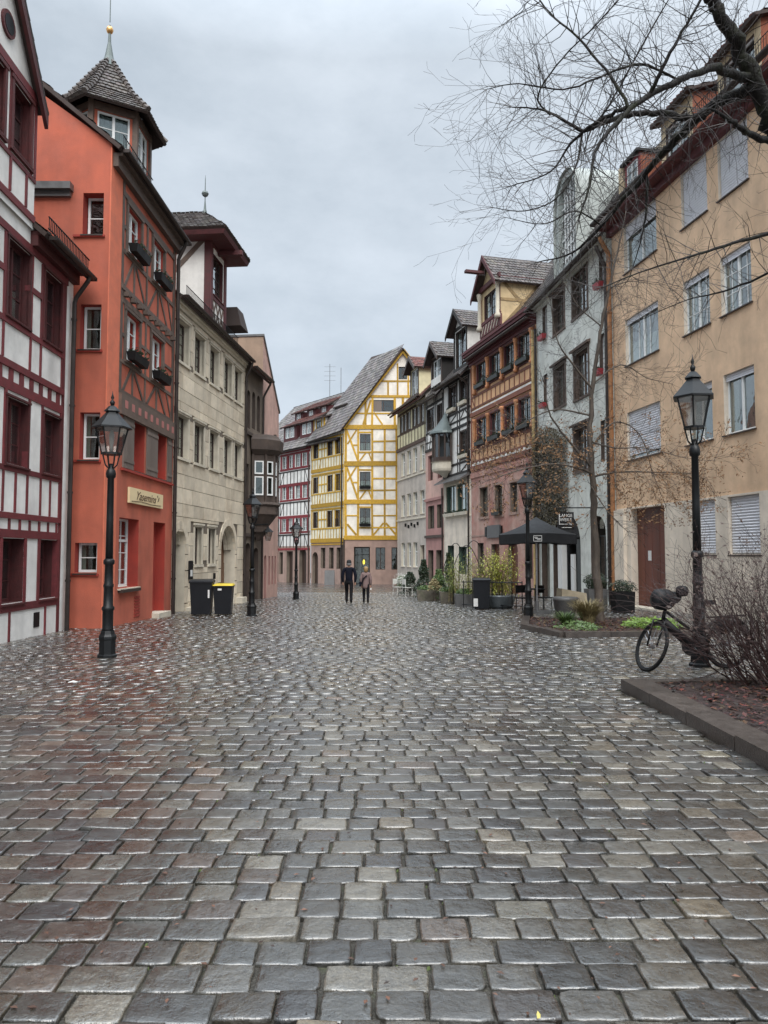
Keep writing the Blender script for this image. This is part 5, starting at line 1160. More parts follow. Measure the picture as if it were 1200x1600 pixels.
for x in (4.3, 4.65, 5.0, 5.35, 5.7):
    zt_ = zt+math.sqrt(max(0, (rr_-.3)**2-(x-uc)**2)); F.box(b, x-.03, x+.03, nf-.24, nf-.18, zs+.5, zt_)
for k in range(8):
    z = zs+.9+k*.5; hw_ = rr_-.3 if z < zt else math.sqrt(max(0, (rr_-.3)**2-(z-zt)**2))
    if hw_ > .2: F.box(b, uc-hw_, uc+hw_, nf-.235, nf-.185, z-.025, z+.025)
b.build('dormer_glazing_bar', M['wframe'], r)
b = MB()
full = [(ua-.06, zs)]+[(uc-(rr_+.06)*math.cos(pi*i/K), zt+(rr_+.06)*math.sin(pi*i/K)) for i in range(K+1)]+[(ub+.06, zs)]
for (x0, y0), (x1, y1) in zip(full, full[1:]): b.quad(P(x0, nf+.12, y0), P(x0, -2.7, y0), P(x1, -2.7, y1), P(x1, nf+.12, y1))
b.build('dormer_hood', mat('grey_green_dormer_paint', (.33,.37,.34)), r)
F.gutter(0, L_, 14.35, .6); F.pipe(8.95, -.5, 13.2, n=.12, r=.08, top=.5, topz=.9)
F.pipe(.12, -.5, 13.4, n=.12, r=.06)
# hanging cafe signs
s_ = thing('cafe_sign', 'square black cafe sign with white lettering LANGE WEILE 16 above the umbrella', 'sign', tuple(P(3.9, .5, 3.0)))
s_.location = (7.43, 30.2, 2.6)
b = MB(); b.box(7.1, 7.76, 30.18, 30.24, 2.6, 3.32); b.build('sign_board', M['black'], s_)
b = MB(); b.tube([(7.43, 30.21, 3.32), (7.43, 30.21, 3.5)], .02, 5); b.tube([(6.95, 30.21, 3.5), (9.05, 30.21, 3.5)], .025, 6); b.build('bracket', M['iron'], s_)
FS = Fr((7.1, 30.18), (7.76, 30.18))
text('LANGE', .18, FS, .33, .008, 3.12, M['whiteink'], s_, sx=.95); text('WEILE', .18, FS, .33, .008, 2.95, M['whiteink'], s_, sx=.98); text('16', .15, FS, .5, .008, 2.79, M['whiteink'], s_)
b = MB(); FS.box(b, .07, .4, .004, .012, 2.82, 2.84); FS.box(b, .16, .56, .004, .012, 2.68, 2.7); FS.box(b, .05, .07, .004, .012, 2.81, 3.27); b.build('sign_rule', M['whiteink'], s_)

# ---------------------------------------------------------------- house 13: long warm orange apartment house
p0, p1 = (9.15, 29.05), (11.55, 14.2)
r = house('orange_apartment_house', 'long warm orange plastered apartment house with cream ground floor, roller blinds and plank door', p0)
F = Face(p0, p1, r); L_ = F.len
cu = [(1.0, 3.4), (5.0, 6.45), (7.03, 8.45), (10.2, 11.6), (12.4, 14.0)]
h4 = [(a, b_, 12.42, 14.3) for a, b_ in cu]; h3 = [(a, b_, 8.82, 10.6) for a, b_ in cu]; h2 = [(a, b_, 5.18, 7.0) for a, b_ in cu]
h1 = [(1.2, 3.6, -.9, 3.3), (5.5, 6.52, 1.6, 3.3), (7.15, 8.58, 1.6, 3.3), (10.2, 11.6, 1.6, 3.3)]
F.wall([M['orange'], M['base_cream']], 0, L_, 3.35, 14.85, h4+h3+h2, rec=.2)
F.o = F.o+F.n*.05; F.wall([M['base_cream'], M['base_cream']], .0, L_, -.9, 3.35, h1, rec=.35, name='base_wall'); b = MB(); F.box(b, 0, L_, -.05, .0, 3.3501, 3.36); b.build('base_ledge', M['base_cream'], r); F.o = F.o-F.n*.05
for i, h in enumerate(h4): F.window(*h, rec=.14, fm='wframe', cols=2, rows=1, blind=.98 if i in (1, 2, 3) else .3, sill='sill', curtain='side')
for i, h in enumerate(h3): F.window(*h, rec=.12, fm='wframe', cols=4 if i in (1, 2) else 3, rows=3 if i in (1, 2) else 1, mull=True, sill='sill', curtain='half' if i == 0 else 'side', blind=.1)
for i, h in enumerate(h2): F.window(*h, rec=.14, fm='wframe', cols=2, rows=1, sill='sill', blind=.9 if i == 0 else .1, curtain='side' if i else None)
for i, h in enumerate(h1[1:]): F.window(*h, rec=.12, fm='wframe', cols=2, rows=1, blind=.98, sill='sill')
for k in range(9): F.piece('door_board', M['door'], 1.2+(k+.5)*.2667, -.25+(k % 2)*.006, 1.2, .256, .05, 4.2)
F.piece('notice', M['label'], 2.1, -.215, 1.55, .22, .01, .36)
b = MB(); F.box(b, .9, 3.9, .0, .55, -.5, -.28); b.build('doorstep', M['stone_light'], r)
F.piece('corner_pier', M['base_cream'], .5, .08, 1.2, .75, .2, 4.2)
F.pipe(-.02, -.5, 13.6, n=.14, r=.09, m=M['rustpipe'], top=.5, topz=.7)
b = MB(); F.box(b, -.05, L_, -.02, .62, 14.55, 14.68); F.box(b, -.05, L_, -.02, .2, 14.3, 14.549); b.build('soffit', M['maroon'], r); F.gutter(-.1, L_, 14.85, .75, r=.12)
body(F, .002, L_, 12, -.9, 14.85, M['orange'], ridge=21)
P = F.P
F_ = Face(p0, p1, r); F_.o = F.o-F.n*.5
dd = [(3.3, 4.7, 15.35, 16.9), (6.7, 8.2, 15.35, 17.0), (10.5, 12, 15.35, 17.0)]
F_.wall([M['attic'], M['wframe']], .0, L_, 14.8, 15.3, [], name='attic_wall')
for i, h in enumerate(dd):
    b = MB(); hw0, hw1 = h[0]-.3, h[1]+.3; F_.wall(None, hw0, hw1, 15.3, 17.35, [h], mb=b, rec=.15)
    b.build('dormer_wall', [M['attic'], M['gbrown']], r); F_.window(*h, rec=.1, fm='wframe', cols=2, rows=2)
    for u in (hw0, hw1): b = MB(); b.quad(F_.P(u, 0, 15.3), F_.P(u, -3, 15.3), F_.P(u, -3, 17.35), F_.P(u, 0, 17.35)); b.build('dormer_cheek', M['cheek'], r)
    roof(r, 'dormer_roof', [(F_.P(hw0-.2, .35, 17.25), F_.P(hw1+.2, .35, 17.25), F_.P(hw1+.2, -3.4, 18.4), F_.P(hw0-.2, -3.4, 18.4))], 'tile_red', wdt=.22, hgt=.3)
roof(r, 'roof', [(F_.P(-.1, .15, 15.25), F_.P(L_, .15, 15.25), F_.P(L_, -4.8, 21), F_.P(-.1, -4.8, 21))], 'tile_red', wdt=.22, hgt=.3)
b = MB(); F_.box(b, 8.9, 10.2, -3.2, -2.0, 17, 20.6); F_.box(b, 8.8, 10.3, -3.3, -1.9, 20.6, 20.75); b.build('chimney', M['cheek'], r)
b = MB(); F_.box(b, -.1, .25, -6, .1, 15, 17.2); F_.box(b, -.12, 2.2, -3, -.9, 15, 17.6); b.build('party_wall', M['attic'], r)
b = MB(); F_.box(b, .3, 1.5, -2.4, .0, 15.3, 17.1); b.build('dormer_wall', M['cheek'], r); F_.o = F_.o+F_.n*.0
F_.window(.5, 1.3, 15.7, 16.95, rec=-.04, fm='wframe', cols=2, rows=2, backing=False); F_.H(M['crimson'], 17.02, .3, 1.5, .12, proud=.05); F_.V(M['crimson'], .38, 15.3, 17, .12); F_.V(M['crimson'], 1.42, 15.3, 17, .12)
b = MB(); F_.box(b, .2, 1.6, -2.6, .2, 17.1, 17.2); b.build('dormer_roof', M['tile_red'], r)
b = MB(); b.tube([F.P(9.0, .02, 3.9), F.P(9.3, .03, 4.4), F.P(10.2, .02, 4.5)], .012, 5); b.tube([F.P(9.0, .03, 3.9), F.P(9.02, .09, -.4)], .012, 5); b.build('wall_cable', M['pot'], r)
b = MB()
for k in range(140): F.box(b, .2+k*.105, .212+k*.105, .62, .632, 14.95, 15.45)
F.box(b, .18, L_, .617, .635, 15.43, 15.45); F.box(b, .18, L_, .617, .635, 14.95, 14.97); b.build('roof_railing', M['black'], r)
# ---------------------------------------------------------------- street lamps
def make_lamp(height, label, loc, rot=.3):
    t = thing('street_lamp', label, 'street lamp', loc, 'old gas-style street lamps along the lane'); k = height/4.4
    def z(v): return v*k
    def bd(prof, name, m, n=12, smooth=True, rt=0, cap=True):
        b = MB(); b.ring([(r_*(.84 if h < 3.9 else 1.0), z(h)) for r_, h in prof], n, rot=rt, cap=cap); me = b.mesh(name, m, smooth); return link(name, me, t, (0, 0, 0))
    ir = M['iron']
    bd([(.2, -.05), (.2, .04), (.165, .06), (.165, .3), (.18, .32), (.18, .36), (.15, .4), (.13, .46)], 'base', ir, 8, False)
    bd([(.12, .44), (.105, .5), (.105, .8), (.125, .82), (.125, .86), (.095, .89), (.088, 1.2), (.1, 1.22), (.1, 1.25), (.085, 1.28), (.08, 1.6), (.11, 1.62), (.11, 1.68), (.078, 1.71)], 'pedestal', ir, 12)
    bd([(.075, 1.7), (.068, 2.4), (.062, 3.12), (.09, 3.14), (.1, 3.2), (.085, 3.26), (.055, 3.3), (.05, 3.38)], 'shaft', ir, 14)
    b = MB()
    for i in range(8):
        a = 2*pi*i/8; c, s = math.cos(a), math.sin(a)
        b.tube([(.045*c, .045*s, z(3.3)), (.1*c, .1*s, z(3.36)), (.13*c, .13*s, z(3.48)), (.15*c, .15*s, z(3.56))], .011, 5)
    link('basket', b.mesh('basket', ir), t, (0, 0, 0))
    n = 6; r0, r1, z0, z1 = .155, .265, z(3.56), z(4.02)
    b = MB(); b.ring([(.17, z0-.02), (.17, z0+.015)], n, rot=rot); b.ring([(.285, z1-.02), (.285, z1+.015)], n, rot=rot)
    for i in range(n):
        a = rot+2*pi*i/n; b.tube([(r0*math.cos(a), r0*math.sin(a), z0), (r1*math.cos(a), r1*math.sin(a), z1)], .013, 4)
    link('lantern_frame', b.mesh('lantern_frame', ir), t, (0, 0, 0))
    for i in range(n):
        a, c = rot+2*pi*i/n, rot+2*pi*(i+1)/n; b = MB(); s = .985
        b.quad((r0*s*math.cos(a), r0*s*math.sin(a), z0), (r0*s*math.cos(c), r0*s*math.sin(c), z0), (r1*s*math.cos(c), r1*s*math.sin(c), z1), (r1*s*math.cos(a), r1*s*math.sin(a), z1)); link('lantern_pane', b.mesh('lantern_pane', M['lampglass']), t, (0, 0, 0))
    bd([(.33, 4.0), (.33, 4.025), (.2, 4.17), (.115, 4.27), (.1, 4.3), (.135, 4.31), (.125, 4.33), (.06, 4.4), (.03, 4.42)], 'lantern_cap', ir, n, False, rot)
    bd([(.018, 4.4), (.04, 4.45), (.045, 4.48), (.015, 4.52), (.03, 4.56), (.01, 4.62), (.003, 4.68)], 'finial', ir, 8)
    bd([(.03, 3.6), (.035, 3.7), (.05, 3.8), (.045, 3.9), (.02, 3.98)], 'mantle', M['label'], 8)
    for o_ in t.children: o_.name = o_.name
    return t
def g3(x, y, dz=0): return (x, y, gz(y)+dz)
make_lamp(4.22, 'tall black lantern lamp post standing before the brick-red house, nearest on the left', g3(-4.62, 12.45), .35)
make_lamp(4.5, 'tall black lantern lamp post with the bicycle leaning on its foot', g3(4.78, 11.3), .1)
make_lamp(4.3, 'black lantern lamp post left of the cafe umbrella at the kerb tip', g3(4.16, 21.4), .2)
make_lamp(3.75, 'slim lamp post in front of the dark stone oriel', g3(-4.06, 22.8), .6)
make_lamp(3.6, 'farthest lamp post, standing alone before the crimson timbered house', g3(-4.1, 34.6), .2)
wl = thing('wall_lantern', 'small dark wall lantern on a bracket below the stone oriel', 'lantern', (-5.2, 33.2, 2.4))
b = MB(); b.tube([(-6.0, 33.2, 2.9), (-5.2, 33.2, 2.95), (-5.2, 33.2, 2.75)], .03, 6); b.build('bracket', M['iron'], wl)
b = MB(); b.ring([(.1, 2.2), (.2, 2.6)], 6, (-5.2, 33.2)); b.build('lantern_pane', M['lampglass'], wl); b = MB(); b.ring([(.25, 2.6), (.05, 2.78), (.02, 2.85)], 6, (-5.2, 33.2)); b.build('lantern_cap', M['iron'], wl)

# ---------------------------------------------------------------- planting beds
def kerbs(root, pts, w, h, L0=1.05, closed=False):
    R = random.Random(4)
    for (a, c) in zip(pts, pts[1:]):
        a, c = Vector((*a, 0)), Vector((*c, 0)); d = (c-a); L_ = d.length; d.normalize(); n = Vector((-d.y, d.x, 0)); k = max(1, round(L_/L0))
        for i in range(k):
            p = a+d*(L_*(i+.5)/k); o = link('kerb_stone', cube(M['kerb'], 'kerb_stone'), root, Vector((p.x, p.y, gz(p.y)+h/2-.1+R.uniform(-.004, .004)))-Vector(root.location)-n*(w/2)*0, (R.uniform(-.004, .004), R.uniform(-.004, .004), math.atan2(d.y, d.x)), (L_/k-.012, w, h+.2))
def soil(root, poly, z, m, name):
    b = MB(); b.add([(x, y, gz(y)+z) for x, y in poly], [tuple(range(len(poly)))]); return b.build(name, m, root)
def litter(name, poly, zf, n, m, rr, parent, R, cols):
    b = MB(); tone = []; xs_ = [p[0] for p in poly]; ys_ = [p[1] for p in poly]
    while len(b.f) < n:
        x, y = R.uniform(min(xs_), max(xs_)), R.uniform(min(ys_), max(ys_))
        if not inside(poly, x, y): continue
        r = R.uniform(*rr); a = R.uniform(0, 2*pi); q = R.gauss(0, .5); z = gz(y)+zf+R.uniform(.0, .03); c, s = math.cos(a)*r, math.sin(a)*r
        b.quad((x-c, y-s, z-q*r*.4), (x+s*.6, y-c*.6, z+r*.15), (x+c, y+s, z+q*r*.5), (x-s*.6, y+c*.6, z+r*.1)); t = R.choice(cols); tone.append((*[v*R.uniform(.6, 1.3) for v in t], 1))
    o = b.build(name, m, parent, kind='stuff', tone=tone); return o
bed1 = thing('planting_bed', 'raised mulch bed edged with long dark granite kerbs in the right foreground', 'planting bed', g3(5, 6.5))
kerbs(bed1, [(3.02, 3.2), (3.04, 9.1)], .32, .13); kerbs(bed1, [(3.2, 9.12), (8.8, 9.75)], .2, .12)
p1_ = [(3.18, 3.2), (3.18, 9.05), (8.8, 9.7), (8.8, 3.2)]
soil(bed1, p1_, .09, M['mulch'], 'soil'); R = random.Random(21)
litter('leaf_litter', p1_, .1, 9000, M['mulch_leaf'], (.015, .045), bed1, R, [(1, 1, 1), (1.3, .8, .7), (.6, .5, .5), (1.6, 1.2, .9), (.35, .3, .3)])
b = MB(); b.tube([(3.75, 6.75, .12), (3.95, 6.82, .14), (4.2, 6.85, .13)], [.02, .028, .015], 6); b.build('pale_stick', M['stone_light'], bed1)
bed2 = thing('planting_bed', 'low kerbed tree bed with lime green ground cover round the slender tree', 'planting bed', g3(5.3, 18.5))
kerbs(bed2, [(3.42, 18.1), (3.83, 15.88), (6.85, 16.28), (7.3, 20.85)], .2, .12); kerbs(bed2, [(4.05, 21.15), (3.42, 18.1)], .2, .12)
p2_ = [(3.52, 18.1), (3.9, 15.98), (6.8, 16.3), (7.2, 20.8), (4.1, 21.1)]
soil(bed2, p2_, .07, M['mulch'], 'soil'); litter('leaf_litter', p2_, .08, 3500, M['mulch_leaf'], (.02, .05), bed2, R, [(1, 1, 1), (1.3, .9, .7), (.6, .5, .5), (1.2, 1.4, .6)])
def leaf_clump(name, c, rad, n, size, m, parent=None, R=R, up=.3, shell=.35, kind=None, mi=0):
    b = MB()
    for i in range(n):
        while True:
            p = Vector((R.uniform(-1, 1), R.uniform(-1, 1), R.uniform(-1, 1)))
            if shell < p.length < 1: break
        p = Vector((p.x*rad[0], p.y*rad[1], p.z*rad[2]))*(1+.15*math.sin(p.x*5+p.y*7)); q = Vector(c)+p; r = R.uniform(.6, 1.3)*size
        a = Vector((R.gauss(0, 1), R.gauss(0, 1), R.gauss(up, .7))).normalized(); s = a.orthogonal().normalized()*r*.45
        b.quad(q-a*r, q+s, q+a*r, q-s)
    return b.build(name, m, parent, kind=kind)
lg = leaf_clump('ground_cover', (6.35, 17.6, gz(17.6)+.14), (.62, .75, .16), 1500, .05, M['leaf_lime'], bed2); lg['kind'] = 'stuff'
lg = leaf_clump('ground_cover', (4.5, 17.4, gz(17.4)+.1), (.5, .9, .13), 500, .05, M['leaf_mid'], bed2); lg['kind'] = 'stuff'
def grass_tuft(name, label, x, y, h, rad, n, m, z0=0, cat='ornamental grass', w=.008, droop=.5):
    t = thing(name, label, cat, g3(x, y, z0)); b = MB(); zb = gz(y)+z0
    for i in range(n):
        a = R.uniform(0, 2*pi); rr_ = rad*.3*R.random(); hh = h*R.uniform(.55, 1.05); dx, dy = math.cos(a), math.sin(a); dr = rad*R.uniform(.3, 1.1); px_, py_ = x+rr_*dx, y+rr_*dy; sx, sy = -dy*w, dx*w
        pts = [(px_+dx*dr*t_**2, py_+dy*dr*t_**2, zb+hh*(t_-droop*.35*t_**3)) for t_ in (0, .4, .75, 1)]
        for (p, q, k0, k1) in zip(pts, pts[1:], (1, .85, .6), (.85, .6, .1)): b.quad((p[0]-sx*k0, p[1]-sy*k0, p[2]), (p[0]+sx*k0, p[1]+sy*k0, p[2]), (q[0]+sx*k1, q[1]+sy*k1, q[2]), (q[0]-sx*k1, q[1]-sy*k1, q[2]))
    b.build('foliage', m, t); return t
grass_tuft('grass_clump', 'dry straw-coloured grass clump beside the slender tree trunk', 5.1, 18.6, .75, .5, 900, M['grass_dry'], .07)
grass_tuft('grass_clump', 'low pale green grass tuft at the kerbed bed, left of the straw clump', 4.4, 18.0, .42, .35, 350, M['leaf_mid'], .07)

# ---------------------------------------------------------------- trees
def grow(mb, p, d, L_, r, depth, R, sag=0., spread=.6, leaves=None, minr=.0018, n=4):
    seg = max(3, int(L_/.14)); pts = [Vector(p)]; d = Vector(d).normalized(); rad = [r]; kids = []
    for i in range(seg):
        d = (d+Vector((R.gauss(0, .13), R.gauss(0, .13), R.gauss(0, .13)-sag))).normalized()
        pts.append(pts[-1]+d*(L_/seg)); rad.append(max(minr, r*(1-.85*(i+1)/seg)))
        if depth > 0 and i > 0 and R.random() < .8:
            ax = Vector((R.gauss(0, 1), R.gauss(0, 1), R.gauss(0, .6))); ax = (ax-d*ax.dot(d)).normalized()
            kids.append((pts[-1].copy(), (d+ax*spread*R.uniform(.7, 1.5)).normalized(), L_*R.uniform(.35, .65)*(1-.35*i/seg), rad[-1]*.62))
    mb.tube(pts, rad, n if r > .006 else 3, caps=False)
    for k in kids: grow(mb, *k, depth-1, R, sag, spread, leaves, minr, n)
    if leaves is not None and depth == 0: leaves.append((pts[-1], d)); leaves.append((pts[len(pts)//2], d))
def catmull(pts, rad, k=4):
    P_ = [Vector(p) for p in pts]; out = []; ro = []
    for i in range(len(P_)-1):
        a, b_, c, d = P_[max(i-1, 0)], P_[i], P_[i+1], P_[min(i+2, len(P_)-1)]
        for j in range(k):
            t = j/k; out.append(.5*((2*b_)+(c-a)*t+(2*a-5*b_+4*c-d)*t*t+(3*b_-a-3*c+d)*t**3)); ro.append(rad[i]+(rad[i+1]-rad[i])*t)
    return out+[P_[-1]], ro+[rad[-1]]
def make_tree(name, label, limbs, bark, twig, R, per, L0, sag, leafm=None, base=None, gnarl=.25, trunk_z=None, leaf_fn=None, thick=.68, dens=.88, minr=.0014):
    t = thing(name, label, 'tree', base)
    lv = []; cr_ = MB()
    for i, (pts, rad) in enumerate(limbs):
        P_, ro = catmull(pts, [q_*thick for q_ in rad], 5)
        if i == 0: P_.insert(0, Vector((P_[0].x+.0, P_[0].y, base[2]-.1))); ro.insert(0, ro[0]*1.35)
        ro = [r_*(1+R.uniform(-.06, .1)) for r_ in ro]
        P_ = [p+Vector((R.gauss(0, 1), R.gauss(0, 1), R.gauss(0, 1)))*min(.018, ro[j]*gnarl) for j, p in enumerate(P_)]
        b = MB(); b.tube(P_, ro, 10 if ro[0] > .05 else 6); b.build('trunk' if i == 0 else 'limb', bark, t, smooth=True)
        for j in range(2, len(P_)):
            if trunk_z and i == 0 and P_[j].z < trunk_z: continue
            dd = (P_[j]-P_[j-1]).normalized()
            for q in range(per):
                if R.random() < dens:
                    ax = Vector((R.gauss(0, 1), R.gauss(0, 1), R.gauss(0, 1))); ax = (ax-dd*ax.dot(dd)).normalized()
                    grow(cr_, P_[j], dd*.55+ax, L0*R.uniform(.45, 1.15), min(.0055, ro[j]*.35+.0016), 2, R, sag, .65, lv, minr=minr)
        dd = (P_[-1]-P_[-2]).normalized()
        for q in range(3): grow(cr_, P_[-1], dd+Vector((R.gauss(0, .4), R.gauss(0, .4), R.gauss(0, .4))), L0*.5, min(.006, ro[-1]*.8), 2, R, sag, .6, lv, minr=minr)
    o = cr_.build('crown', twig, t); 
    if leafm:
        b = MB()
        for p, d in lv:
            if leaf_fn and not leaf_fn(p, R): continue
            for q in range(R.randint(1, 3)):
                c = p+Vector((R.gauss(0, .05), R.gauss(0, .05), R.gauss(-.03, .05))); a = Vector((R.gauss(0, 1), R.gauss(0, 1), R.gauss(-.6, .7))).normalized()*R.uniform(.02, .045); s = a.orthogonal()*.5
                b.quad(c-a, c+s, c+a, c-s)
        if b.v: b.build('withered_leaves', leafm, t, kind='stuff')
    return t
LIMBS_NEAR=[
 ( [(5.62, 8.3, 0.29), (5.52, 8.3, 1.36), (5.24, 8.2, 3.51), (4.75, 8.0, 5.04), (4.4, 7.9, 6.0), (4.19, 7.8, 6.38), (3.99, 7.7, 6.71), (3.79, 7.6, 7.03), (3.58, 7.5, 7.24), (3.4, 7.4, 7.41), (3.18, 7.4, 7.8)] , [0.24, 0.2, 0.18, 0.16, 0.15, 0.14, 0.13, 0.105, 0.09, 0.085, 0.075] ),
 ( [(3.98, 7.7, 6.73), (3.7, 7.5, 6.63), (3.3, 7.2, 6.49), (2.85, 6.9, 6.18), (2.49, 6.7, 5.9), (2.24, 6.5, 5.64), (1.97, 6.3, 5.31), (1.82, 6.2, 5.06), (1.74, 6.1, 4.72), (1.65, 6.1, 4.44)] , [0.08, 0.065, 0.055, 0.045, 0.038, 0.032, 0.025, 0.02, 0.015, 0.01] ),
 ( [(4.0, 7.7, 6.64), (3.82, 7.9, 6.66), (3.63, 8.2, 6.62), (3.49, 8.5, 6.56), (3.38, 8.7, 6.45), (3.29, 9.0, 6.37), (3.02, 9.3, 6.09), (2.86, 9.5, 5.92), (2.56, 9.8, 5.68), (2.14, 10.1, 5.67)] , [0.1, 0.09, 0.085, 0.075, 0.06, 0.05, 0.04, 0.032, 0.02, 0.01] ),
 ( [(3.58, 8.3, 6.61), (3.23, 8.2, 6.64), (2.83, 8.1, 6.58), (2.47, 8.0, 6.43), (2.22, 8.0, 6.32), (1.91, 7.9, 6.43), (1.7, 7.9, 6.51), (1.4, 7.8, 6.47)] , [0.07, 0.055, 0.045, 0.038, 0.03, 0.022, 0.015, 0.008] ),
 ( [(2.3, 6.6, 5.74), (2.13, 6.7, 5.72), (1.94, 6.8, 5.64), (1.79, 6.9, 5.54), (1.62, 7.0, 5.32), (1.26, 7.1, 5.23)] , [0.03, 0.028, 0.024, 0.018, 0.012, 0.007] ),
 ( [(4.18, 7.8, 6.08), (3.79, 7.5, 6.01), (3.48, 7.2, 5.95), (3.2, 7.0, 5.95), (2.92, 6.8, 5.74)] , [0.06, 0.05, 0.035, 0.02, 0.01] ),
 ( [(2.49, 6.7, 5.89), (2.55, 6.6, 6.04), (2.69, 6.5, 6.31), (2.83, 6.4, 6.54), (2.96, 6.3, 6.76)] , [0.03, 0.026, 0.02, 0.018, 0.015] ),
 ( [(2.24, 6.5, 5.63), (2.1, 6.6, 6.01), (1.84, 6.7, 6.45), (1.59, 6.8, 6.78), (1.43, 6.9, 7.12)] , [0.025, 0.02, 0.016, 0.013, 0.01] ),
 ( [(2.36, 8.0, 6.39), (2.58, 8.0, 6.72), (2.95, 8.0, 7.39), (3.21, 8.0, 7.85)] , [0.02, 0.017, 0.014, 0.01] ),
 ( [(1.84, 7.9, 6.44), (1.7, 7.9, 6.66), (1.96, 7.8, 7.03), (2.29, 7.7, 7.32), (2.57, 7.6, 7.6)] , [0.016, 0.014, 0.013, 0.012, 0.012] ),
 ( [(4.68, 8.0, 5.26), (4.15, 7.8, 5.06), (3.52, 7.5, 4.79), (2.99, 7.2, 4.54), (2.47, 7.0, 4.32), (2.04, 6.8, 4.09)] , [0.05, 0.03, 0.022, 0.015, 0.01, 0.006] ),
 ( [(4.67, 8.0, 4.89), (4.4, 8.3, 4.81), (4.02, 8.6, 4.71), (3.65, 8.8, 4.67), (3.17, 9.0, 4.49)] , [0.04, 0.022, 0.016, 0.01, 0.006] ),
 ( [(3.29, 9.0, 6.37), (3.31, 9.1, 5.92), (3.26, 9.2, 5.55), (3.16, 9.3, 5.18)] , [0.03, 0.02, 0.012, 0.006] ),
 ( [(2.86, 9.5, 5.92), (2.5, 9.4, 6.07), (2.06, 9.3, 5.85), (1.55, 9.2, 5.89)] , [0.02, 0.015, 0.01, 0.005] ),
 ( [(2.22, 8.0, 6.32), (2.11, 7.9, 5.86), (1.87, 7.8, 5.45), (1.5, 7.7, 5.26), (1.15, 7.6, 5.25)] , [0.02, 0.016, 0.012, 0.008, 0.005] ),
 ( [(2.85, 6.9, 6.18), (2.44, 6.8, 6.27), (2.04, 6.7, 6.08), (1.66, 6.6, 5.89), (1.22, 6.5, 5.88), (0.92, 6.4, 5.76)] , [0.02, 0.017, 0.014, 0.011, 0.008, 0.004] ),
]
LIMBS_MID=[
 ( [(5.68, 19.6, -0.28), (5.63, 19.6, 1.03), (5.58, 19.6, 2.72), (5.51, 19.5, 3.73), (5.48, 19.5, 4.76), (5.54, 19.4, 6.11), (5.74, 19.3, 7.46), (5.96, 19.2, 8.64), (6.22, 19.1, 9.81), (6.38, 19.0, 10.63)] , [0.2, 0.15, 0.13, 0.12, 0.1, 0.08, 0.065, 0.05, 0.03, 0.015] ),
 ( [(5.5, 19.5, 3.9), (4.86, 19.2, 4.54), (4.32, 19.0, 5.18), (4.12, 18.8, 5.97)] , [0.06, 0.045, 0.03, 0.015] ),
 ( [(5.5, 19.5, 3.73), (4.93, 18.9, 3.83), (4.16, 18.4, 3.85), (3.29, 18.0, 3.65), (2.55, 17.8, 3.39)] , [0.06, 0.04, 0.03, 0.02, 0.01] ),
 ( [(5.49, 19.5, 3.65), (6.21, 19.3, 3.75), (7.14, 19.1, 3.72), (8.02, 19.0, 3.68)] , [0.05, 0.035, 0.022, 0.012] ),
 ( [(5.51, 19.5, 4.42), (6.22, 19.8, 5.16), (6.98, 20.0, 4.84), (7.31, 20.0, 3.79), (7.64, 20.0, 2.92)] , [0.04, 0.03, 0.02, 0.014, 0.008] ),
 ( [(5.54, 19.4, 5.94), (4.97, 19.2, 6.58), (4.51, 19.0, 7.2), (4.31, 18.8, 8.15)] , [0.045, 0.035, 0.022, 0.01] ),
 ( [(5.77, 19.3, 7.64), (5.19, 19.3, 8.15), (4.75, 19.2, 8.81)] , [0.03, 0.02, 0.01] ),
 ( [(5.54, 19.4, 6.11), (6.36, 19.6, 6.68), (7.11, 19.8, 6.38), (7.88, 20, 6.25)] , [0.035, 0.025, 0.015, 0.008] ),
 ( [(5.96, 19.2, 8.64), (6.59, 19.4, 8.89), (7.44, 19.6, 8.87)] , [0.025, 0.015, 0.008] ),
 ( [(5.49, 19.5, 3.39), (5.77, 19.0, 2.69), (6.15, 18.7, 2.18)] , [0.03, 0.02, 0.01] ),
 ( [(5.52, 19.5, 5.27), (4.58, 19.4, 5.43), (3.71, 19.3, 5.07), (3.01, 19.2, 4.54)] , [0.04, 0.028, 0.018, 0.009] ),
 ( [(5.51, 19.5, 4.59), (5.84, 18.6, 4.29), (6.5, 18.2, 4.23), (7.37, 18.0, 3.96), (8.03, 17.9, 3.87)] , [0.04, 0.028, 0.02, 0.012, 0.006] ),
]

make_tree('bare_tree', 'large bare black-barked tree leaning in from the right edge, its twigs over the lane', LIMBS_NEAR, M['bark'], M['twig'], random.Random(2), 2, .72, .006, base=(5.75, 8.3, .08), trunk_z=4)
make_tree('slender_tree', 'slender nearly bare tree with withered brown seed clusters, in the kerbed bed before the cafe', LIMBS_MID, M['bark2'], M['twig'], random.Random(9), 3, 1.0, .02, dens=.85, minr=.003, leafm=M['leaf_brown'], base=(5.66, 19.6, gz(19.6)+.05), trunk_z=3.2, leaf_fn=lambda p, R: 2.4 < p.z < 5.0+R.gauss(0, .5))

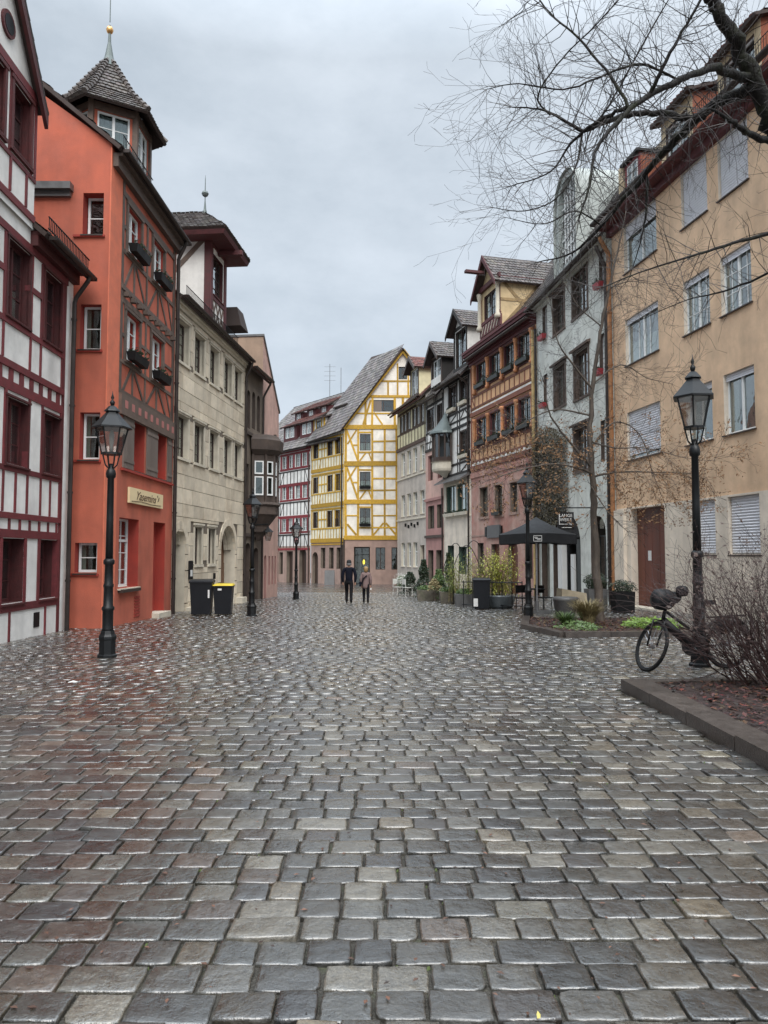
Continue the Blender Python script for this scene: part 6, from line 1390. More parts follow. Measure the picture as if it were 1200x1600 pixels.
# red-stemmed shrub in the near bed
sh = thing('bare_shrub', 'dense leafless shrub with reddish brown stems in the near mulch bed', 'shrub', g3(5.0, 9.2, .1)); b = MB(); lv = []
Rs = random.Random(31)
for i in range(270):
    a = Rs.uniform(0, 2*pi); rr_ = Rs.random()**.6*1.35; x, y = 5.55+rr_*math.cos(a)*1.0, 9.0+rr_*math.sin(a)*.45
    d = Vector(((x-5.65)*.6+Rs.gauss(0, .25), Rs.gauss(0, .25), 1.0)); grow(b, (x, y, .02), d, Rs.uniform(.9, 1.75), Rs.uniform(.007, .014), 2, Rs, -.002, .6, lv, minr=.0016, n=4)
b.build('stems', M['redtwig'], sh); b = MB()
for p, d in lv:
    if Rs.random() < .2:
        a = Vector((Rs.gauss(0, 1), Rs.gauss(0, 1), Rs.gauss(-.4, .6))).normalized()*Rs.uniform(.015, .035); s = a.orthogonal()*.5; b.quad(p-a, p+s, p+a, p-s)
b.build('withered_leaves', mat('dark_withered_leaf', (.05,.025,.016), rough=.6, var=.4, scale=20), sh, kind='stuff')

# ---------------------------------------------------------------- bicycle
bk = thing('bicycle', 'black bicycle with covered basket leaning against the right lamp post', 'bicycle', g3(4.4, 10.9))
def wheel(c, ax, R0=.35, name='wheel'):
    ax = Vector(ax).normalized(); a = ax.orthogonal().normalized() if abs(ax.z) > .9 else Vector((0, 0, 1)); a = (a-ax*a.dot(ax)).normalized(); e = ax.cross(a); c = Vector(c)
    def cir(rad, n=36, off=0): return [c+ax*off+(a*math.cos(2*pi*k/n)+e*math.sin(2*pi*k/n))*rad for k in range(n+1)]
    b = MB(); b.tube(cir(R0-.015), .024, 8); w = b.build(name, M['rubber'], bk, True)
    b = MB(); b.tube(cir(R0-.045), .013, 6); b.build('rim', M['iron'], w)
    b = MB(); b.tube([c-ax*.04, c+ax*.04], .028, 8)
    for k in range(24):
        t = 2*pi*k/24; p = c+(a*math.cos(t)+e*math.sin(t))*(R0-.05); b.tube([c+ax*(.03 if k % 2 else -.03), p], .0032, 3)
    b.build('spokes', M['chrome'], w); return w
zg = gz(10.9); fw = Vector((3.86, 10.75, zg+.36)); rw = Vector((5.08, 11.02, zg+.36))
wheel(fw, (1.0, .2, -.36), .37); wheel(rw, (-.2, 1, .1), .36)
hd = Vector((4.12, 10.86, zg+.93)); bb = Vector((4.52, 10.93, zg+.33)); st = Vector((4.72, 10.96, zg+.85)); hl = Vector((4.06, 10.84, zg+.72))
def tb(name, pts, r_, m='iron', n=8): b = MB(); b.tube(pts, r_, n); return b.build(name, M[m], bk, True)
tb('down_tube', [hl, bb], .066, 'black', 10); tb('seat_tube', [bb, st], .02); tb('top_tube', [hd-Vector((0,0,.08)), bb.lerp(st, .35)], .022); tb('head_tube', [hl, hd], .026)
tb('chain_stay', [bb, rw], .012); tb('seat_stay', [st.lerp(bb, .25), rw], .01)
tb('fork', [hl, fw+Vector((.17, -.07, .36)), fw+Vector((.05, -.05, 0))], .014); tb('fork', [hl, fw+Vector((.06, .07, .38)), fw+Vector((-.05, .05, 0))], .014)
tb('handlebar', [hd+Vector((.02, 0, .1))+Vector(q) for q in ((.08, -.3, .02), (-.02, -.2, .03), (0, 0, 0), (.0, .2, .03), (.12, .3, .02))], .014); tb('stem', [hd, hd+Vector((.0, 0, .12))], .017)
tb('crank', [bb+Vector((0,-.06,0)), bb+Vector((.1,-.08,-.13))], .012); b = MB(); b.tube([bb+Vector((0,-.06,0)), bb+Vector((0,.06,0))], .135, 16); b.build('motor_housing', M['black'], bk)
b = MB(); q = st+Vector((0, 0, .1)); b.hexa([q+Vector(v) for v in ((-.14,-.03,0), (.14,-.09,0), (.14,.09,0), (-.14,.03,0), (-.14,-.02,.05), (.14,-.08,.06), (.14,.08,.06), (-.14,.02,.05))]); b.build('saddle', M['black'], bk)
tb('seat_post', [st, q], .014)
b = MB(); c = rw; pts = [c+Vector((math.cos(t)*.4, math.cos(t)*.08, math.sin(t)*.4)) for t in [math.radians(v) for v in range(10, 175, 15)]]; b.tube(pts, .022, 6); b.build('mudguard', M['black'], bk)
tb('rear_carrier', [st.lerp(rw, .1)+Vector((0,0,-.05)), rw+Vector((.05, 0, .42)), rw+Vector((.3, .04, .42))], .01)
def lump(name, c, rad, m, parent, seed=1, n=14, squ=1):
    b = MB(); Rl = random.Random(seed); vs = []; 
    for i in range(8):
        t = pi*(i+.0)/7
        for k in range(n):
            a = 2*pi*k/n; w = 1+.12*math.sin(a*3+seed)+.08*math.sin(a*5+i)+Rl.uniform(-.05, .05); vs.append((c[0]+rad[0]*w*math.sin(t)**.7*math.cos(a), c[1]+rad[1]*w*math.sin(t)**.7*math.sin(a), c[2]-rad[2]*math.cos(t)))
    b.add(vs, [(i*n+k, i*n+(k+1) % n, (i+1)*n+(k+1) % n, (i+1)*n+k) for i in range(7) for k in range(n)]); return b.build(name, m, parent, True)
lump('basket_cover', (hd.x-.08, hd.y-.05, hd.z+.1), (.18, .15, .16), M['blackcloth'], bk, 2); lump('handle_muff', (hd.x+.14, hd.y+.1, hd.z+.12), (.11, .12, .09), M['blackcloth'], bk, 4); lump('helmet', (hd.x+.24, hd.y-.02, hd.z+.22), (.09, .1, .08), M['black'], bk, 6)
lump('saddle_bag', (5.0, 10.98, zg+.62), (.13, .1, .12), M['blackcloth'], bk, 8)

# ---------------------------------------------------------------- wheelie bins
def bin_(x, y, w, d, h, lidm, label, group, rot=0, name='wheelie_bin'):
    t = thing(name, label, 'bin', g3(x, y), group); t.rotation_euler = (0, 0, rot)
    def part(nm, b, m): return link(nm, b.mesh(nm, M[m]), t, (0, 0, 0))
    b = MB(); k = .84; b.hexa([(-w/2*k, -d/2*k, .04), (w/2*k, -d/2*k, .04), (w/2*k, d/2*k, .04), (-w/2*k, d/2*k, .04), (-w/2, -d/2, h*.93), (w/2, -d/2, h*.93), (w/2, d/2, h*.93), (-w/2, d/2, h*.93)]); part('bin_body', b, 'plastic')
    b = MB(); b.box(-w/2-.025, w/2+.025, -d/2-.03, d/2+.02, h*.9, h*.94); part('rim', b, 'plastic')
    b = MB(); b.hexa([(-w/2-.03, -d/2-.045, h*.945), (w/2+.03, -d/2-.045, h*.945), (w/2+.03, d/2+.04, h*.945), (-w/2-.03, d/2+.04, h*.945), (-w/2+.02, -d/2+.0, h*.985), (w/2-.02, -d/2, h*.985), (w/2-.02, d/2, h), (-w/2+.02, d/2, h)]); part('lid', b, lidm)
    b = MB()
    for s in (-1, 1): b.tube([(s*w*.36-.025, d*.42, .1), (s*w*.36+.025, d*.42, .1)], .1, 12)
    part('wheel', b, 'rubber'); b = MB(); b.tube([(-w*.4, d/2+.06, h*.92), (w*.4, d/2+.06, h*.92)], .018, 6); part('handle', b, 'plastic')
    return t, part
t, part = bin_(-5.72, 23.35, .68, .72, 1.12, 'plastic', 'black bin with black lid beside the arched sandstone door', 'bins by the sandstone wall', .12)
b = MB(); b.box(.22, .27, -.38, -.365, .55, .8); part('label', b, 'label')
t, part = bin_(-5.06, 23.45, .58, .66, .98, 'yellow', 'black bin with bright yellow lid, right of its black-lidded neighbour', 'bins by the sandstone wall', .1)
b = MB(); b.box(-.15, -.03, -.35, -.335, .78, .84); part('label', b, 'label')
t, part = bin_(3.48, 26.5, .6, .66, 1.12, 'plastic', 'black bin with white notice in front of the bamboo on the right', 'bins by the cafe planting', -.1)
b = MB(); b.box(-.29, -.14, -.35, -.335, .12, .4); part('label', b, 'label')

# ---------------------------------------------------------------- cafe umbrella and terrace things
um = thing('cafe_umbrella', 'large black square cafe umbrella with small white logos on its valance', 'umbrella', g3(4.95, 24.2)); zg = gz(24.2)
cx, cy, rot, hs = 4.98, 24.2, .62, 1.18
cor = [Vector((cx+hs*1.414*math.cos(rot+pi/2*k), cy+hs*1.414*math.sin(rot+pi/2*k), 2.2)) for k in range(4)]; ap = Vector((cx, cy, 2.82))
b = MB()
for k in range(4):
    a, c = cor[k], cor[(k+1) % 4]; n = 8
    for i in range(n):
        t0, t1 = i/n, (i+1)/n
        for j in range(5):
            s0, s1 = j/5, (j+1)/5
            def Q(t, s): 
                p = a.lerp(c, t); p = p-Vector((0, 0, 0)); q = ap.lerp(p, s); q.z -= .05*math.sin(pi*s)+.06*math.sin(pi*t)*s*s*-1; return q
            if j == 0: b.add([ap, Q(t0, s1), Q(t1, s1)], [(0, 1, 2)])
            else: b.quad(Q(t0, s0), Q(t0, s1), Q(t1, s1), Q(t1, s0))
b.build('canopy', M['blackcloth'], um, True); 
for k in range(4):
    a, c = cor[k], cor[(k+1) % 4]; b = MB(); n = 10; out = ((a+c)/2-Vector((cx, cy, 2.2))).normalized()
    def V_(t, z): p = a.lerp(c, t); return Vector((p.x, p.y, p.z+.06*math.sin(pi*t)))+Vector((0, 0, z))+out*(.015*math.sin(t*19)+.01)
    for i in range(n): b.quad(V_(i/n, 0), V_((i+1)/n, 0), V_((i+1)/n, -.3-.015*math.sin(i*2)), V_(i/n, -.3-.015*math.sin((i-1)*2)))
    v_ = b.build('valance', M['blackcloth'], um)
    b = MB(); m_ = a.lerp(c, .5)+out*.04
    d_ = (c-a).normalized()
    for q0, q1, z0, z1 in ((-.13, .13, .0, .012), (-.13, .13, -.17, -.158), (-.13, -.118, -.17, .01), (.118, .13, -.17, .01), (-.1, .0, -.05, -.035), (-.08, .1, -.09, -.075), (-.02, .09, -.13, -.115)):
        z_ = m_.z-.03; b.quad(*[Vector((m_.x+d_.x*u, m_.y+d_.y*u, z_+z)) for u, z in ((q0, z0), (q1, z0), (q1, z1), (q0, z1))])
    b.build('logo_print', M['whiteink'], v_)
b = MB(); b.tube([(cx, cy, zg), (cx, cy, 2.8)], .035, 10); b.build('pole', M['chrome'], um); b = MB(); b.box(cx-.4, cx+.4, cy-.4, cy+.4, zg, zg+.09); b.ring([(.09, zg+.09), (.06, zg+.4)], 10, (cx, cy)); b.build('base', M['pot'], um)
b = MB()
for c in cor: b.tube([Vector((cx, cy, 1.95)), ap.lerp(c, .55)-Vector((0,0,.06))], .014, 5)
b.build('struts', M['chrome'], um)
def planter(name, label, prof, x, y, m, n=14, rot=0, cat='planter', dz=0):
    t = thing(name, label, cat, g3(x, y, dz)); b = MB(); b.ring([(r_, gz(y)+dz+h) for r_, h in prof], n, (x, y), rot=rot); b.build('pot', M[m], t, n > 8)
    b = MB(); r_, h = prof[-1]; b.ring([(r_*.9, gz(y)+dz+h-.04), (r_*.88, gz(y)+dz+h-.005)], n, (x, y), rot=rot); b.build('soil', M['mulch'], t); return t
planter('round_planter', 'dark round stone tub on the tree bed in front of the sandstone block', [(.22, 0), (.27, .1), (.33, .5), (.35, .52), (.35, .6), (.3, .6)], 5.02, 20.6, 'pot', dz=.07)
sb = thing('stone_block', 'pale sandstone trough block with an iron ring, under the right side of the umbrella', 'stone block', g3(6.35, 25.3)); b = MB(); z_ = gz(25.3); b.hexa([(5.95, 25.0, z_), (6.9, 25.1, z_), (6.85, 25.7, z_), (5.9, 25.6, z_), (6.0, 25.02, z_+.78), (6.85, 25.12, z_+.62), (6.8, 25.68, z_+.62), (5.95, 25.58, z_+.78)]); b.build('block', M['sandbox'], sb)
b = MB(); b.tube([(6.5+.09*math.cos(t), 25.02, z_+.38+.09*math.sin(t)) for t in [2*pi*k/14 for k in range(15)]], .014, 6); b.build('iron_ring', M['chrome'], sb)
t = planter('box_planter', 'square grey planter with clipped dark ball shrub by the mint-white house', [(.42, 0), (.46, .75)], 7.3, 25.6, 'pot', 4, pi/4); leaf_clump('ball_foliage', (7.3, 25.6, gz(25.6)+1.0), (.38, .38, .3), 1500, .04, M['leaf_dark'], t)
t = planter('box_planter', 'dark square planter right of the slender tree by the rust pipe', [(.42, 0), (.45, .7)], 7.9, 24.6, 'black', 4, pi/4); leaf_clump('ball_foliage', (7.9, 24.6, gz(24.6)+.85), (.4, .4, .22), 900, .04, M['leaf_dark'], t)
t = planter('glazed_tub', 'wide grey glazed tub at the foot of the bamboo, right of the black bin', [(.4, 0), (.5, .12), (.56, .42), (.58, .46)], 4.25, 27.2, 'greyglass')
def bamboo(x, y, h, w, n, m, label, leaf=.09, name='bamboo', z0=.35):
    t = thing(name, label, 'bamboo' if name == 'bamboo' else 'shrub', g3(x, y)); b = MB(); lf = MB(); zb = gz(y)
    for i in range(n):
        px_, py_ = x+R.gauss(0, w*.28), y+R.gauss(0, .2); hh = h*R.uniform(.6, 1.05); lx, ly = R.gauss(0, .12), R.gauss(0, .1)
        pts = [Vector((px_+lx*t_*t_*h, py_+ly*t_*t_*h, zb+z0*.3+hh*t_)) for t_ in (0, .35, .7, 1)]; b.tube(pts, [.009, .008, .006, .003], 4)
        for q in range(int(38*hh)):
            t_ = R.uniform(.2, 1); p = pts[0].lerp(pts[3], t_)+Vector((R.gauss(0, .09), R.gauss(0, .09), R.gauss(0, .05))); a = Vector((R.gauss(0, 1), R.gauss(0, 1), R.gauss(-.25, .6))).normalized()*leaf*R.uniform(.6, 1.3); s = a.cross(Vector((0, 0, 1))); s = (s.normalized() if s.length > 1e-4 else Vector((1,0,0)))*leaf*.13
            lf.add([p, p+a*.5+s, p+a, p+a*.5-s], [(0, 1, 2, 3)])
    b.build('stems', M['grass_dry'], t); lf.build('foliage', m, t)
    return t
bamboo(4.3, 27.9, 2.05, 1.2, 55, M['leaf_yel'], 'bright yellow-green bamboo thicket behind the grey glazed tub', .13)
bamboo(3.55, 28.6, 1.7, 1.2, 50, mat('olive_bamboo_leaf', (.20,.21,.055), rough=.5, var=.4, scale=12), 'olive green bamboo thicket behind the black bin', .1)
bamboo(2.9, 30.2, 1.8, .7, 26, mat('fresh_leaf', (.22,.27,.05), rough=.5, var=.4, scale=12), 'thin light green bamboo next to the stone troughs', .1)
def cone_shrub(x, y, h, r_, n, m, label, name='evergreen_shrub', z0=.1, sz=.05):
    t = thing(name, label, 'shrub', g3(x, y)); b = MB(); zb = gz(y)
    for i in range(n):
        t_ = R.random()**.8; rad = r_*(1-t_*.75)*R.uniform(.55, 1.08)*(1+.2*math.sin(t_*17+x)); a = R.uniform(0, 2*pi); p = Vector((x+rad*math.cos(a), y+rad*math.sin(a), zb+z0+h*t_)); v = Vector((R.gauss(0, 1), R.gauss(0, 1), R.gauss(.3, .6))).normalized()*sz*R.uniform(.6, 1.4); s = v.orthogonal().normalized()*sz*.5; b.quad(p-v, p+s, p+v, p-s)
    b.build('foliage', m, t); b = MB(); b.tube([(x, y, zb), (x, y, zb+h*.8)], .03, 6); b.build('stem', M['bark2'], t); return t
cone_shrub(1.85, 34.5, 1.75, .42, 2400, M['leaf_dark'], 'dark conical evergreen shrub at the far left of the terrace planting')
cone_shrub(2.45, 33.2, 1.3, .45, 1500, M['leaf_mid'], 'mid green rounded shrub between the dark cone and the trellis')
cone_shrub(1.35, 38.5, 1.15, .55, 1500, M['leaf_dark'], 'low dark bush behind the white-flowering bush near the cream house')
t = thing('flowering_bush', 'pale bush with small white flowers beside the cream house corner', 'shrub', g3(1.0, 39.5)); leaf_clump('foliage', (1.0, 39.5, gz(39.5)+.7), (.4, .4, .4), 900, .04, M['leaf_mid'], t); leaf_clump('flowers', (.95, 39.3, gz(39.3)+.85), (.45, .4, .35), 420, .035, M['whiteflower'], t)
cone_shrub(2.75, 31.5, 2.0, .3, 1500, mat('ivy_leaf', (.035,.06,.02), rough=.5, var=.5, scale=12), 'tall ivy-clad post shrub behind the troughs', 'climbing_shrub')
for i, (x, y, w_, lab) in enumerate(((2.0, 33.2, 1.0, 'mossy stone trough in front of the dark conical shrub'), (2.75, 30.9, .8, 'mossy stone trough below the thin light green bamboo'), (3.1, 28.4, .7, 'dark square trough left of the black bin'))):
    t = thing('stone_trough', lab, 'trough', g3(x, y)); z_ = gz(y); b = MB(); b.hexa([(x-w_/2, y-.3, z_), (x+w_/2, y-.3, z_), (x+w_/2, y+.3, z_), (x-w_/2, y+.3, z_), (x-w_/2-.05, y-.33, z_+.48), (x+w_/2+.05, y-.33, z_+.48), (x+w_/2+.05, y+.33, z_+.48), (x-w_/2-.05, y+.33, z_+.48)]); b.build('trough_wall', M['trough' if i < 2 else 'pot'], t); leaf_clump('trough_plants', (x, y, z_+.55), (w_*.5, .3, .14), 500, .045, M['leaf_mid'], t)
cone_shrub(2.2, 32.4, .5, .35, 500, M['grass_dry'], 'low straw-brown plant on the front stone trough', 'dry_plant', .48)
# terrace railing and hoop trellis
ra = thing('terrace_railing', 'low black iron railing in front of the bamboo and terrace', 'railing', g3(4.3, 26.2)); b = MB(); 
for z in (.95, .12): b.tube([g3(2.9, 27.6, z), g3(3.9, 26.9, z), g3(4.9, 26.3, z)], .018, 6)
b.build('rail', M['iron'], ra)
for k in range(7): x, y = 2.95+k*.325, 27.55-k*.2; b = MB(); b.tube([g3(x, y, 0), g3(x, y, 1.0)], .018, 6); b.build('post', M['iron'], ra)
tr = thing('hoop_trellis', 'rusty iron hoop trellis arching over the bamboo in front of the oriel house', 'trellis', g3(3.3, 31)); 
for q, (xa, xb, h) in enumerate(((2.5, 3.5, 2.5), (3.1, 4.3, 2.6), (2.8, 3.9, 2.4))):
    b = MB(); b.tube([(xa+(xb-xa)*k/16, 31-q*.5, gz(31)+1.5+(h-1.5)*math.sin(pi*k/16)) for k in range(17)], .015, 5); b.tube([(xa, 31-q*.5, gz(31)), (xa, 31-q*.5, gz(31)+1.5)], .015, 5); b.tube([(xb, 31-q*.5, gz(31)), (xb, 31-q*.5, gz(31)+1.5)], .015, 5); b.build('hoop', M['rustpipe'] if 0 else M['iron'], tr)
# bushy climber on the mint-white house
cl = thing('wall_climber', 'tall bare bushy climber covering the left end of the mint-white house', 'climbing plant', (8.0, 37.5, gz(37.5))); Rc = random.Random(8); b = MB(); lf = MB()
Fm = Fr((8.02, 38.28), (9.13, 29.12))
for i in range(130):
    u = Rc.uniform(-.2, 4.2); z = Rc.uniform(2.6, 7.4); z = z if u < 3 else min(z, 6.5); p = Fm.P(u, .15, z); grow(b, p, Vector((Rc.gauss(-.5, .4), Rc.gauss(-.2, .4), Rc.gauss(.3, .6))), Rc.uniform(.5, 1.1), .012, 1, Rc, .02, .7, [], minr=.004)
for i in range(9000):
    u = Rc.uniform(-.2, 4.3); z = 3.0+4.9*Rc.random(); edge = 7.9-.35*(u-1.5)**2*.35
    if z > edge: continue
    p = Fm.P(u, abs(Rc.gauss(.1, .32)), z); v = Vector((Rc.gauss(0, 1), Rc.gauss(0, 1), Rc.gauss(0, .8))).normalized()*Rc.uniform(.03, .07); s = v.orthogonal()*.5; lf.quad(p-v, p+s, p+v, p-s)
b.build('stems', M['twig'], cl); lf.build('foliage', mat('dull_olive_climber_leaf', (.075,.06,.03), rough=.7, var=.6, scale=6), cl)
# cafe furniture glimpsed under the umbrella, and white chairs far off
def chair(x, y, m, label, group, rot=0, sc_=1):
    t = thing('cafe_chair', label, 'chair', g3(x, y), group); t.rotation_euler = (0, 0, rot); t.scale = (sc_,)*3
    for sx in (-1, 1):
        for sy in (-1, 1): b = MB(); b.tube([(.2*sx, .2*sy, 0), (.18*sx, .18*sy, .45)], .014, 5); link('leg', b.mesh('leg', m), t, (0, 0, 0))
    b = MB(); b.box(-.22, .22, -.22, .22, .44, .47); link('seat', b.mesh('seat', m), t, (0, 0, 0)); b = MB(); b.box(-.2, .2, .19, .215, .62, .88); b.tube([(-.19, .2, .45), (-.19, .21, .9)], .014, 5); b.tube([(.19, .2, .45), (.19, .21, .9)], .014, 5); link('backrest', b.mesh('backrest', m), t, (0, 0, 0)); return t
def table(x, y, m, label, r_=.35, h=.74):
    t = thing('cafe_table', label, 'table', g3(x, y)); b = MB(); b.ring([(r_, h), (r_, h+.03)], 16); link('tabletop', b.mesh('tabletop', m), t, (0, 0, 0)); b = MB(); b.ring([(.03, .03), (.03, h)], 8); link('leg', b.mesh('leg', m), t, (0, 0, 0)); b = MB(); b.ring([(.22, 0), (.2, .03)], 12); link('foot', b.mesh('foot', m), t, (0, 0, 0))
chair(4.75, 25.2, M['black'], 'black cafe chair left of the umbrella pole', 'dark cafe chairs', .4); chair(5.5, 25.6, M['black'], 'black cafe chair right of the umbrella pole', 'dark cafe chairs', 2.2); table(5.15, 25.3, M['black'], 'dark round cafe table beneath the black umbrella')
chair(.75, 39.2, M['whiteflower'], 'white cafe chair by the pale flowering bush', 'white terrace chairs', .6); chair(1.2, 38.2, M['whiteflower'], 'white cafe chair in front of the low dark bush', 'white terrace chairs', 2.0)
ab = thing('sandwich_board', 'dark folding pavement board outside the yellow house', 'sandwich board', g3(-4.5, 60)); x, y, z_ = -4.4, 60, gz(60)
for s_, nm in ((-1, 'front_panel'), (1, 'back_panel')): b = MB(); b.hexa([(x-.4, y+s_*.3-.02, z_+.05), (x+.4, y+s_*.3-.02, z_+.05), (x+.4, y+s_*.3+.02, z_+.05), (x-.4, y+s_*.3+.02, z_+.05), (x-.4, y+s_*.03-.02, z_+1.25), (x+.4, y+s_*.03-.02, z_+1.25), (x+.4, y+s_*.03+.02, z_+1.25), (x-.4, y+s_*.03+.02, z_+1.25)]); b.build(nm, M['pot'], ab)
for k, (x, y) in enumerate(((-4.0, 9.6), (-3.2, 10.6), (-3.5, 13.9))):
    t = thing('paper_scrap', ['small white paper scrap nearest on the wet cobbles at left', 'small white scrap to the right of the nearest one on the cobbles', 'small pale scrap beyond the left lamp post'][k], 'litter', g3(x, y)); b = MB(); z = gz(y)+.022; b.add([(x-.05, y-.03, z), (x+.04, y-.04, z+.01), (x+.07, y+.02, z+.004), (x-.01, y+.05, z+.015), (x-.06, y+.02, z)], [(0, 1, 2, 3, 4)]); b.build('scrap', M['label'], t)
t = thing('fallen_leaf', 'small yellow fallen leaf in a joint at the bottom of the picture', 'leaf', (.53, 2.62, .02)); b = MB(); b.add([(.522, 2.61, .022), (.532, 2.607, .026), (.537, 2.63, .024), (.53, 2.645, .028), (.523, 2.63, .024)], [(0,1,2,3,4)]); b.build('leaf_blade', mat('pale_yellow_leaf', (.6,.5,.15), rough=.5), t)

b = MB(); tone = []; Rg = random.Random(77)
for i in range(900):
    y = 2.5+Rg.random()**1.4*20; x = Rg.choice([Rg.gauss(2.6, .5), Rg.uniform(-6, 7), Rg.gauss(-6, .7)]) if y > 5 else Rg.uniform(-2, 2.5)
    if inside(BED1, x, y) or inside(BED2, x, y): continue
    r = Rg.uniform(.006, .02); a = Rg.uniform(0, 6.3); c, s = math.cos(a)*r, math.sin(a)*r; z = gz(y)+.013
    b.quad((x-c, y-s, z), (x+s*.5, y-c*.5, z+.004), (x+c, y+s, z+.002), (x-s*.5, y+c*.5, z+.003)); t_ = Rg.uniform(.4, 2.2); tone.append((t_, t_, t_*.9, 1))
b.build('leaf_crumbs', M['mulch_leaf'], street, kind='stuff', tone=tone)
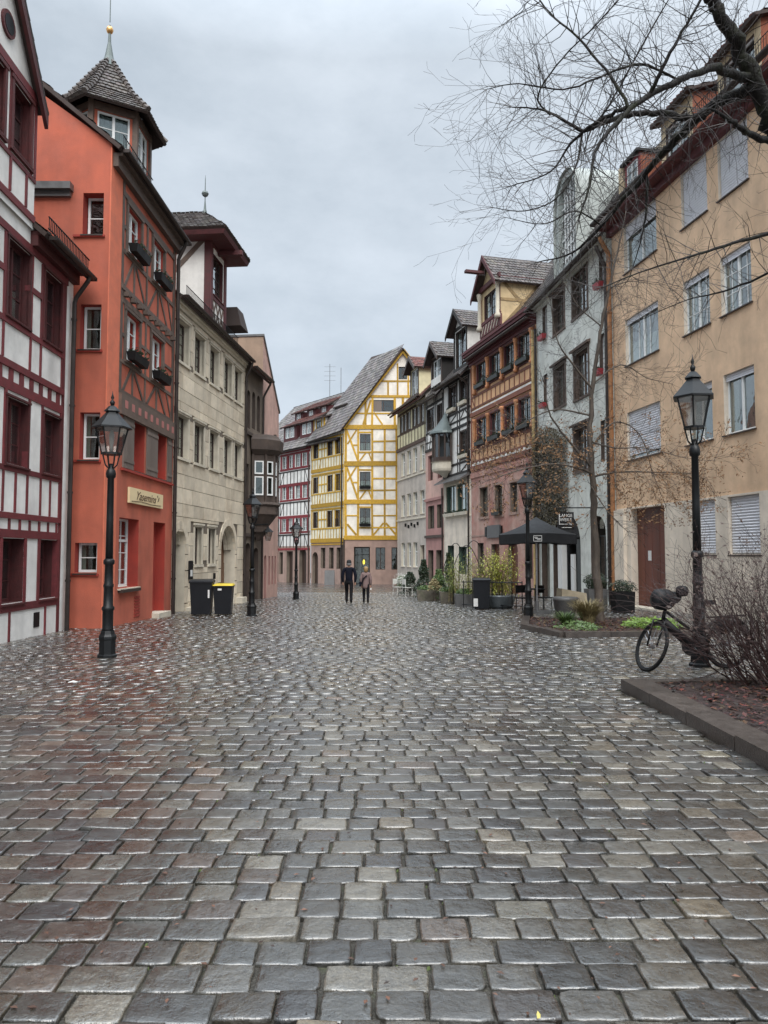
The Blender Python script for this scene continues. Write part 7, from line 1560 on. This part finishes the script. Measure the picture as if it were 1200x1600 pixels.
# ---------------------------------------------------------------- people
def skin_mesh(verts, edges, name, mats, zone, sub=2):
    me = bpy.data.meshes.new('tmp'); me.from_pydata([v[:3] for v in verts], edges, []); o = bpy.data.objects.new('tmp', me); COL.objects.link(o)
    sk = o.modifiers.new('s', 'SKIN'); 
    for i, v in enumerate(verts): d = me.skin_vertices[0].data[i]; d.radius = (v[3], v[4] if len(v) > 4 else v[3]); d.use_root = (i == 0)
    ss = o.modifiers.new('u', 'SUBSURF'); ss.levels = sub
    bpy.context.view_layer.update(); res = bpy.data.meshes.new_from_object(o.evaluated_get(bpy.context.evaluated_depsgraph_get())); res.name = name
    COL.objects.unlink(o); bpy.data.objects.remove(o)
    res.materials.clear()
    for m in mats: res.materials.append(m)
    for p in res.polygons: p.material_index = zone(p.center); p.use_smooth = True
    return res
def person(label, x, y, H_, mats, woman=False, coatlen=.85, stride=.1, rot=0):
    t = thing('person', label, 'person', g3(x, y), 'couple walking away down the lane'); k = H_/1.75; t.scale = (k, k, k); t.rotation_euler = (0, 0, rot)
    sw = .17 if woman else .2
    V = [(0, 0, .95, .13, .1), (0, 0, 1.12, .13, .09), (0, .01, 1.32, .155, .1), (0, .01, 1.44, .12, .08), (0, .01, 1.52, .055, .055), (0, .0, 1.58, .065, .07), (0, -.0, 1.66, .085, .1), (0, 0, 1.72, .06, .07),
         (-.1, 0, .88, .115, .1), (-.1, stride, .5, .082, .08), (-.1, stride*.3+.02, .1, .06, .06), (-.1, stride*.3+.1, .04, .038, .035), (-.1, stride*.3+.2, .03, .03, .025),
         (.1, 0, .88, .115, .1), (.1, -stride*.4, .5, .082, .08), (.1, -stride-.02, .12, .06, .06), (.1, -stride+.06, .04, .038, .035), (.1, -stride+.15, .03, .03, .025),
         (-sw, .01, 1.42, .065, .06), (-sw-.07, -.02, 1.15, .05, .05), (-sw-.05, .03, .9, .035, .035), (-sw-.05, .06, .82, .03, .04), (-sw-.045, .08, .75, .018, .03),
         (sw, .01, 1.42, .065, .06), (sw+.07, -.03, 1.15, .05, .05), (sw+.06, .0, .9, .035, .035), (sw+.06, .02, .82, .03, .04), (sw+.055, .03, .75, .018, .03)]
    E_ = [(0,1),(1,2),(2,3),(3,4),(4,5),(5,6),(6,7),(0,8),(8,9),(9,10),(10,11),(11,12),(0,13),(13,14),(14,15),(15,16),(16,17),(3,18),(18,19),(19,20),(20,21),(21,22),(3,23),(23,24),(24,25),(25,26),(26,27)]
    def zone(c):
        if c.z < .085: return 2
        if c.z < .95 and abs(c.x) < sw: return 0
        if c.z > 1.5: return 1
        if c.z < .87: return 1
        return 3
    link('body', skin_mesh(V, E_, 'body', [mats['legs'], M['skin'], M['shoe'], mats['coat']], zone), t, (0, 0, 0))
    # coat: torso shell and sleeves
    V = [(0, 0, coatlen, .2 if woman else .17, .14), (0, 0, 1.1, .165, .125), (0, .01, 1.34, .19, .13), (0, .01, 1.46, .13, .1), (0, .005, 1.52, .075, .075), (-sw, .01, 1.42, .085, .08), (-sw-.075, -.02, 1.15, .07, .07), (-sw-.055, .03, .9, .055, .055), (sw, .01, 1.42, .085, .08), (sw+.075, -.03, 1.15, .07, .07), (sw+.06, .0, .9, .055, .055)]
    link('coat', skin_mesh(V, [(0,1),(1,2),(2,3),(3,4),(3,5),(5,6),(6,7),(3,8),(8,9),(9,10)], 'coat', [mats['coat']], lambda c: 0), t, (0, 0, 0))
    # face on the far side, ears, hair or hat
    b = MB(); b.tube([(0, .1, 1.66), (0, .135, 1.635)], [.01, .017], 6); link('nose', b.mesh('nose', M['skin']), t, (0, 0, 0))
    for s in (-1, 1):
        b = MB(); b.ring([(.004, 1.625), (.018, 1.635), (.02, 1.665), (.006, 1.68)], 8, (s*.087, .0)); link('ear', b.mesh('ear', M['skin'], True), t, (0, 0, 0))
        b = MB(); b.ring([(.002, 1.662), (.011, 1.668), (.002, 1.674)], 8, (s*.033, .094)); link('eye', b.mesh('eye', M['black'], True), t, (0, 0, 0))
    b = MB(); b.box(-.025, .025, .09, .1, 1.597, 1.604); link('mouth', b.mesh('mouth', M['pink_deep']), t, (0, 0, 0))
    return t
mn = person('man in dark navy coat and black hat walking away, left of the two', -1.45, 30.7, 1.74, dict(legs=M['trousers'], coat=M['coat']), coatlen=.88, stride=.2)
b = MB(); b.ring([(.098, 1.655), (.104, 1.69), (.098, 1.76), (.07, 1.8), (.02, 1.82)], 14, (0, -.005)); link('hat', b.mesh('hat', M['hat'], True), mn, (0, 0, 0)); b = MB(); b.ring([(.1, 1.575), (.106, 1.6), (.106, 1.65), (.1, 1.67)], 14, (0, -.012)); link('hat_band', b.mesh('hat_band', M['greyband'], True), mn, (0, 0, 0))
wm_ = person('woman with blond hair in a taupe coat walking away, right of the two', -.75, 30.75, 1.5, dict(legs=M['trousers'], coat=M['coat2']), True, .68, .13)
b = MB(); b.ring([(.07, 1.5), (.1, 1.56), (.112, 1.64), (.105, 1.72), (.07, 1.77), (.01, 1.785)], 14, (0, -.012)); link('hair', b.mesh('hair', M['hair'], True), wm_, (0, 0, 0)); b = MB(); b.tube([(.05, -.14, 1.35), (-.12, -.15, 1.2), (-.2, -.1, .95)], .03, 6); link('bag_strap', b.mesh('bag_strap', M['coat']), wm_, (0, 0, 0)); b = MB(); b.box(-.32, -.22, -.12, .12, .82, 1.05); link('shoulder_bag', b.mesh('shoulder_bag', M['coat']), wm_, (0, 0, 0))
b = MB(); b.box(.21, .27, -.03, .06, .66, .74); link('white_glove', b.mesh('white_glove', M['label']), wm_, (0, 0, 0))

bpy.context.view_layer.update()
